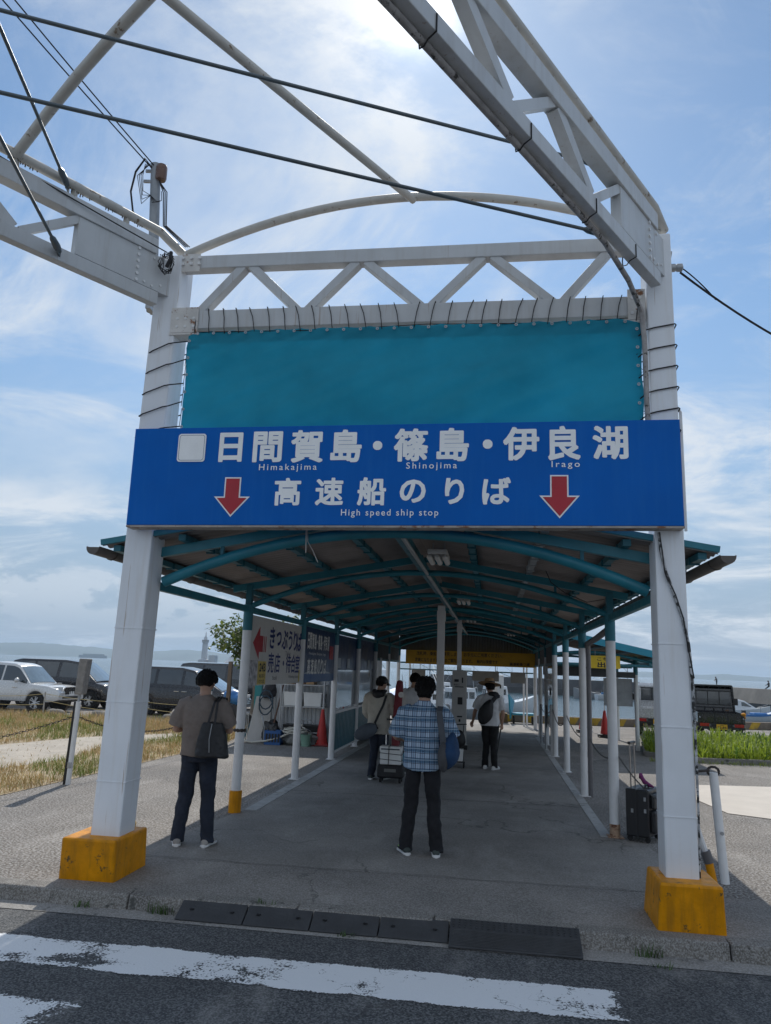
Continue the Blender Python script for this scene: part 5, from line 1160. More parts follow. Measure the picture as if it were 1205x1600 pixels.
    if front['gtype'] == 'v':
        for k in range(7): y = -gw+.06+(2*gw-.12)*k/6; mb.box(x1-.02,x1+.022,y-.022,y+.022,gz0+.02,gz1-.02)
        mb.box(x1-.02,x1+.018,-gw-.02,gw+.02,gz1-.01,gz1+.03)
    else:
        for k in range(4): z = gz0+.03+(gz1-gz0-.06)*k/3; mb.box(x1-.02,x1+.020,-gw,gw,z-.018,z+.018)
    mb.build('grille_bar', M_CHROME, g)
    MB().box(x1-.10,x1+.006,-W*.62,W*.62,zb+.14,zb+.22).build('lower_intake', M_BLKPLAST, t)
    MB().box(x1+.005,x1+.02,-.165,.165,zb+.25,zb+.41).build('number_plate', M_WPLATE, t)
    for s in (-1,1): MB().box(x0-.012,x0+.10,s*W*.72-.10,s*W*.72+.10,lerp_tab(belt,x0)-.35,lerp_tab(belt,x0)-.02).build('tail_light', M_TAIL, t)
    return t
def paint(name, col, metal=.3): return mat(name, col, .25, metal, var=.04, coat=.8)
P_SILVER = paint('pearl_white_paint', (0.62,0.62,0.61), .15); P_BLK = paint('black_car_paint', (0.012,0.012,0.015), .2); P_BLK2 = paint('dark_grey_car_paint', (0.03,0.032,0.036), .3)
suv = car('pearl white off road car with chrome grille parked at the far left', P_SILVER, .94,
    [(-2.35,1.02),(-2.2,1.08),(.55,1.10),(1.0,1.09),(1.9,1.03),(2.28,.93),(2.40,.78)], [(-2.32,1.12),(-2.10,1.72),(-1.6,1.86),(-.6,1.885),(0.15,1.85),(.42,1.76),(1.08,1.10)], .42, (-1.42,1.42), .385,
    [(-2.0,-1.18),(-1.10,-.28),(-.20,.94)], (.46,1.06), dict(seams=(-1.12,-.24,.78),handles=(-.42,.46),mirror=.62,hl=(.25,.93),grille=(.72,.97,.44),gtype='v'))
place(suv, (-19.2,29.4,-.48), R(-4))
van2 = car('long black van with high roof parked right behind the white off road car', P_BLK, .94,
    [(-2.6,1.15),(-2.5,1.22),(1.2,1.20),(1.9,1.12),(2.35,1.02),(2.55,.80)], [(-2.58,1.3),(-2.45,1.95),(-2.0,2.05),(.2,2.05),(.85,1.98),(1.92,1.15)], .36, (-1.55,1.70), .35,
    [(-2.3,-1.25),(-1.15,-.05),(.10,1.62)], (.92,1.90), dict(seams=(-1.2,.02,1.12),handles=(-.2,.25),mirror=1.25,hl=(.2,.88),grille=(.66,.92,.55),gtype='h'), name='parked_van', cat='van')
place(van2, (-19.0,32.6,-.48), R(-3))
van3 = car('glossy black minivan with swept windscreen behind the grey shirted man', P_BLK, .93,
    [(-2.4,1.10),(-2.3,1.18),(1.0,1.14),(1.6,1.05),(2.2,.92),(2.42,.72)], [(-2.38,1.25),(-2.2,1.82),(-1.7,1.93),(-.1,1.92),(.45,1.82),(1.78,1.05)], .34, (-1.45,1.45), .34,
    [(-2.1,-1.18),(-1.05,.0),(.12,1.45)], (.52,1.74), dict(seams=(-1.15,.05,1.08),handles=(.22,-.12),mirror=1.15,hl=(.2,.85),grille=(.55,.82,.52),gtype='h'), name='parked_van', cat='van')
place(van3, (-12.3,30.4,-.48), R(-4))
van4 = car('dark grey van with flat roof, only its top showing behind the black minivan', P_BLK2, .94,
    [(-2.6,1.25),(-2.5,1.32),(1.2,1.30),(1.9,1.2),(2.35,1.05),(2.55,.80)], [(-2.58,1.4),(-2.45,2.05),(-2.0,2.12),(.6,2.12),(1.2,2.02),(2.1,1.15)], .36, (-1.55,1.70), .35,
    [(-2.3,-1.25),(-1.15,-.05),(.10,1.2)], (1.2,2.05), dict(seams=(-1.2,.02,1.12),handles=(-.2,.25),mirror=1.35,hl=(.2,.88),grille=(.66,.92,.55),gtype='h'), name='parked_van', cat='van')
place(van4, (-12.6,36.4,-.48), R(-3))
def kei_truck(label, m, black):
    """small cab-over pickup; front = +y, rear end at y=0"""
    t = thing('pickup_truck', label, 'truck', (0,0,0))
    # cab
    prof = [(1.98,.40),(3.18,.40),(3.28,.62),(3.24,.98),(2.98,1.70),(2.80,1.78),(2.10,1.78),(2.0,1.70)]
    mb = MB(); n = len(prof)
    for s, k in ((-.70,.0),(.70,.0)): mb.v += [(s*(1-.09*max(0,(z-1.0)/.8)), y, z) for y, z in prof]
    mb.f = [tuple(range(n)), tuple(range(n,2*n))]+[(i,(i+1)%n,(i+1)%n+n,i+n) for i in range(n)]; mb.build('cab', m, t, bevel=.03)
    rw = MB().hexa([(-.56,1.975,1.16),(.56,1.975,1.16),(.56,1.99,1.16),(-.56,1.99,1.16),(-.54,1.975,1.60),(.54,1.975,1.60),(.54,1.99,1.60),(-.54,1.99,1.60)]).build('rear_window', M_GLASS, t, bevel=.004)
    mb = MB()
    for x in (-.19,.19): mb.box(x-.015,x+.015,1.965,1.976,1.14,1.62)
    mb.box(-.58,.58,1.962,1.976,1.60,1.63).box(-.58,.58,1.962,1.976,1.13,1.16); mb.build('window_frame', M_BLKPLAST, rw)
    for s in (-1,1):
        MB().prism([(s*.675,2.18,1.08),(s*.675,3.02,1.06),(s*.645,2.86,1.60),(s*.645,2.18,1.62)],(s*.02,0,0)).build('side_window', M_GLASS, t)
        MB().bar((s*.72,2.25,.95),(s*.72,2.42,.95),.02,.03).build('door_handle', M_BLKPLAST, t)
        MB().box(s*.86-.07,s*.86+.07,3.0,3.05,1.12,1.36).bar((s*.68,3.02,1.2),(s*.82,3.02,1.2),.02,.02).build('wing_mirror', M_BLKPLAST, t)
    # bed
    bed = MB().box(-.70,.70,.02,1.95,.60,.66).box(-.72,-.69,.03,1.95,.60,.94).box(.69,.72,.03,1.95,.60,.94).box(-.70,.70,1.90,1.94,.60,.94).build('cargo_bed', m, t, bevel=.006)
    tg = MB().box(-.71,.71,-.01,.025,.62,.94).build('tailgate', m, t, bevel=.008)
    mb = MB()
    for x in (-.62,-.2,.2,.62): mb.box(x-.02,x+.02,-.025,-.008,.64,.92)
    mb.box(-.70,.70,-.02,-.008,.90,.94); mb.build('tailgate_rib', m if not black else M_BLKPLAST, tg)
    for s in (-1,1): MB().tube([(s*.66,-.03,.80),(s*.66,-.05,.76)],.02,8).build('latch', M_STEEL, tg)
    MB().box(-.68,.68,.0,1.9,.44,.60).box(-.35,.35,.3,3.0,.34,.46).build('chassis', M_BLKPLAST, t)
    MB().box(-.70,.70,-.04,.02,.42,.50).build('rear_bumper', M_BLKPLAST, t)
    for s in (-1,1):
        l = MB().box(s*.52-.15,s*.52+.15,-.035,.01,.50,.60).build('tail_light', M_TAIL, t, bevel=.006); MB().box(s*.36-.03,s*.36+.03,-.038,.0,.52,.58).build('reverse_lens', M_GREYPIPE, l)
        MB().box(s*.60-.10,s*.60+.10,.42,.44,.12,.46).build('mud_flap', M_BLKPLAST, t)
    pl = MB().box(-.165,.165,-.05,-.042,.415,.58).build('number_plate', M_PLATEY, t)
    mb = MB(); put_text(mb,'22-84' if black else '41-07',(0,-.053,0),(1,0,0),(0,0,1),(0,0,0),.0,.475,w=.27,h=.075,bold=.02); put_text(mb,'480',(0,-.053,0),(1,0,0),(0,0,1),(0,0,0),.0,.55,w=.13,h=.03); mb.build('plate_lettering', M_BLACK, pl)
    for y in (.85,2.95):
        for s in (-1,1): 
            w = MB().lathe([(.16,-.07),(.26,-.07),(.275,-.04),(.275,.04),(.26,.07),(.16,.07)],(s*.62,y,.275),'Y' if False else 'X',22).build('wheel', M_TYRE, t, smooth=40); MB().lathe([(.165,-.05),(.165,.05)],(s*.62,y,.275),'X',18).build('rim', M_RIM, w)
    # guard frame behind the cab
    mb = MB()
    if black:
        for x in (-.66,.66): mb.bar((x,1.88,.94),(x*.93,1.88,1.80),.045,.045); mb.bar((x*.93,1.86,1.78),(x*.93,2.6,1.83),.035,.035)
        for z in (1.05,1.62,1.80): mb.bar((-.62,1.88,z),(.62,1.88,z),.035,.04)
        for x in (-.3,.0,.3): mb.bar((x,1.88,.94),(x,1.88,1.08),.03,.03)
        mb.box(-.62,.62,1.90,2.75,1.80,1.835)
    else:
        mb.bar((-.64,1.9,.94),(-.64,1.9,1.14),.03,.03).bar((.64,1.9,.94),(.64,1.9,1.14),.03,.03).bar((-.64,1.9,1.14),(.64,1.9,1.14),.03,.03)
        for k in range(13): mb.box(-.6+k*.1-.008,-.6+k*.1+.008,1.89,1.91,.94,1.13)
        for s in (-1,1): mb.bar((s*.6,2.1,1.80),(s*.6,2.75,1.80),.02,.02)
    mb.build('guard_frame', M_BLKPLAST if black else M_STEEL, t)
    return t
P_WTRUCK = paint('silver_truck_paint',(0.50,0.51,0.52),.4)
place(kei_truck('black pickup truck with guard frame and yellow plate parked right of the gate pillar', P_BLK, True),(6.45,23.2,0),R(-9)).scale = (.86,.86,.86)
place(kei_truck('silver pickup truck with orange cloth on its tailgate parked beyond the exit post', P_WTRUCK, False),(4.93,24.2,0),R(-11)).scale = (.87,.87,.87)
def rag(loc, lb, m, s=1):
    def fn(p): 
        q = p*(1+.35*noise.noise(p*9+Vector((loc[0],0,0)))); return q
    tag(MB().blob(loc,(.17*s,.06,.12*s),18,10,fn).tube([(loc[0]+.03*s,loc[1],loc[2]-.05*s),(loc[0]+.10*s,loc[1]-.03,loc[2]-.30*s)],[.05*s,.012],6).build('orange_cloth', m, None, smooth=50), lb, 'cloth')
mo = mat('orange_cloth',(0.65,.27,.02),.8,var=.2)
rag((5.42,24.08,.82),'orange cloth draped over the tailgate of the silver pickup truck',mo,.7); rag((7.02,23.08,.80),'orange cloth hung on the tailgate corner of the black pickup truck',mo,.4)
# ================================================================== HARBOUR
M_BW = mat('breakwater_concrete',(0.20,0.185,0.165),.9,var=.25,vs=.4,streak=((0.09,.085,.08),.6))
M_BWD = mat('stained_sea_wall',(0.07,0.07,0.07),.9,var=.3,vs=.5)
bw = thing('breakwater','long low concrete breakwater across the harbour with people on its top','breakwater',(30,160,-3))
BP = [(-14,183),(9,176),(26,168),(34,150),(40,121),(47,95),(62,70)]
def wall(pts, z0, z1, wb, wt, nm, m, par):
    mb = MB(); rows = []
    for i,(x,y) in enumerate(pts):
        a = Vector((*pts[max(i-1,0)],0)); b = Vector((*pts[min(i+1,len(pts)-1)],0)); d = (b-a).normalized(); n = Vector((-d.y,d.x,0)); 
        if n.dot(Vector((-x,-y,0))) < 0: n = -n
        c = Vector((x,y,0)); rows.append([c+n*wb+Vector((0,0,z0)),c+n*wt+Vector((0,0,z1)),c-n*wt+Vector((0,0,z1)),c-n*wb+Vector((0,0,z0))])
    mb.rings(rows); return mb.build(nm, m, par)
wall(BP[3:],-1.5,.55,2.0,1.2,'parapet',M_BW,bw); wall(BP[:4],-1.5,.55,1.4,1.2,'shaded_parapet',mat('shade_toned_concrete',(0.085,.085,.088),.9,var=.25,vs=.4),bw); wall(BP,-4.5,-1.5,2.6,2.6,'sea_wall',M_BWD,bw)  # left stretch is the same parapet, its shaded face painted in darker concrete
mb = MB(); r_ = random.Random(8)
for k in range(60):
    t_ = r_.random(); i = 3+int(t_*3); u = r_.random(); p = Vector((*BP[i],0)).lerp(Vector((*BP[i+1],0)),u); d = Vector((-p.x,-p.y,0)).normalized(); c = p+d*r_.uniform(2.6,5.0); s = r_.uniform(.5,1.1)
    mb.blob((c.x,c.y,-2.5),(s,s*.8,s*1.0),8,6,lambda q: q*(1+.5*noise.noise(q*2+c)))
rk = mb.build('armour_rock', M_BWD, bw, smooth=30); rk['kind'] = 'stuff'
# two-storey shed on breakwater far behind, lighthouse
lh = thing('harbour_beacon','small white harbour beacon tower far behind the tree','beacon',(-104,268,-3))
bx, by = -104.2, 268.5
MB().lathe([(2.2,-3),(2.0,2.2),(1.1,2.3),(.95,8.2),(1.25,8.3),(1.25,8.6),(.6,8.7),(.6,10.0),(.2,10.8),(.1,12.2)],(bx,by,0),n=16).build('tower', mat('beacon_white',(0.55,.57,.6),.6), lh, smooth=30)
MB().lathe([(1.25,8.6),(1.25,9.3),(1.2,9.3),(1.2,8.6)],(bx,by,0),n=16).build('gallery_rail', M_STEEL, lh); MB().box(bx+2.2,bx+4.6,by-1.5,by+1.5,-3,3.8).build('annex', mat('beacon_white',(.5,.5,.5),.6), lh)
for i,(x,y,L_,lb) in enumerate(((-1577,2869,105,'distant flat barge left of the left gate pillar on the sea'),(-2114,4667,190,'distant flat barge right of the left gate pillar on the sea'))):
    t = thing('barge', lb, 'barge', (x,y,-2.8), 'distant barges')
    d = Vector((y,-x,0)).normalized(); n = Vector((x,y,0)).normalized(); c = Vector((x,y,0)); h = 17 if i == 0 else 34
    q = [c-d*L_*.5-n*20,c+d*L_*.5-n*20,c+d*L_*.47+n*20,c-d*L_*.47+n*20]
    MB().hexa([v+Vector((0,0,-3)) for v in q]+[v+Vector((0,0,h*.45)) for v in q]).build('hull', mat('barge_dark',(0.04,.05,.05),.8), t)
    q = [c-d*L_*.36-n*15,c+d*L_*.40-n*15,c+d*L_*.36+n*15,c-d*L_*.30+n*15]; MB().hexa([v+Vector((0,0,h*.45)) for v in q]+[v*1+Vector((0,0,h*.75)) for v in q]).build('cargo', mat('barge_cargo',(0.07,.09,.07),.8), t)
M_HULLW = mat('white_hull',(0.66,.68,.70),.3,var=.06,coat=.5); M_HULLB = mat('blue_hull_paint',(0.03,.16,.42),.4,var=.1)
def hull(mb, L_, B_, z0, z1, sheer, n=24, tr=.75):
    rows = []
    for i in range(n+1):
        u = i/n; x = -L_/2+L_*u; w = B_/2*(tr+(1-tr)*min(1,u/.35))*(1-max(0,(u-.55)/.45)**2.2)+.01; zt = z1+sheer*max(0,u-.3)**2*2; zk = z0+.15*max(0,(u-.75)/.25)**2*(z1-z0)*2
        rows.append([(x,w,zt),(x,w*.82,zk+(zt-zk)*.35),(x,w*.35,zk),(x,-w*.35,zk),(x,-w*.82,zk+(zt-zk)*.35),(x,-w,zt)])
    return mb.rings(rows)
def skiff(label, stripe, L_=6.5, B_=1.8):
    t = thing('skiff', label, 'boat'); hull(MB(),L_,B_,-.2,.75,.8).build('hull', M_HULLW, t, smooth=40)
    rows = []; mb = MB(); n = 24
    for i in range(n):
        for s in (-1,1):
            def pt(i,zf):
                u = i/n; w = B_/2*(.75+.25*min(1,u/.35))*(1-max(0,(u-.55)/.45)**2.2)+.03; zt = .75+.8*max(0,u-.3)**2*2; return Vector((-L_/2+L_*u,s*w,zt+zf))
            mb.add([pt(i,-.16),pt(i+1,-.16),pt(i+1,.05),pt(i,.05)],[(0,1,2,3)])
    mb.build('gunwale', stripe, t); MB().box(-L_*.42,-L_*.36,-.2,.2,.3,1.2).build('outboard_motor', M_BLKPLAST, t); MB().box(-1.2,.3,-.55,.55,.75,.98).build('cover', stripe, t, bevel=.05); MB().tube([(-.2,0,.9),(-.2,0,1.7)],.03,6).build('stanchion', M_STEEL, t)
    return t
def cruiser(label, L_=9.0):
    t = thing('motor_cruiser', label, 'boat'); hull(MB(),L_,2.9,-.3,1.15,.9).build('hull', M_HULLW, t, smooth=40)
    c = MB(); rows = []
    for x,w,z in ((-2.6,1.05,2.75),(-2.4,1.1,2.85),(-.6,1.1,2.95),(.3,1.0,2.75),(1.9,.75,1.75),(2.6,.4,1.35)): rows.append([(x,w*1.1,1.0),(x,w,z-.15),(x,w*.8,z),(x,-w*.8,z),(x,-w,z-.15),(x,-w*1.1,1.0)])
    c.rings(rows); c.build('cabin', M_HULLW, t, smooth=25)
    for s in (-1,1): MB().add([(-2.3,s*1.13,1.75),(.2,s*1.10,1.85),(1.5,s*.90,1.75),(.25,s*1.06,2.5),(-2.2,s*1.10,2.55)],[(0,1,2,3,4)]).build('side_window', M_GLASS, t)
    MB().add([(.42,-.75,2.70),(.42,.75,2.70),(1.75,.62,1.92),(1.75,-.62,1.92)],[(0,1,2,3)]).build('windscreen', M_GLASS, t)
    mb = MB().tube([(2.2,-.8,1.5),(4.3,0,2.35),(2.2,.8,1.5)],.025,6).tube([(-1.5,0,2.9),(-1.6,0,4.2)],.03,6); mb.build('rail', M_STEEL, t)
    MB().box(-4.45,-2.0,-1.38,1.38,1.06,1.14).build('deck', mat('grey_deck',(0.35,.36,.37),.7), t)
    return t
def workboat(label, m_h, L_=10, mast=5.0, cab=True, seed=1):
    t = thing('fishing_boat', label, 'boat'); r_ = random.Random(seed); hull(MB(),L_,2.6,-.3,1.0,1.1).build('hull', m_h, t, smooth=40)
    if cab:
        c = MB().hexa([(-2.6,-.9,.95),(.2,-.9,.95),(.2,.9,.95),(-2.6,.9,.95),(-2.5,-.8,2.9),(-.1,-.8,2.9),(-.1,.8,2.9),(-2.5,.8,2.9)]).build('wheelhouse', M_HULLW, t, bevel=.05)
        mb = MB(); 
        for s in (-1,1):
            for k in range(3): mb.box(-2.3+k*.75,-1.75+k*.75,s*.865-.02,s*.865+.02,1.95,2.55)
        for k in range(2): mb.box(-.04,.03,-.7+k*.75,-.1+k*.75,1.9,2.5); mb.box(-2.62,-2.53,-.7+k*.75,-.1+k*.75,1.9,2.5)
        mb.build('window', M_GLASS, c)
    mb = MB().tube([(-1.2,0,2.8),(-1.25,0,2.8+mast)],.06,6).tube([(-1.22,0,2.8+mast*.6),(1.6,0,2.8+mast*.25)],.035,6).tube([(-3.6,0,1.0),(-3.9,0,3.6)],.05,6).tube([(-3.6,-1,1),(-3.6,-1,2.6),(-3.6,1,2.6),(-3.6,1,1)],.04,6).tube([(-1.25,0,2.8+mast),(4.6,0,2.0)],.012,4).tube([(-1.25,0,2.7+mast),(-4.5,0,1.4)],.012,4); mb.build('mast', M_STEEL, t)
    mb = MB()
    for k in range(8): x = r_.uniform(-4.2,3.2); mb.blob((x,r_.uniform(-.7,.7),1.15),(r_.uniform(.2,.5),.3,.3),8,6)
    mb.build('deck_gear', mat('net_blue' if seed % 2 else 'net_grey',(0.05,.15,.3) if seed % 2 else (.15,.15,.15),.8,var=.4), t)
    return t
place(cruiser('white motor cruiser with raked cabin moored beyond the black pickup truck'),(31.5,104,-2.8),R(-12)).scale = (.72,.72,.72)
place(skiff('white skiff with blue gunwale moored in front of the white cruiser',M_HULLB,5.5,1.7),(30.3,93,-2.8),R(10))
place(workboat('fishing boat with tall mast and crane moored by the breakwater right of the drain pipe',M_HULLW,11,7.0,False,3),(24.6,150,-2.8),R(15))
place(workboat('cluttered grey work boat moored left of the drain pipe under the breakwater',mat('grey_hull',(.25,.26,.27),.6),10,2.5,False,4),(20.5,152,-2.8),R(170))
for i,(x,y,rz,m,lb) in enumerate(((-9.2,112,20,M_HULLW,'white fishing boat with wheelhouse moored at the middle of the harbour beside the information pillar'),(-6.0,100,-60,M_HULLW,'white boat seen end on just left of the straw hat man'),(-13.5,96,75,M_HULLB,'blue hulled boat seen between the ferry and the centre post'))):
    place(workboat(lb,m,10,4.0,True,5+i),(x,y,-2.8),R(rz))
for x,y,rz,m,s,lb in ((-4.9,64,-75,M_HULLW,11,'small white boat with cabin moored close behind the first centre post'),(-1.9,74,35,mat('grey_hull',(.25,.26,.27),.6),12,'grey hulled boat with wheelhouse moored between the information pillar and the straw hat'),(1.6,90,15,M_HULLW,13,'white boat with mast moored behind the brim of the straw hat')):
    place(workboat(lb,m,7.5,3.0,True,s),(x,y,-2.8),R(rz))
# passenger ferry on the left
f = thing('passenger_ferry','white passenger ferry with red stripe moored beyond the open left side','ferry',(0,0,0))
hull(MB(),24,5.6,-.5,1.9,.7,30,.95).build('hull', M_HULLW, f, smooth=40)
MB().box(-11.5,6.5,-2.84,2.84,1.15,1.45).build('red_stripe', mat('red_stripe',(.45,.02,.02),.4), f)
c = MB().hexa([(-11,-2.4,1.8),(7,-2.4,1.8),(7,2.4,1.8),(-11,2.4,1.8),(-10.8,-2.3,4.4),(5,-2.2,4.4),(5,2.2,4.4),(-10.8,2.3,4.4)]).build('cabin', M_HULLW, f, bevel=.1)
mb = MB()
for s in (-1,1): mb.box(-10.4,4.6,s*2.37-.03,s*2.37+.03,2.7,3.7)
mb.build('window_band', M_GLASS, c); MB().hexa([(-1,-1.6,4.4),(4.2,-1.6,4.4),(4.2,1.6,4.4),(-1,1.6,4.4),(-1,-1.4,5.9),(2.8,-1.4,5.9),(2.8,1.4,5.9),(-1,1.4,5.9)]).build('bridge', M_HULLW, f, bevel=.1); MB().tube([(0,0,5.9),(-.6,0,8.5)],.09,6).tube([(-.9,-1.2,7.2),(-.3,1.2,7.2)],.05,6).build('mast', M_STEEL, f)
place(f,(-20.5,70,-2.8),R(172))
# quay edge kerb with hazard stripes, bench cart, bits
q = thing('quay_kerb','low concrete quay kerb with worn yellow and black stripes at the water edge','kerb',(4,28.3,0))
KP = [(.1,28.2),(4.0,28.2),(10,30.2),(16,31.4)]
mb = MB()
for a,b in zip(KP,KP[1:]): mb.bar((a[0],a[1],.13),(b[0],b[1],.13),.25,.26)
mb.build('kerb_beam', mat('kerb_brown',(.17,.14,.11),.9,var=.25), q, bevel=.02)
mb = MB(); d = 0.0
for a,b in zip(KP,KP[1:]):
    A, B = Vector((*a,0)), Vector((*b,0)); L_ = (B-A).length; u = (B-A)/L_; n = Vector((u.y,-u.x,0))
    k = 0.2
    while k < L_-.6:
        p = A+u*k+n*.128; mb.add([p+Vector((0,0,.01)),p+u*.35+Vector((0,0,.01)),p+u*.50+Vector((0,0,.25)),p+u*.15+Vector((0,0,.25))],[(0,1,2,3)]); k += .75
mb.build('yellow_stripe', mat('worn_yellow_stripe',(.42,.27,.03),.8,var=.3,spots=((.15,.12,.1),.56,8)), q)
t = thing('luggage_cart','teal luggage cart with tall side panel at the far end of the walkway','cart',(1.0,27.4,0))
MB().box(.70,1.45,27.05,27.75,.30,.36).build('platform', M_TEALL, t); MB().hexa([(.62,27.0,.16),(.66,27.0,.16),(.66,27.7,.16),(.62,27.7,.16),(.55,27.0,.98),(.60,27.0,.98),(.80,27.75,.74),(.76,27.75,.74)]).build('side_panel', M_TEALL, t)
for x in (.75,1.4):
    for y in (27.15,27.65): MB().lathe([(.12,-.03),(.12,.03)],(x,y,.124),'X',14).build('wheel', M_TYRE, t)
MB().tube([(1.45,27.1,.36),(1.5,27.1,.9),(1.5,27.7,.9),(1.45,27.7,.36)],.02,8).build('handle_bar', M_TEAL, t, smooth=50)
tag(MB().box(-.05,.55,27.55,27.95,0.004,.32).build('quay_box', mat('weathered_box',(.30,.22,.12),.8,var=.3), None, bevel=.02), 'low brown box standing left of the teal luggage cart', 'box')
tag(MB().blob((.12,27.3,.62),(.20,.16,.24),16,10,lambda p: p*(1+.2*noise.noise(p*7))).lathe([(.16,0),(.16,.4)],(.12,27.3,.01)).build('orange_bundle', mo, None, smooth=50), 'orange bundle on a drum behind the cane of the straw hat man', 'bundle')
for x in (-.35,): 
    t = thing('white_cabinet','tall narrow white cabinet with door at the quay behind the straw hat man','cabinet',(.15,27.9,0)); MB().box(-.02,.42,27.98,28.2,0,1.62).build('body', M_HULLW, t, bevel=.01); MB().box(.02,.2,27.965,27.98,.1,1.55).build('door', M_WBOARD, t); MB().box(.28,.33,27.96,27.98,1.15,1.25).build('lock', M_BLKPLAST, t)
# service mast and wires
sm = thing('service_mast','slim grey steel service mast with wires behind the left arm of the gate','mast',(-3.45,6.55,4.9))
MB().tube([(-3.412,6.6,5.17),(-3.535,6.6,6.84)],.052,12).build('shaft', mat('mast_grey',(.27,.29,.31),.5,.2,var=.12), sm, smooth=50)
MB().lathe([(.05,0),(.058,.02),(.058,.15),(.05,.17)],(-3.455,6.58,6.64),n=14).build('junction_pot', mat('brown_porcelain',(.13,.07,.05),.3,var=.2), sm, smooth=40)
mb = MB().bar((-3.63,6.58,6.76),(-3.50,6.6,6.76),.02,.03).bar((-3.64,6.58,6.64),(-3.5,6.6,6.64),.02,.03).bar((-3.38,6.45,5.15),(-3.39,6.6,5.15),.05,.04).bar((-3.4,6.45,5.4),(-3.42,6.6,5.4),.05,.04); mb.build('bracket', M_STEEL, sm)
mb = MB(); tp = Vector((-3.56,6.56,6.78))
for k,(dx,dz) in enumerate(((0,0),(.03,.02))):
    mb.tube(sag(tp+Vector((dx,0,dz)),(-5.55+.16*k,3.0,8.62+.05*k),.06,10),.007,5)
mb.tube([tp,tp+Vector((-.07,-.02,.10)),tp+Vector((-.16,-.02,-.05)),tp+Vector((-.19,-.02,-.28)),tp+Vector((-.14,-.02,-.52)),tp+Vector((-.03,0,-.64)),tp+Vector((.06,0,-.66))],.011,6)
for k in range(3): mb.tube([tp+Vector((.10,0,-.16)),tp+Vector((.16+.02*k,0,-.30)),tp+Vector((.25+.015*k,-.1,-.75)),Vector((-2.93+.02*k,6.2,5.62))],.006,5)
for k in range(4): mb.tube([tp+Vector((.02*k-.05,-.04,.02)),tp+Vector((-.06-.02*k,-.05,-.12)),tp+Vector((-.04,-.05,-.3-.05*k)),tp+Vector((.05,-.05,-.36)),tp+Vector((.08+.02*k,-.06,-.45)),tp+Vector((.17,-.04,-.42)),tp+Vector((.15,-.02,-.3))],.004,5)
mb.build('wire', M_CORD, sm)
tag(MB().tube(sag((-3.02,6.02,5.46),(-5.6,2.4,6.05),.05,10),.006,5).build('thin_wire', M_CORD, None), 'thin black wire running along the left arm to the wire bundle', 'wire')
t = thing('service_drop','black service cable with grey insulator leaving the right side of the right pillar','cable',(1.55,6.25,5.2))
MB().tube(sag((1.60,6.27,5.20),(3.6,7.6,4.75),.10,14),.011,6).tube(sag((1.60,6.25,5.24),(1.95,6.5,5.05),-.02,8),.006,5).build('cable', M_CORD, t); MB().lathe([(.018,0),(.035,.01),(.035,.05),(.028,.06),(.035,.07),(.035,.11),(.015,.12)],(1.50,6.25,5.235),'X',12).build('insulator', M_STEEL, t, smooth=40)
# ================================================================== PEOPLE
def plaid_mat():
    m = bpy.data.materials.new('blue_plaid_cloth'); m.use_nodes = True; nt = m.node_tree; N = nt.nodes; L = nt.links; p = N['Principled BSDF']; p.inputs['Roughness'].default_value = .85
    tc = N.new('ShaderNodeTexCoord'); sp = N.new('ShaderNodeSeparateXYZ')
    nz = N.new('ShaderNodeTexNoise'); nz.inputs['Scale'].default_value = 5; L.new(tc.outputs['Object'], nz.inputs[0])
    sc = N.new('ShaderNodeVectorMath'); sc.operation = 'MULTIPLY_ADD'; L.new(nz.outputs['Color'], sc.inputs[0]); sc.inputs[1].default_value = (.018,.0,.018); L.new(tc.outputs['Object'], sc.inputs[2]); L.new(sc.outputs[0], sp.inputs[0])
    def M2(op, a, b=None):
        x = N.new('ShaderNodeMath'); x.operation = op
        for i, v in enumerate((a, b)):
            if v is None: continue
            if isinstance(v, (int, float)): x.inputs[i].default_value = v
            else: L.new(v, x.inputs[i])
        return x.outputs[0]
    def stripe(o, period, off, w):   # 1 inside a stripe
        f = M2('FRACT', M2('ADD', M2('DIVIDE', o, period), off+10)); return M2('LESS_THAN', f, w)
    def mix(f, a, b):
        x = N.new('ShaderNodeMix'); x.data_type = 'RGBA'
        for s, v in (('Factor', f), ('A', a), ('B', b)):
            if hasattr(v, 'is_output'): L.new(v, x.inputs[s])
            else: x.inputs[s].default_value = v
        return x.outputs['Result']
    X, Z = sp.outputs[0], sp.outputs[2]
    c = mix(M2('MULTIPLY', stripe(Z, .098, .15, .44), .80), (.40,.50,.62,1), (.035,.12,.21,1))
    c = mix(M2('MULTIPLY', stripe(X, .088, .0, .42), .35), c, (.06,.15,.28,1))
    for o, per, offs, w in ((X,.044,(.10,),.16),(X,.044,(.55,),.06),(Z,.098,(.25,),.06),(Z,.098,(.72,),.04)):
        for f in offs: c = mix(M2('MULTIPLY', stripe(o, per, f, w), .85), c, (.008,.018,.06,1))
    for o, per, f in ((Z,.098,.88),): c = mix(M2('MULTIPLY', stripe(o, per, f, .07), .6), c, (.50,.57,.64,1))
    L.new(c, p.inputs['Base Color'])
    n2 = N.new('ShaderNodeTexNoise'); n2.inputs['Scale'].default_value = 10; L.new(tc.outputs['Object'], n2.inputs[0]); b = N.new('ShaderNodeBump'); b.inputs['Strength'].default_value = .9; b.inputs['Distance'].default_value = .01; L.new(n2.outputs['Fac'], b.inputs['Height']); L.new(b.outputs[0], p.inputs['Normal']); return m
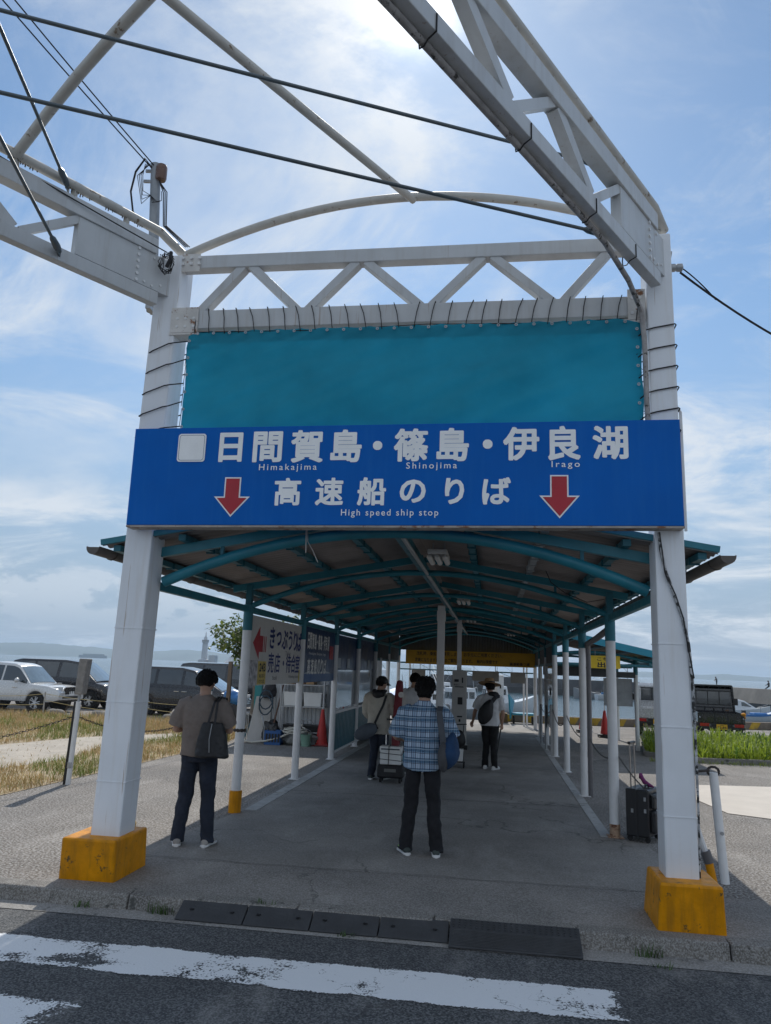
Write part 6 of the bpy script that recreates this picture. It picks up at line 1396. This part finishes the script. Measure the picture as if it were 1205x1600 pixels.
M_TEE = mat('taupe_tee',(.20,.165,.145),.9,var=.08,vs=30,bump=1.0,bs=11); M_JEAN = mat('dark_jeans',(.018,.024,.040),.9,var=.25,vs=9,bump=1.0,bs=13); M_PANTS = mat('charcoal_trousers',(.011,.011,.014),.9,var=.2,vs=8,bump=1.0,bs=13)
M_CREAM = mat('cream_hoodie',(.46,.43,.37),.92,var=.08,vs=14,bump=1.0,bs=10); M_WTEE = mat('white_tee',(.62,.62,.63),.9,var=.06,vs=14,bump=1.0,bs=11); M_BPANT = mat('black_trousers',(.010,.010,.011),.9,var=.2); M_PLAID = plaid_mat()
M_SOLE = mat('white_sole',(.66,.66,.65),.6,var=.06); M_SHOEG = mat('grey_suede',(.34,.32,.30),.85,var=.15); M_SHOEB = mat('black_mesh_shoe',(.05,.065,.06),.8,var=.3); M_SHOEW = mat('white_canvas_shoe',(.66,.66,.64),.75,var=.06)
M_NEON = mat('neon_lace',(.35,.75,.10),.5); M_BAGB = mat('black_bag_cloth',(.012,.012,.014),.55,var=.3,vs=14,bump=.3,bs=40); M_STRAW = mat('straw_hat',(.36,.22,.11),.8,var=.2,vs=40,bump=.4,bs=90)
V = Vector
def limb(mb, pts, rs, n=12):
    P, Q = [], []
    for i in range(len(pts)-1):
        for k in range(4): u = k/4; P.append(V(pts[i]).lerp(V(pts[i+1]),u)); Q.append(rs[i]+(rs[i+1]-rs[i])*u)
    P.append(V(pts[-1])); Q.append(rs[-1]); mb.tube(P, Q, n)
def oval_rings(mb, rows, n=26):   # rows (z, cx, cy, rx, ry, e)
    rr = []
    for z, cx, cy, rx, ry, e, *f in rows:
        ring = []
        for j in range(n):
            a = 2*PI*j/n; c, s = math.cos(a), math.sin(a)
            ring.append(V((cx+rx*math.copysign(abs(c)**(2/e),c), cy+ry*math.copysign(abs(s)**(2/e),s), z+(f[0](c,s) if f else 0))))
        rr.append(ring)
    mb.rings(rr)
def hand(mb, w, d, nrm, side, curl=.6, s=1.0):
    """palm and five fingers; w wrist, d pointing direction, nrm palm normal (fingers curl towards it), side +1/-1 = which way the thumb lies across"""
    w, d, nrm = V(w), V(d).normalized(), V(nrm); nrm = (nrm-d*nrm.dot(d)).normalized(); ac = d.cross(nrm)*side
    rr = []
    for t, a, b in ((-.015,.026,.020),(.02,.034,.016),(.06,.041,.014),(.085,.038,.011)):
        c = w+d*t*s; rr.append([c+ac*math.cos(2*PI*j/12)*a*s+nrm*math.sin(2*PI*j/12)*b*s for j in range(12)])
    mb.rings(rr)
    for k, (o, l) in enumerate(((.030,.066),(.011,.075),(-.009,.070),(-.029,.055))):
        p = w+d*.078*s+ac*o*s; q = [p]; dd = d.copy()
        for f, g in ((.45,.5),(.32,1.0),(.23,.8)):
            th = curl*g; dd = (dd*math.cos(th)+nrm*math.sin(th)).normalized(); nn = nrm-dd*nrm.dot(dd); p = p+dd*l*f*s; q.append(p)
        mb.tube(q,[.0095*s,.009*s,.0085*s,.007*s],8)
    p = w+d*.022*s+ac*.030*s; q = [p,p+(d*.6+ac*.7+nrm*.25).normalized()*.035*s,p+(d*.6+ac*.7+nrm*.25).normalized()*.035*s+(d*.9+ac*.15+nrm*.5).normalized()*.030*s,p+(d*.6+ac*.7+nrm*.25).normalized()*.035*s+(d*.8+nrm*.8).normalized()*.052*s]
    mb.tube(q,[.013*s,.011*s,.010*s,.0075*s],8)
def person(label, loc, rz, H, o):
    t = thing('person', label, 'person'); k = H/1.70; sw = o.get('sw',.185)
    hips = {s: V((s*.092,0,.88)) for s in (-1,1)}; foot = o['feet']
    neck = V((0,o.get('lean',0)*.6-.005,1.43)); hd = V(o.get('head',(0,.02,1.575))); hp = o.get('pitch',.25); hy = o.get('yawh',0.0)
    RM = Matrix.Rotation(hy,3,'Z')@Matrix.Rotation(-hp,3,'X')
    sc = lambda mb: setattr(mb,'v',[(x*k,y*k,z*k) for x,y,z in mb.v]) or mb
    b = MB()
    oval_rings(b,[(.86,0,0,.12,.085,2.2),(.95,0,0,.135,.095,2.2),(1.07,0,0,.13,.095,2.2),(1.22,0,0,.155,.11,2.2),(1.34,0,0,.150,.095,2.2),(1.405,0,neck.y,.085,.065,2),(1.45,0,neck.y,.06,.06,2)])
    limb(b,[(0,neck.y,1.40),(0,(neck.y+hd.y)/2,1.47),(hd.x,hd.y-.01,hd.z-.03)],[.062,.056,.058])
    def hf(p):
        q = p.copy()
        if q.z < -.02: f = 1-.30*min(1,(-q.z-.02)/.10); q.x *= f; q.y = q.y*(.92) + .012
        if q.y > .05 and -.03 < q.z < .03 and abs(abs(q.x)-.032) < .02: q.y -= .010
        return RM@q
    b.blob(hd,(.076,.096,.118),20,14,hf)
    b.tube([hd+RM@V((0,.088,.012)),hd+RM@V((0,.104,-.018)),hd+RM@V((0,.112,-.032)),hd+RM@V((0,.092,-.040))],[.008,.012,.015,.009],8)
    b.tube([hd+RM@V((-.024,.086,-.066)),hd+RM@V((0,.096,-.064)),hd+RM@V((.024,.086,-.066))],[.006,.010,.006],6)
    for s in (-1,1): b.blob(hd+RM@V((s*.079,-.006,-.012)),(.012,.024,.034),8,6,lambda p: RM@p)
    for s in (-1,1):
        sh = V((s*sw,neck.y*.6,1.385)); el, wr = V(o['arms'][s][0]), V(o['arms'][s][1])
        limb(b,[V((s*.10,neck.y*.6-.004,1.352)),sh-V((s*.012,.004,.025)),sh.lerp(el,.5),el,el.lerp(wr,.35),wr],[.045,.048,.045,.040,.039,.026])
        d = o['arms'][s][2] if len(o['arms'][s]) > 2 else (wr-el); nr = o['arms'][s][3] if len(o['arms'][s]) > 3 else V((-s,0,0)); hand(b, wr, d, nr, -s if False else (1 if s < 0 else -1), o.get('curl',.55))
        kn, an = V(foot[s][0]), V(foot[s][1]); limb(b,[hips[s]-V((s*.012,0,0)),hips[s].lerp(kn,.4),kn,kn.lerp(an,.35),an],[.068,.062,.046,.044,.034]); limb(b,[an,an+V((foot[s][2]*.05,.05,-.04))],[.034,.026])
    sc(b).build('body', o.get('skin',M_SKIN), t, mods=[m_cloth(.0065,2,0)])
    # trousers
    p = MB(); oval_rings(p,[(.80,0,0,.150,.115,2.3),(.88,0,0,.165,.128,2.4),(.96,0,0,.163,.125,2.4),(1.02,0,0,.155,.118,2.4)])
    for s in (-1,1):
        kn, an = V(foot[s][0]), V(foot[s][1]); h0 = hips[s]+V((s*-.004,0,-.02)); w = o.get('leg',(.098,.088,.074,.068,.066))
        e = an+V((0,-.008,-.045)); limb(p,[h0+V((0,0,.03)),h0.lerp(kn,.4),kn+V((0,.01,0)),kn.lerp(an,.5),an.lerp(e,.2),e],[w[0],w[1],w[2],w[3],w[4],w[4]*1.05],14)
    sc(p).build('trousers', o['pants'], t, mods=[m_cloth(.010,2,.030,.10)])
    # shirt
    sh_ = MB(); hem, rw = o['hem'], o.get('rw',.185); hz = o.get('hemf')
    rows = [(hem,0,0,rw,.135,2.5)+((hz,) if hz else ()),(hem+.10,0,-.004,rw,.135,2.5),(1.02,0,-.004,rw*.97,.128,2.5),(1.18,0,neck.y*.3-.006,rw*1.0,.132,2.5),(1.30,0,neck.y*.6-.012,rw*1.02,.125,2.5),(1.385,0,neck.y*.8-.010,.165,.095,2.2),(1.425,0,neck.y-.004,.105,.080,2),(1.452,0,neck.y+.004,.072,.070,2)]
    oval_rings(sh_, rows)
    for s in (-1,1):
        s0 = V((s*(sw-.065),neck.y*.6-.005,1.368)); s1 = V((s*(sw+.008),neck.y*.6-.005,1.352)); el, wr = V(o['arms'][s][0]), V(o['arms'][s][1]); sl = o.get('sleeve',.8); r1 = o.get('slr',.078)
        if sl <= 1: limb(sh_,[s0,s1,s1.lerp(el,sl*.55),s1.lerp(el,sl)],[.070,.076,r1,r1*1.05])
        else: limb(sh_,[s0,s1,s1.lerp(el,.5),el,el.lerp(wr,.5),el.lerp(wr,.92)],[.072,.080,.072,.068,.058,.046])
    sc(sh_).build('hoodie' if sl > 1 else 'shirt', o['shirt'], t, mods=[m_cloth(.010,2,.040,.12)])
    if o.get('collar'): 
        c = MB(); oval_rings(c,[(1.425,0,neck.y,.080,.078,2),(1.475,0,neck.y+.008,.066,.066,2),(1.475,0,neck.y+.008,.058,.058,2),(1.42,0,neck.y,.060,.060,2)]); sc(c).build('collar', o['shirt'], t, smooth=60)
    if o.get('hood'): 
        c = MB(); c.blob((0,neck.y-.085,1.40),(.115,.065,.075),18,10).tube([V((-.09,neck.y+.03,1.46)),V((-.10,neck.y-.05,1.45)),V((0,neck.y-.10,1.44)),V((.10,neck.y-.05,1.45)),V((.09,neck.y+.03,1.46))],.035,10); sc(c).build('hood', M_BAGB, t, mods=[m_cloth(.010,3,.014,.08)])
    # shoes
    for s in (-1,1):
        an = V(foot[s][1]); yw = foot[s][2]; RR = Matrix.Rotation(-yw,3,'Z'); sm, so_ = MB(), MB()
        def ringy(mb, rows):
            rr = []
            for y, w, z0, z1 in rows:
                rr.append([an+RR@V((w*math.cos(2*PI*j/14), y, 0))+V((0,0,-an.z+z0+(z1-z0)*(.5+.5*math.sin(2*PI*j/14)))) for j in range(14)])
            mb.rings(rr)
        ringy(sm,[(-.085,.020,.02,.060),(-.075,.036,.02,.074),(-.04,.041,.02,.084),(.02,.041,.02,.092),(.08,.046,.02,.080),(.13,.046,.02,.066),(.165,.034,.02,.050),(.18,.014,.022,.036)])
        ringy(so_,[(-.095,.022,.002,.030),(-.082,.040,.002,.034),(-.03,.041,.004,.034),(.05,.045,.004,.032),(.12,.052,.002,.032),(.17,.040,.006,.032),(.192,.014,.012,.030)])
        h = sc(sm).build('shoe', o['shoe'], t, smooth=70); sc(so_).build('sole', M_SOLE, h, smooth=60)
        if o.get('neon'):
            l = MB()
            for i in range(4): l.tube([an+RR@V((-.034+.004*i,.02+.02*i,0))+V((0,0,-an.z+.095-.008*i)),an+RR@V((-.046,.035+.02*i,0))+V((0,0,-an.z+.060))],.004,5)
            sc(l).build('lace', M_NEON, h)
    # hair, cap or hat
    r_ = random.Random(len(label)); sd = V((len(label),3,1)); hl = o.get('hair',-.075)
    def hair(p):
        q = p.copy(); lim = hl+.0*q.x
        if q.y > .030: lim = max(lim, .035-.0)            # fringe line at the front
        if abs(q.x) > .06 and q.y > -.035: lim = max(lim,-.02)
        if q.z < lim: q.z = lim+(q.z-lim)*.06; q.x *= .93; q.y *= .93
        q *= 1+.045*noise.noise(q*26+sd)+.03*noise.noise(q*70+sd); return RM@q
    c = MB().blob(hd+RM@V((0,-.010,.012)),o.get('hairr',(.092,.108,.118)),40,28,hair); sc(c).build('hair', M_HAIR, t, smooth=60)
    tf = MB(); tz = Vector(o.get('hairr',(.092,.108,.118)))
    for i in range(420 if not (o.get('cap') or o.get('hat')) else 160):
        u = r_.uniform(-.55,.97); a = r_.uniform(0,2*PI); w = math.sqrt(max(0,1-u*u)); n_ = V((w*math.cos(a),w*math.sin(a),u)); p_ = V((n_.x*tz.x,n_.y*tz.y,n_.z*tz.z))
        if p_.z < hl+.012 or (p_.y > .03 and p_.z < .045) or (abs(p_.x) > .06 and p_.y > -.03 and p_.z < .0): continue
        dn = V((n_.x*.5+r_.gauss(0,.35),-.35+n_.y*.4+r_.gauss(0,.25),-.9+r_.gauss(0,.3))); dn = (dn-n_*dn.dot(n_)).normalized(); l_ = r_.uniform(.022,.05)
        b_ = p_*.985; q_ = [b_, b_+dn*l_*.5+n_*.007, b_+dn*l_+n_*r_.uniform(-.002,.008)]
        tf.tube([hd+V((0,0,0))+RM@(V((0,-.010,.012))+x_) for x_ in q_],[.0045,.0055,.0008],4)
    if tf.v: sc(tf).build('hair_tufts', M_HAIR, t)
    if o.get('cap'):
        c = MB().blob(hd+RM@V((0,-.004,.035)),(.097,.114,.098),24,14,lambda p: RM@V((p.x,p.y,max(p.z,-.015)))); c.add([hd+RM@V(q) for q in ((-.075,.085,.03),(.075,.085,.03),(.055,.175,.012),(-.055,.175,.012),(-.075,.085,.02),(.075,.085,.02),(.055,.175,.002),(-.055,.175,.002))],[(0,1,2,3),(4,5,6,7),(0,1,5,4),(1,2,6,5),(2,3,7,6),(3,0,4,7)]); sc(c).build('cap', M_BLACK, t, smooth=40)
    if o.get('hat'):
        n = 40; rr = []
        for r, z in ((.205,.010),(.16,.022),(.108,.030),(.100,.085),(.082,.125),(.030,.130),(.004,.128)):
            rr.append([hd+RM@V((r*math.cos(2*PI*j/n)*(1.12 if r > .15 else 1), r*math.sin(2*PI*j/n), z+.05+(.055*max(0,-math.cos(2*PI*j/n)-.2)-.030*max(0,math.cos(2*PI*j/n)) if r > .15 else 0))) for j in range(n)])
        c = MB().rings(rr); sc(c).build('straw_hat', M_STRAW, t, smooth=50); c = MB(); c.rings([[hd+RM@V((q*math.cos(2*PI*j/n), q*math.sin(2*PI*j/n), z+.05)) for j in range(n)] for q, z in ((.110,.032),(.107,.055))], False); sc(c).build('hat_band', M_BLACK, t)
    place(t, loc, rz); return t, k
def legs(lx, rx, ly=0, ry=0, lo=-.15, ro=.15): return {-1: ((lx*.75,ly*.5+.015,.475),(lx,ly,.085),lo), 1: ((rx*.75,ry*.5+.015,.475),(rx,ry,.085),ro)}
p1, k1 = person('person in taupe tee shirt and dark jeans with a black tote on the shoulder', (-2.84,7.42,0), R(4), 1.66, dict(feet=legs(-.165,.135,0,.02,-.30,.10), pants=M_JEAN, shirt=M_TEE, shoe=M_SHOEG, hem=.86, rw=.195, sleeve=.86, slr=.090, sw=.19, head=(.0,.035,1.572), pitch=.45, hairr=(.104,.118,.120), hair=-.07,
    arms={-1:((-.275,.02,1.10),(-.10,.24,1.14),V((.35,.6,.3)),V((.6,0,.6))), 1:((.27,.05,1.10),(.09,.26,1.15),V((-.35,.6,.3)),V((-.6,0,.6)))}))
ph = tag(MB().box(-.037,.037,-.006,.006,-.075,.075).build('smartphone', M_BLKPLAST, None, bevel=.004), 'dark smartphone held by the person in the taupe tee', 'phone'); ph.location = (-2.86,7.75,1.19); ph.rotation_euler = (R(-30),0,R(4))
p2, k2 = person('person in blue plaid shirt and charcoal trousers carrying a blue duffel bag', (-.665,7.70,0), R(-2), 1.66, dict(feet=legs(-.155,.150,0,0,-.42,-.12), pants=M_PANTS, shirt=M_PLAID, shoe=M_SHOEB, neon=True, hem=.80, rw=.195, sleeve=.98, slr=.088, sw=.195, collar=True, head=(.005,.03,1.578), pitch=.25, hairr=(.100,.114,.126), hair=-.10,
    hemf=lambda c,s: .05*abs(c)**3-.01, leg=(.094,.082,.070,.068,.067), arms={-1:((-.285,.03,1.11),(-.20,.27,1.06)), 1:((.30,.01,1.12),(.29,.20,.98))}))
p3, k3 = person('person in cream hoodie and black cap with a grey bag slung across the back', (-1.80,12.45,0), R(-10), 1.60, dict(feet=legs(-.09,.13,-.05,.05), pants=M_JEAN, shirt=M_CREAM, shoe=M_SHOEB, hem=.74, rw=.20, sleeve=1.5, sw=.195, hood=True, cap=True, head=(.02,.035,1.578), pitch=.20, yawh=-.4, hair=-.06, arms={-1:((-.26,.03,1.10),(-.22,.2,.95)), 1:((.26,.03,1.10),(.30,.10,.94),V((.3,.5,-.4)),V((0,0,-1)))}))
p4, k4 = person('person in white tee with dark square print half hidden behind the plaid shirt', (-1.34,13.35,0), R(2), 1.67, dict(feet=legs(-.12,.12), pants=M_BPANT, shirt=M_WTEE, shoe=M_SHOEB, hem=.84, rw=.19, sleeve=.9, head=(.02,.03,1.572), pitch=.3, hair=-.06, arms={-1:((-.265,.03,1.11),(-.14,.25,1.08)), 1:((.265,.03,1.11),(.14,.25,1.08))}))
pr = MB().box(-.17,.01,-.168,-.135,1.265,1.40); q = pr.build('shirt_print', mat('dark_print',(.05,.05,.055),.8), p4); mb = MB().add([(-.14,-.170,1.29),(-.02,-.170,1.29),(-.08,-.170,1.38)],[(0,1,2)]); mb.build('print_emblem', mat('pale_print',(.35,.34,.34),.8), q); MB().box(-.17,-.02,-.166,-.135,1.235,1.25).build('print_line', mat('dark_print',(.05,.05,.055),.8), q)
p5, k5 = person('person in white tee and straw hat walking with a black cane and black sling bag', (-.03,14.45,0), R(-6), 1.57, dict(feet=legs(-.10,.10,.06,-.04,-.1,.35), pants=M_BPANT, shirt=M_WTEE, shoe=M_SHOEW, hem=.83, rw=.19, sleeve=.82, slr=.085, hat=True, head=(-.01,.03,1.575), pitch=.2, yawh=.5, hair=-.07, leg=(.100,.088,.072,.064,.060), curl=.95, arms={-1:((-.30,.02,1.10),(-.36,.16,.90),V((-.3,.4,-.7)),V((.3,-.3,0))), 1:((.255,.0,1.09),(.225,.08,.86),V((0,.25,-1)),V((-.6,.6,.1)))}))
# bags and carried things
t = thing('tote_bag','large black tote bag hanging behind the shoulder of the person in the taupe tee','bag',(-2.66,7.25,.85))
def tote():
    b = MB(); rows = []
    for z,w,d in ((.845,.155,.075),(.86,.165,.085),(.95,.155,.075),(1.05,.135,.055),(1.14,.110,.040),(1.17,.100,.025)): rows.append((z,-2.665+(1.17-z)*.04,7.235,w,d,3.2))
    oval_rings(b, rows, 32); b.build('bag_body', M_BAGB, t, mods=[m_cloth(.008,3,.022,.09)])
    b = MB()
    for x0,x1 in ((-2.705,-2.675),(-2.635,-2.645)): b.bar((x0,7.20,1.14),(x1+.0,7.27,1.36),.022,.006,side=(1,0,0)); b.bar((x1,7.27,1.36),(x1+.005,7.36,1.405),.022,.008,side=(1,0,0)); b.bar((x1+.005,7.36,1.405),(x1,7.52,1.385),.022,.008,side=(1,0,0)); b.bar((x1,7.52,1.385),(x0,7.56,1.15),.022,.006,side=(1,0,0)); b.bar((x0,7.56,1.15),(x0,7.30,1.12),.022,.006,side=(1,0,0))
    b.build('strap', M_BAGB, t); b = MB().tube([(-2.655,7.185,1.16),(-2.66,7.152,1.02),(-2.65,7.150,.90)],.004,5); b.build('zip', M_STEEL, t)
tote()
t = thing('duffel_bag','round blue duffel bag with grey strap at the right side of the plaid shirted person','bag',(-.40,7.62,.85))
b = MB().blob((-.395,7.60,.985),(.095,.17,.175),24,16,lambda p: Matrix.Rotation(R(12),3,'Y')@V((p.x*(1-.45*max(0,p.z/.175)),p.y*(1-.3*max(0,p.z/.175)),p.z))*(1+.16*noise.noise(p*8))); b.build('bag_body', mat('blue_duffel',(.012,.045,.115),.85,var=.2,vs=9,bump=.3,bs=30), t, mods=[m_cloth(.010,3,.018,.09)])
b = MB().blob((-.455,7.52,.93),(.055,.10,.14),16,12); b.build('side_pocket', mat('grey_bag_cloth',(.07,.07,.075),.8,var=.2), t, smooth=60)
b = MB(); q = [(-.50,7.66,1.385),(-.505,7.555,1.35),(-.485,7.525,1.22),(-.455,7.50,1.05),(-.44,7.50,.94)]
for a, c in zip(q, q[1:]): b.bar(a, c, .058, .012, side=(1,.3,0))
b.bar((-.50,7.66,1.385),(-.47,7.84,1.30),.055,.012,side=(1,0,0)).bar((-.47,7.84,1.30),(-.42,7.78,1.05),.055,.012,side=(1,0,0)); b.build('strap', mat('grey_strap',(.075,.08,.09),.85,var=.15), t)
t = thing('shoulder_bag','slate grey shoulder bag on a black strap at the left hip of the cream hoodie','bag',(-1.95,12.25,.75))
MB().blob((-1.97,12.24,.745),(.205,.085,.115),22,14,lambda p: Matrix.Rotation(R(-28),3,'Y')@(p*(1+.08*noise.noise(p*8)))).build('bag_body', mat('slate_bag',(.07,.085,.105),.75,var=.25,vs=8), t, mods=[m_cloth(.010,3,.015,.09)])
b = MB(); q = [(-1.67,12.46,1.335),(-1.68,12.335,1.30),(-1.72,12.30,1.15),(-1.79,12.295,1.0),(-1.84,12.265,.87)]
for a, c in zip(q, q[1:]): b.bar(a, c, .036, .008, side=(1,0,.3))
b.tube([(-1.84,12.25,.90),(-1.80,12.22,.82),(-1.78,12.2,.80)],.012,6); b.build('strap', M_BLACK, t)
t = thing('sling_bag','black teardrop sling bag on the back of the straw hat person','bag',(-.06,14.25,1.0))
def sl(p): 
    q = p.copy(); q.x *= 1-.35*max(0,q.z/.25); return Matrix.Rotation(R(22),3,'Y')@(q*(1+.05*noise.noise(q*8)))
MB().blob((-.10,14.235,1.02),(.135,.075,.24),22,14,sl).build('bag_body', M_BAGB, t, mods=[m_cloth(.010,3,.012,.08)])
b = MB(); q = [(.0,14.26,1.20),(.07,14.30,1.285),(.14,14.40,1.315),(.13,14.55,1.27)]
for a, c in zip(q, q[1:]): b.bar(a, c, .075, .012, side=(.6,0,-.6))
b.blob((.03,14.38,1.335),(.10,.05,.05),14,8); b.build('strap', M_BAGB, t, smooth=40)
t = thing('walking_cane','black walking cane held in the right hand of the straw hat person','cane',(.10,14.55,0))
MB().tube([(.055,14.36,.012),(.175,14.535,.76),(.185,14.55,.86)],[.011,.012,.012],8).build('shaft', M_BLKPLAST, t, smooth=50); MB().tube([(.180,14.52,.80),(.185,14.55,.86),(.20,14.60,.885),(.205,14.64,.87)],.015,8).build('grip', M_BLKPLAST, t, smooth=50)
# trolley with cooler box behind the hoodie
t = thing('luggage_trolley','black wheeled case with telescopic silver handle behind the cream hoodie','trolley',(-1.55,12.2,0))
MB().box(-1.755,-1.345,12.08,12.36,.075,.272).build('case', M_BAGB, t, bevel=.03); MB().box(-1.64,-1.46,12.07,12.082,.17,.215).build('badge', mat('dull_label',(.16,.16,.15),.5), t)
b = MB()
for x in (-1.70,-1.40):
    for y in (12.13,12.32): b.lathe([(.036,-.016),(.036,.016)],(x,y,.040),'X',12)
b.build('castor', M_TYRE, t); b = MB()
for x in (-1.66,-1.44): b.bar((x,12.345,.27),(x,12.36,.93),.018,.014)
b.build('handle_tube', M_CHROME, t); MB().bar((-1.69,12.36,.935),(-1.41,12.36,.935),.03,.03).build('grip', M_BLKPLAST, t, bevel=.008)
t = thing('cooler_box','white cooler box tied with black cord on top of the wheeled case','box',(-1.55,12.2,.275))
MB().box(-1.715,-1.385,12.10,12.32,.275,.515).build('box_body', M_WPLATE, t, bevel=.012); MB().box(-1.722,-1.378,12.093,12.327,.470,.545).build('lid', M_WPLATE, t, bevel=.01); MB().box(-1.70,-1.41,12.088,12.094,.495,.515).build('lid_band', mat('slate_bag',(.1,.1,.1),.7), t)
b = MB()
for z in (.345,.435): b.tube([(-1.725,12.09,z+.012),(-1.375,12.09,z-.008),(-1.375,12.33,z),(-1.725,12.33,z),(-1.725,12.09,z+.012)],.005,5)
b.tube([(-1.58,12.087,.27),(-1.575,12.086,.55),(-1.575,12.33,.55)],.006,5); b.build('cord', M_CORD, t)
t = thing('rod_case','tall dark red rod case standing upright on the white cooler box','case',(-1.50,12.33,.55))
MB().tube([(-1.50,12.26,.546),(-1.50,12.27,.75),(-1.485,12.30,1.15),(-1.47,12.32,1.45),(-1.465,12.325,1.53),(-1.463,12.325,1.555)],[.060,.066,.066,.062,.050,.02],14).build('case_body', mat('maroon_cloth',(.16,.022,.03),.8,var=.2,vs=8,bump=.2), t, smooth=50); MB().lathe([(.03,-.006),(.045,-.006),(.045,.0),(.03,.0)],(-1.43,12.245,1.33),'Y',14).build('round_tag', M_WBOARD, t)
b = MB().tube([(-1.50+.07*math.cos(a*.7),12.29+.07*math.sin(a*.7),.92+.004*a) for a in range(20)],.010,5); b.build('binding', M_CORD, t)
t = thing('water_bottle','pale blue water bottle beside the white cooler box','bottle',(-1.34,12.15,.28)); MB().lathe([(.034,.0),(.036,.01),(.036,.15),(.015,.19),(.015,.20)],(-1.335,12.17,.275),n=14).build('bottle_body', mat('blue_bottle',(.10,.30,.42),.15,var=.1,coat=.5), t, smooth=50); MB().lathe([(.017,.20),(.017,.22)],(-1.335,12.17,.275),n=12).build('cap', M_WPLATE, t)
t = thing('folding_trolley','small black folding trolley with a white box beside the straw hat person','trolley',(-.66,14.5,0))
b = MB().box(-.80,-.50,14.38,14.62,.10,.12)
for x in (-.78,-.52): b.bar((x,14.6,.12),(x,14.64,.74),.014,.014)
b.bar((-.78,14.64,.74),(-.46,14.64,.76),.02,.02); b.build('frame', M_BLKPLAST, t)
b = MB()
for x in (-.80,-.50):
    for y in (14.40,14.60): b.lathe([(.048,-.014),(.048,.014)],(x,y,.050),'X',14)
b.build('wheel', M_TYRE, t); MB().taper((-.76,-.52,14.40,14.56,.12),(-.77,-.51,14.39,14.57,.33)).build('carton', M_WPLATE, t, bevel=.006)
tag(MB().blob((-.60,14.47,.50),(.13,.09,.17),18,12,lambda p: p*(1+.12*noise.noise(p*8))).build('black_pack', M_BAGB, None, smooth=50), 'black pack strapped on the white box of the folding trolley', 'bag')
# suitcase by the first right post
t = thing('suitcase','black four wheeled suitcase with raised handle and purple ribbon beside the first right post','suitcase',(0,0,0))
MB().box(-.205,.205,-.125,-.002,.055,.545).build('shell', mat('black_shell',(.016,.016,.018),.42,var=.2), t, bevel=.016); MB().box(-.205,.205,.002,.125,.055,.545).build('shell', mat('black_shell',(.016,.016,.018),.42,var=.2), t, bevel=.016)
MB().box(-.20,.20,-.008,.008,.062,.538).build('zip_band', M_BLACK, t)
MB().box(-.165,.165,-.185,-.12,.10,.33).build('front_pocket', M_BAGB, t, bevel=.025); MB().box(-.15,.15,-.175,-.12,.345,.50).build('front_pocket', M_BAGB, t, bevel=.025)
b = MB()
for x in (-.16,.16):
    for y in (-.095,.095): b.lathe([(.028,-.012),(.028,.012)],(x,y,.030),'X',12); b.box(x-.018,x+.018,y-.018,y+.018,.035,.06)
b.build('castor', M_TYRE, t, smooth=40); b = MB()
for x in (-.075,.075): b.bar((x,.10,.54),(x,.105,1.01),.016,.012)
b.build('handle_tube', mat('dull_aluminium',(.30,.27,.25),.4,.7), t); MB().bar((-.10,.105,1.015),(.10,.105,1.015),.034,.03).build('grip', M_BLKPLAST, t, bevel=.01)
MB().tube([(-.06,-.05,.548),(-.05,-.05,.575),(.05,-.05,.575),(.06,-.05,.548)],.010,6).build('top_handle', M_BLKPLAST, t, smooth=50)
b = MB()
for x,y,z in ((-.207,-.09,.45),(-.207,-.09,.33),(-.207,.05,.32)): b.box(x-.006,x,y-.012,y+.012,z-.02,z+.02)
b.build('zip_pull', M_STEEL, t)
place(t,(1.66,9.12,0),R(62))
MBr = MB().tube([(1.655,9.21,.63),(1.66,9.185,.665),(1.675,9.17,.63),(1.69,9.15,.60),(1.73,9.12,.575),(1.78,9.09,.555)],[.012,.026,.022,.026,.022,.008],8).tube([(1.665,9.19,.64),(1.70,9.20,.60),(1.72,9.18,.57)],[.02,.018,.008],8)
tag(MBr.build('purple_ribbon', mat('purple_ribbon',(.16,.015,.11),.6,var=.2), None, smooth=50),'purple ribbon knotted round the suitcase handle','ribbon')
# two people on the breakwater
pA, _ = person('person standing on top of the breakwater with head bowed', (0,0,0), 0, 1.62, dict(feet=legs(-.08,.08), pants=M_BPANT, shirt=mat('grey_shirt',(.12,.13,.15),.9), shoe=M_SHOEB, hem=.90, rw=.18, sleeve=.9, head=(0,.14,1.52), lean=.12, pitch=.7, arms={-1:((-.25,.15,1.15),(-.15,.36,1.05)), 1:((.25,.15,1.15),(.15,.36,1.05))}))
place(pA,(37.1,135,.55),R(60))
def seated():
    f = {-1:((-.14,.42,.52),(-.16,.50,.085),0.0), 1:((.14,.42,.52),(.16,.50,.085),0.0)}
    q, _ = person('person in black seated on the breakwater edge at the right frame border', (0,0,0), 0, 1.68, dict(feet=f, pants=M_BPANT, shirt=M_BLACK, shoe=M_SHOEB, hem=.92, rw=.18, sleeve=1.5, head=(0,.06,1.57), pitch=.3, arms={-1:((-.25,.18,1.12),(-.12,.40,1.0)), 1:((.25,.18,1.12),(.12,.40,1.0))})); return q
pB = seated(); place(pB,(40.3,120.2,.12),R(70))
# ------------------------------------------------------------------ tidy
bpy.data.objects.remove(_fo, do_unlink=True)
bpy.context.view_layer.update()
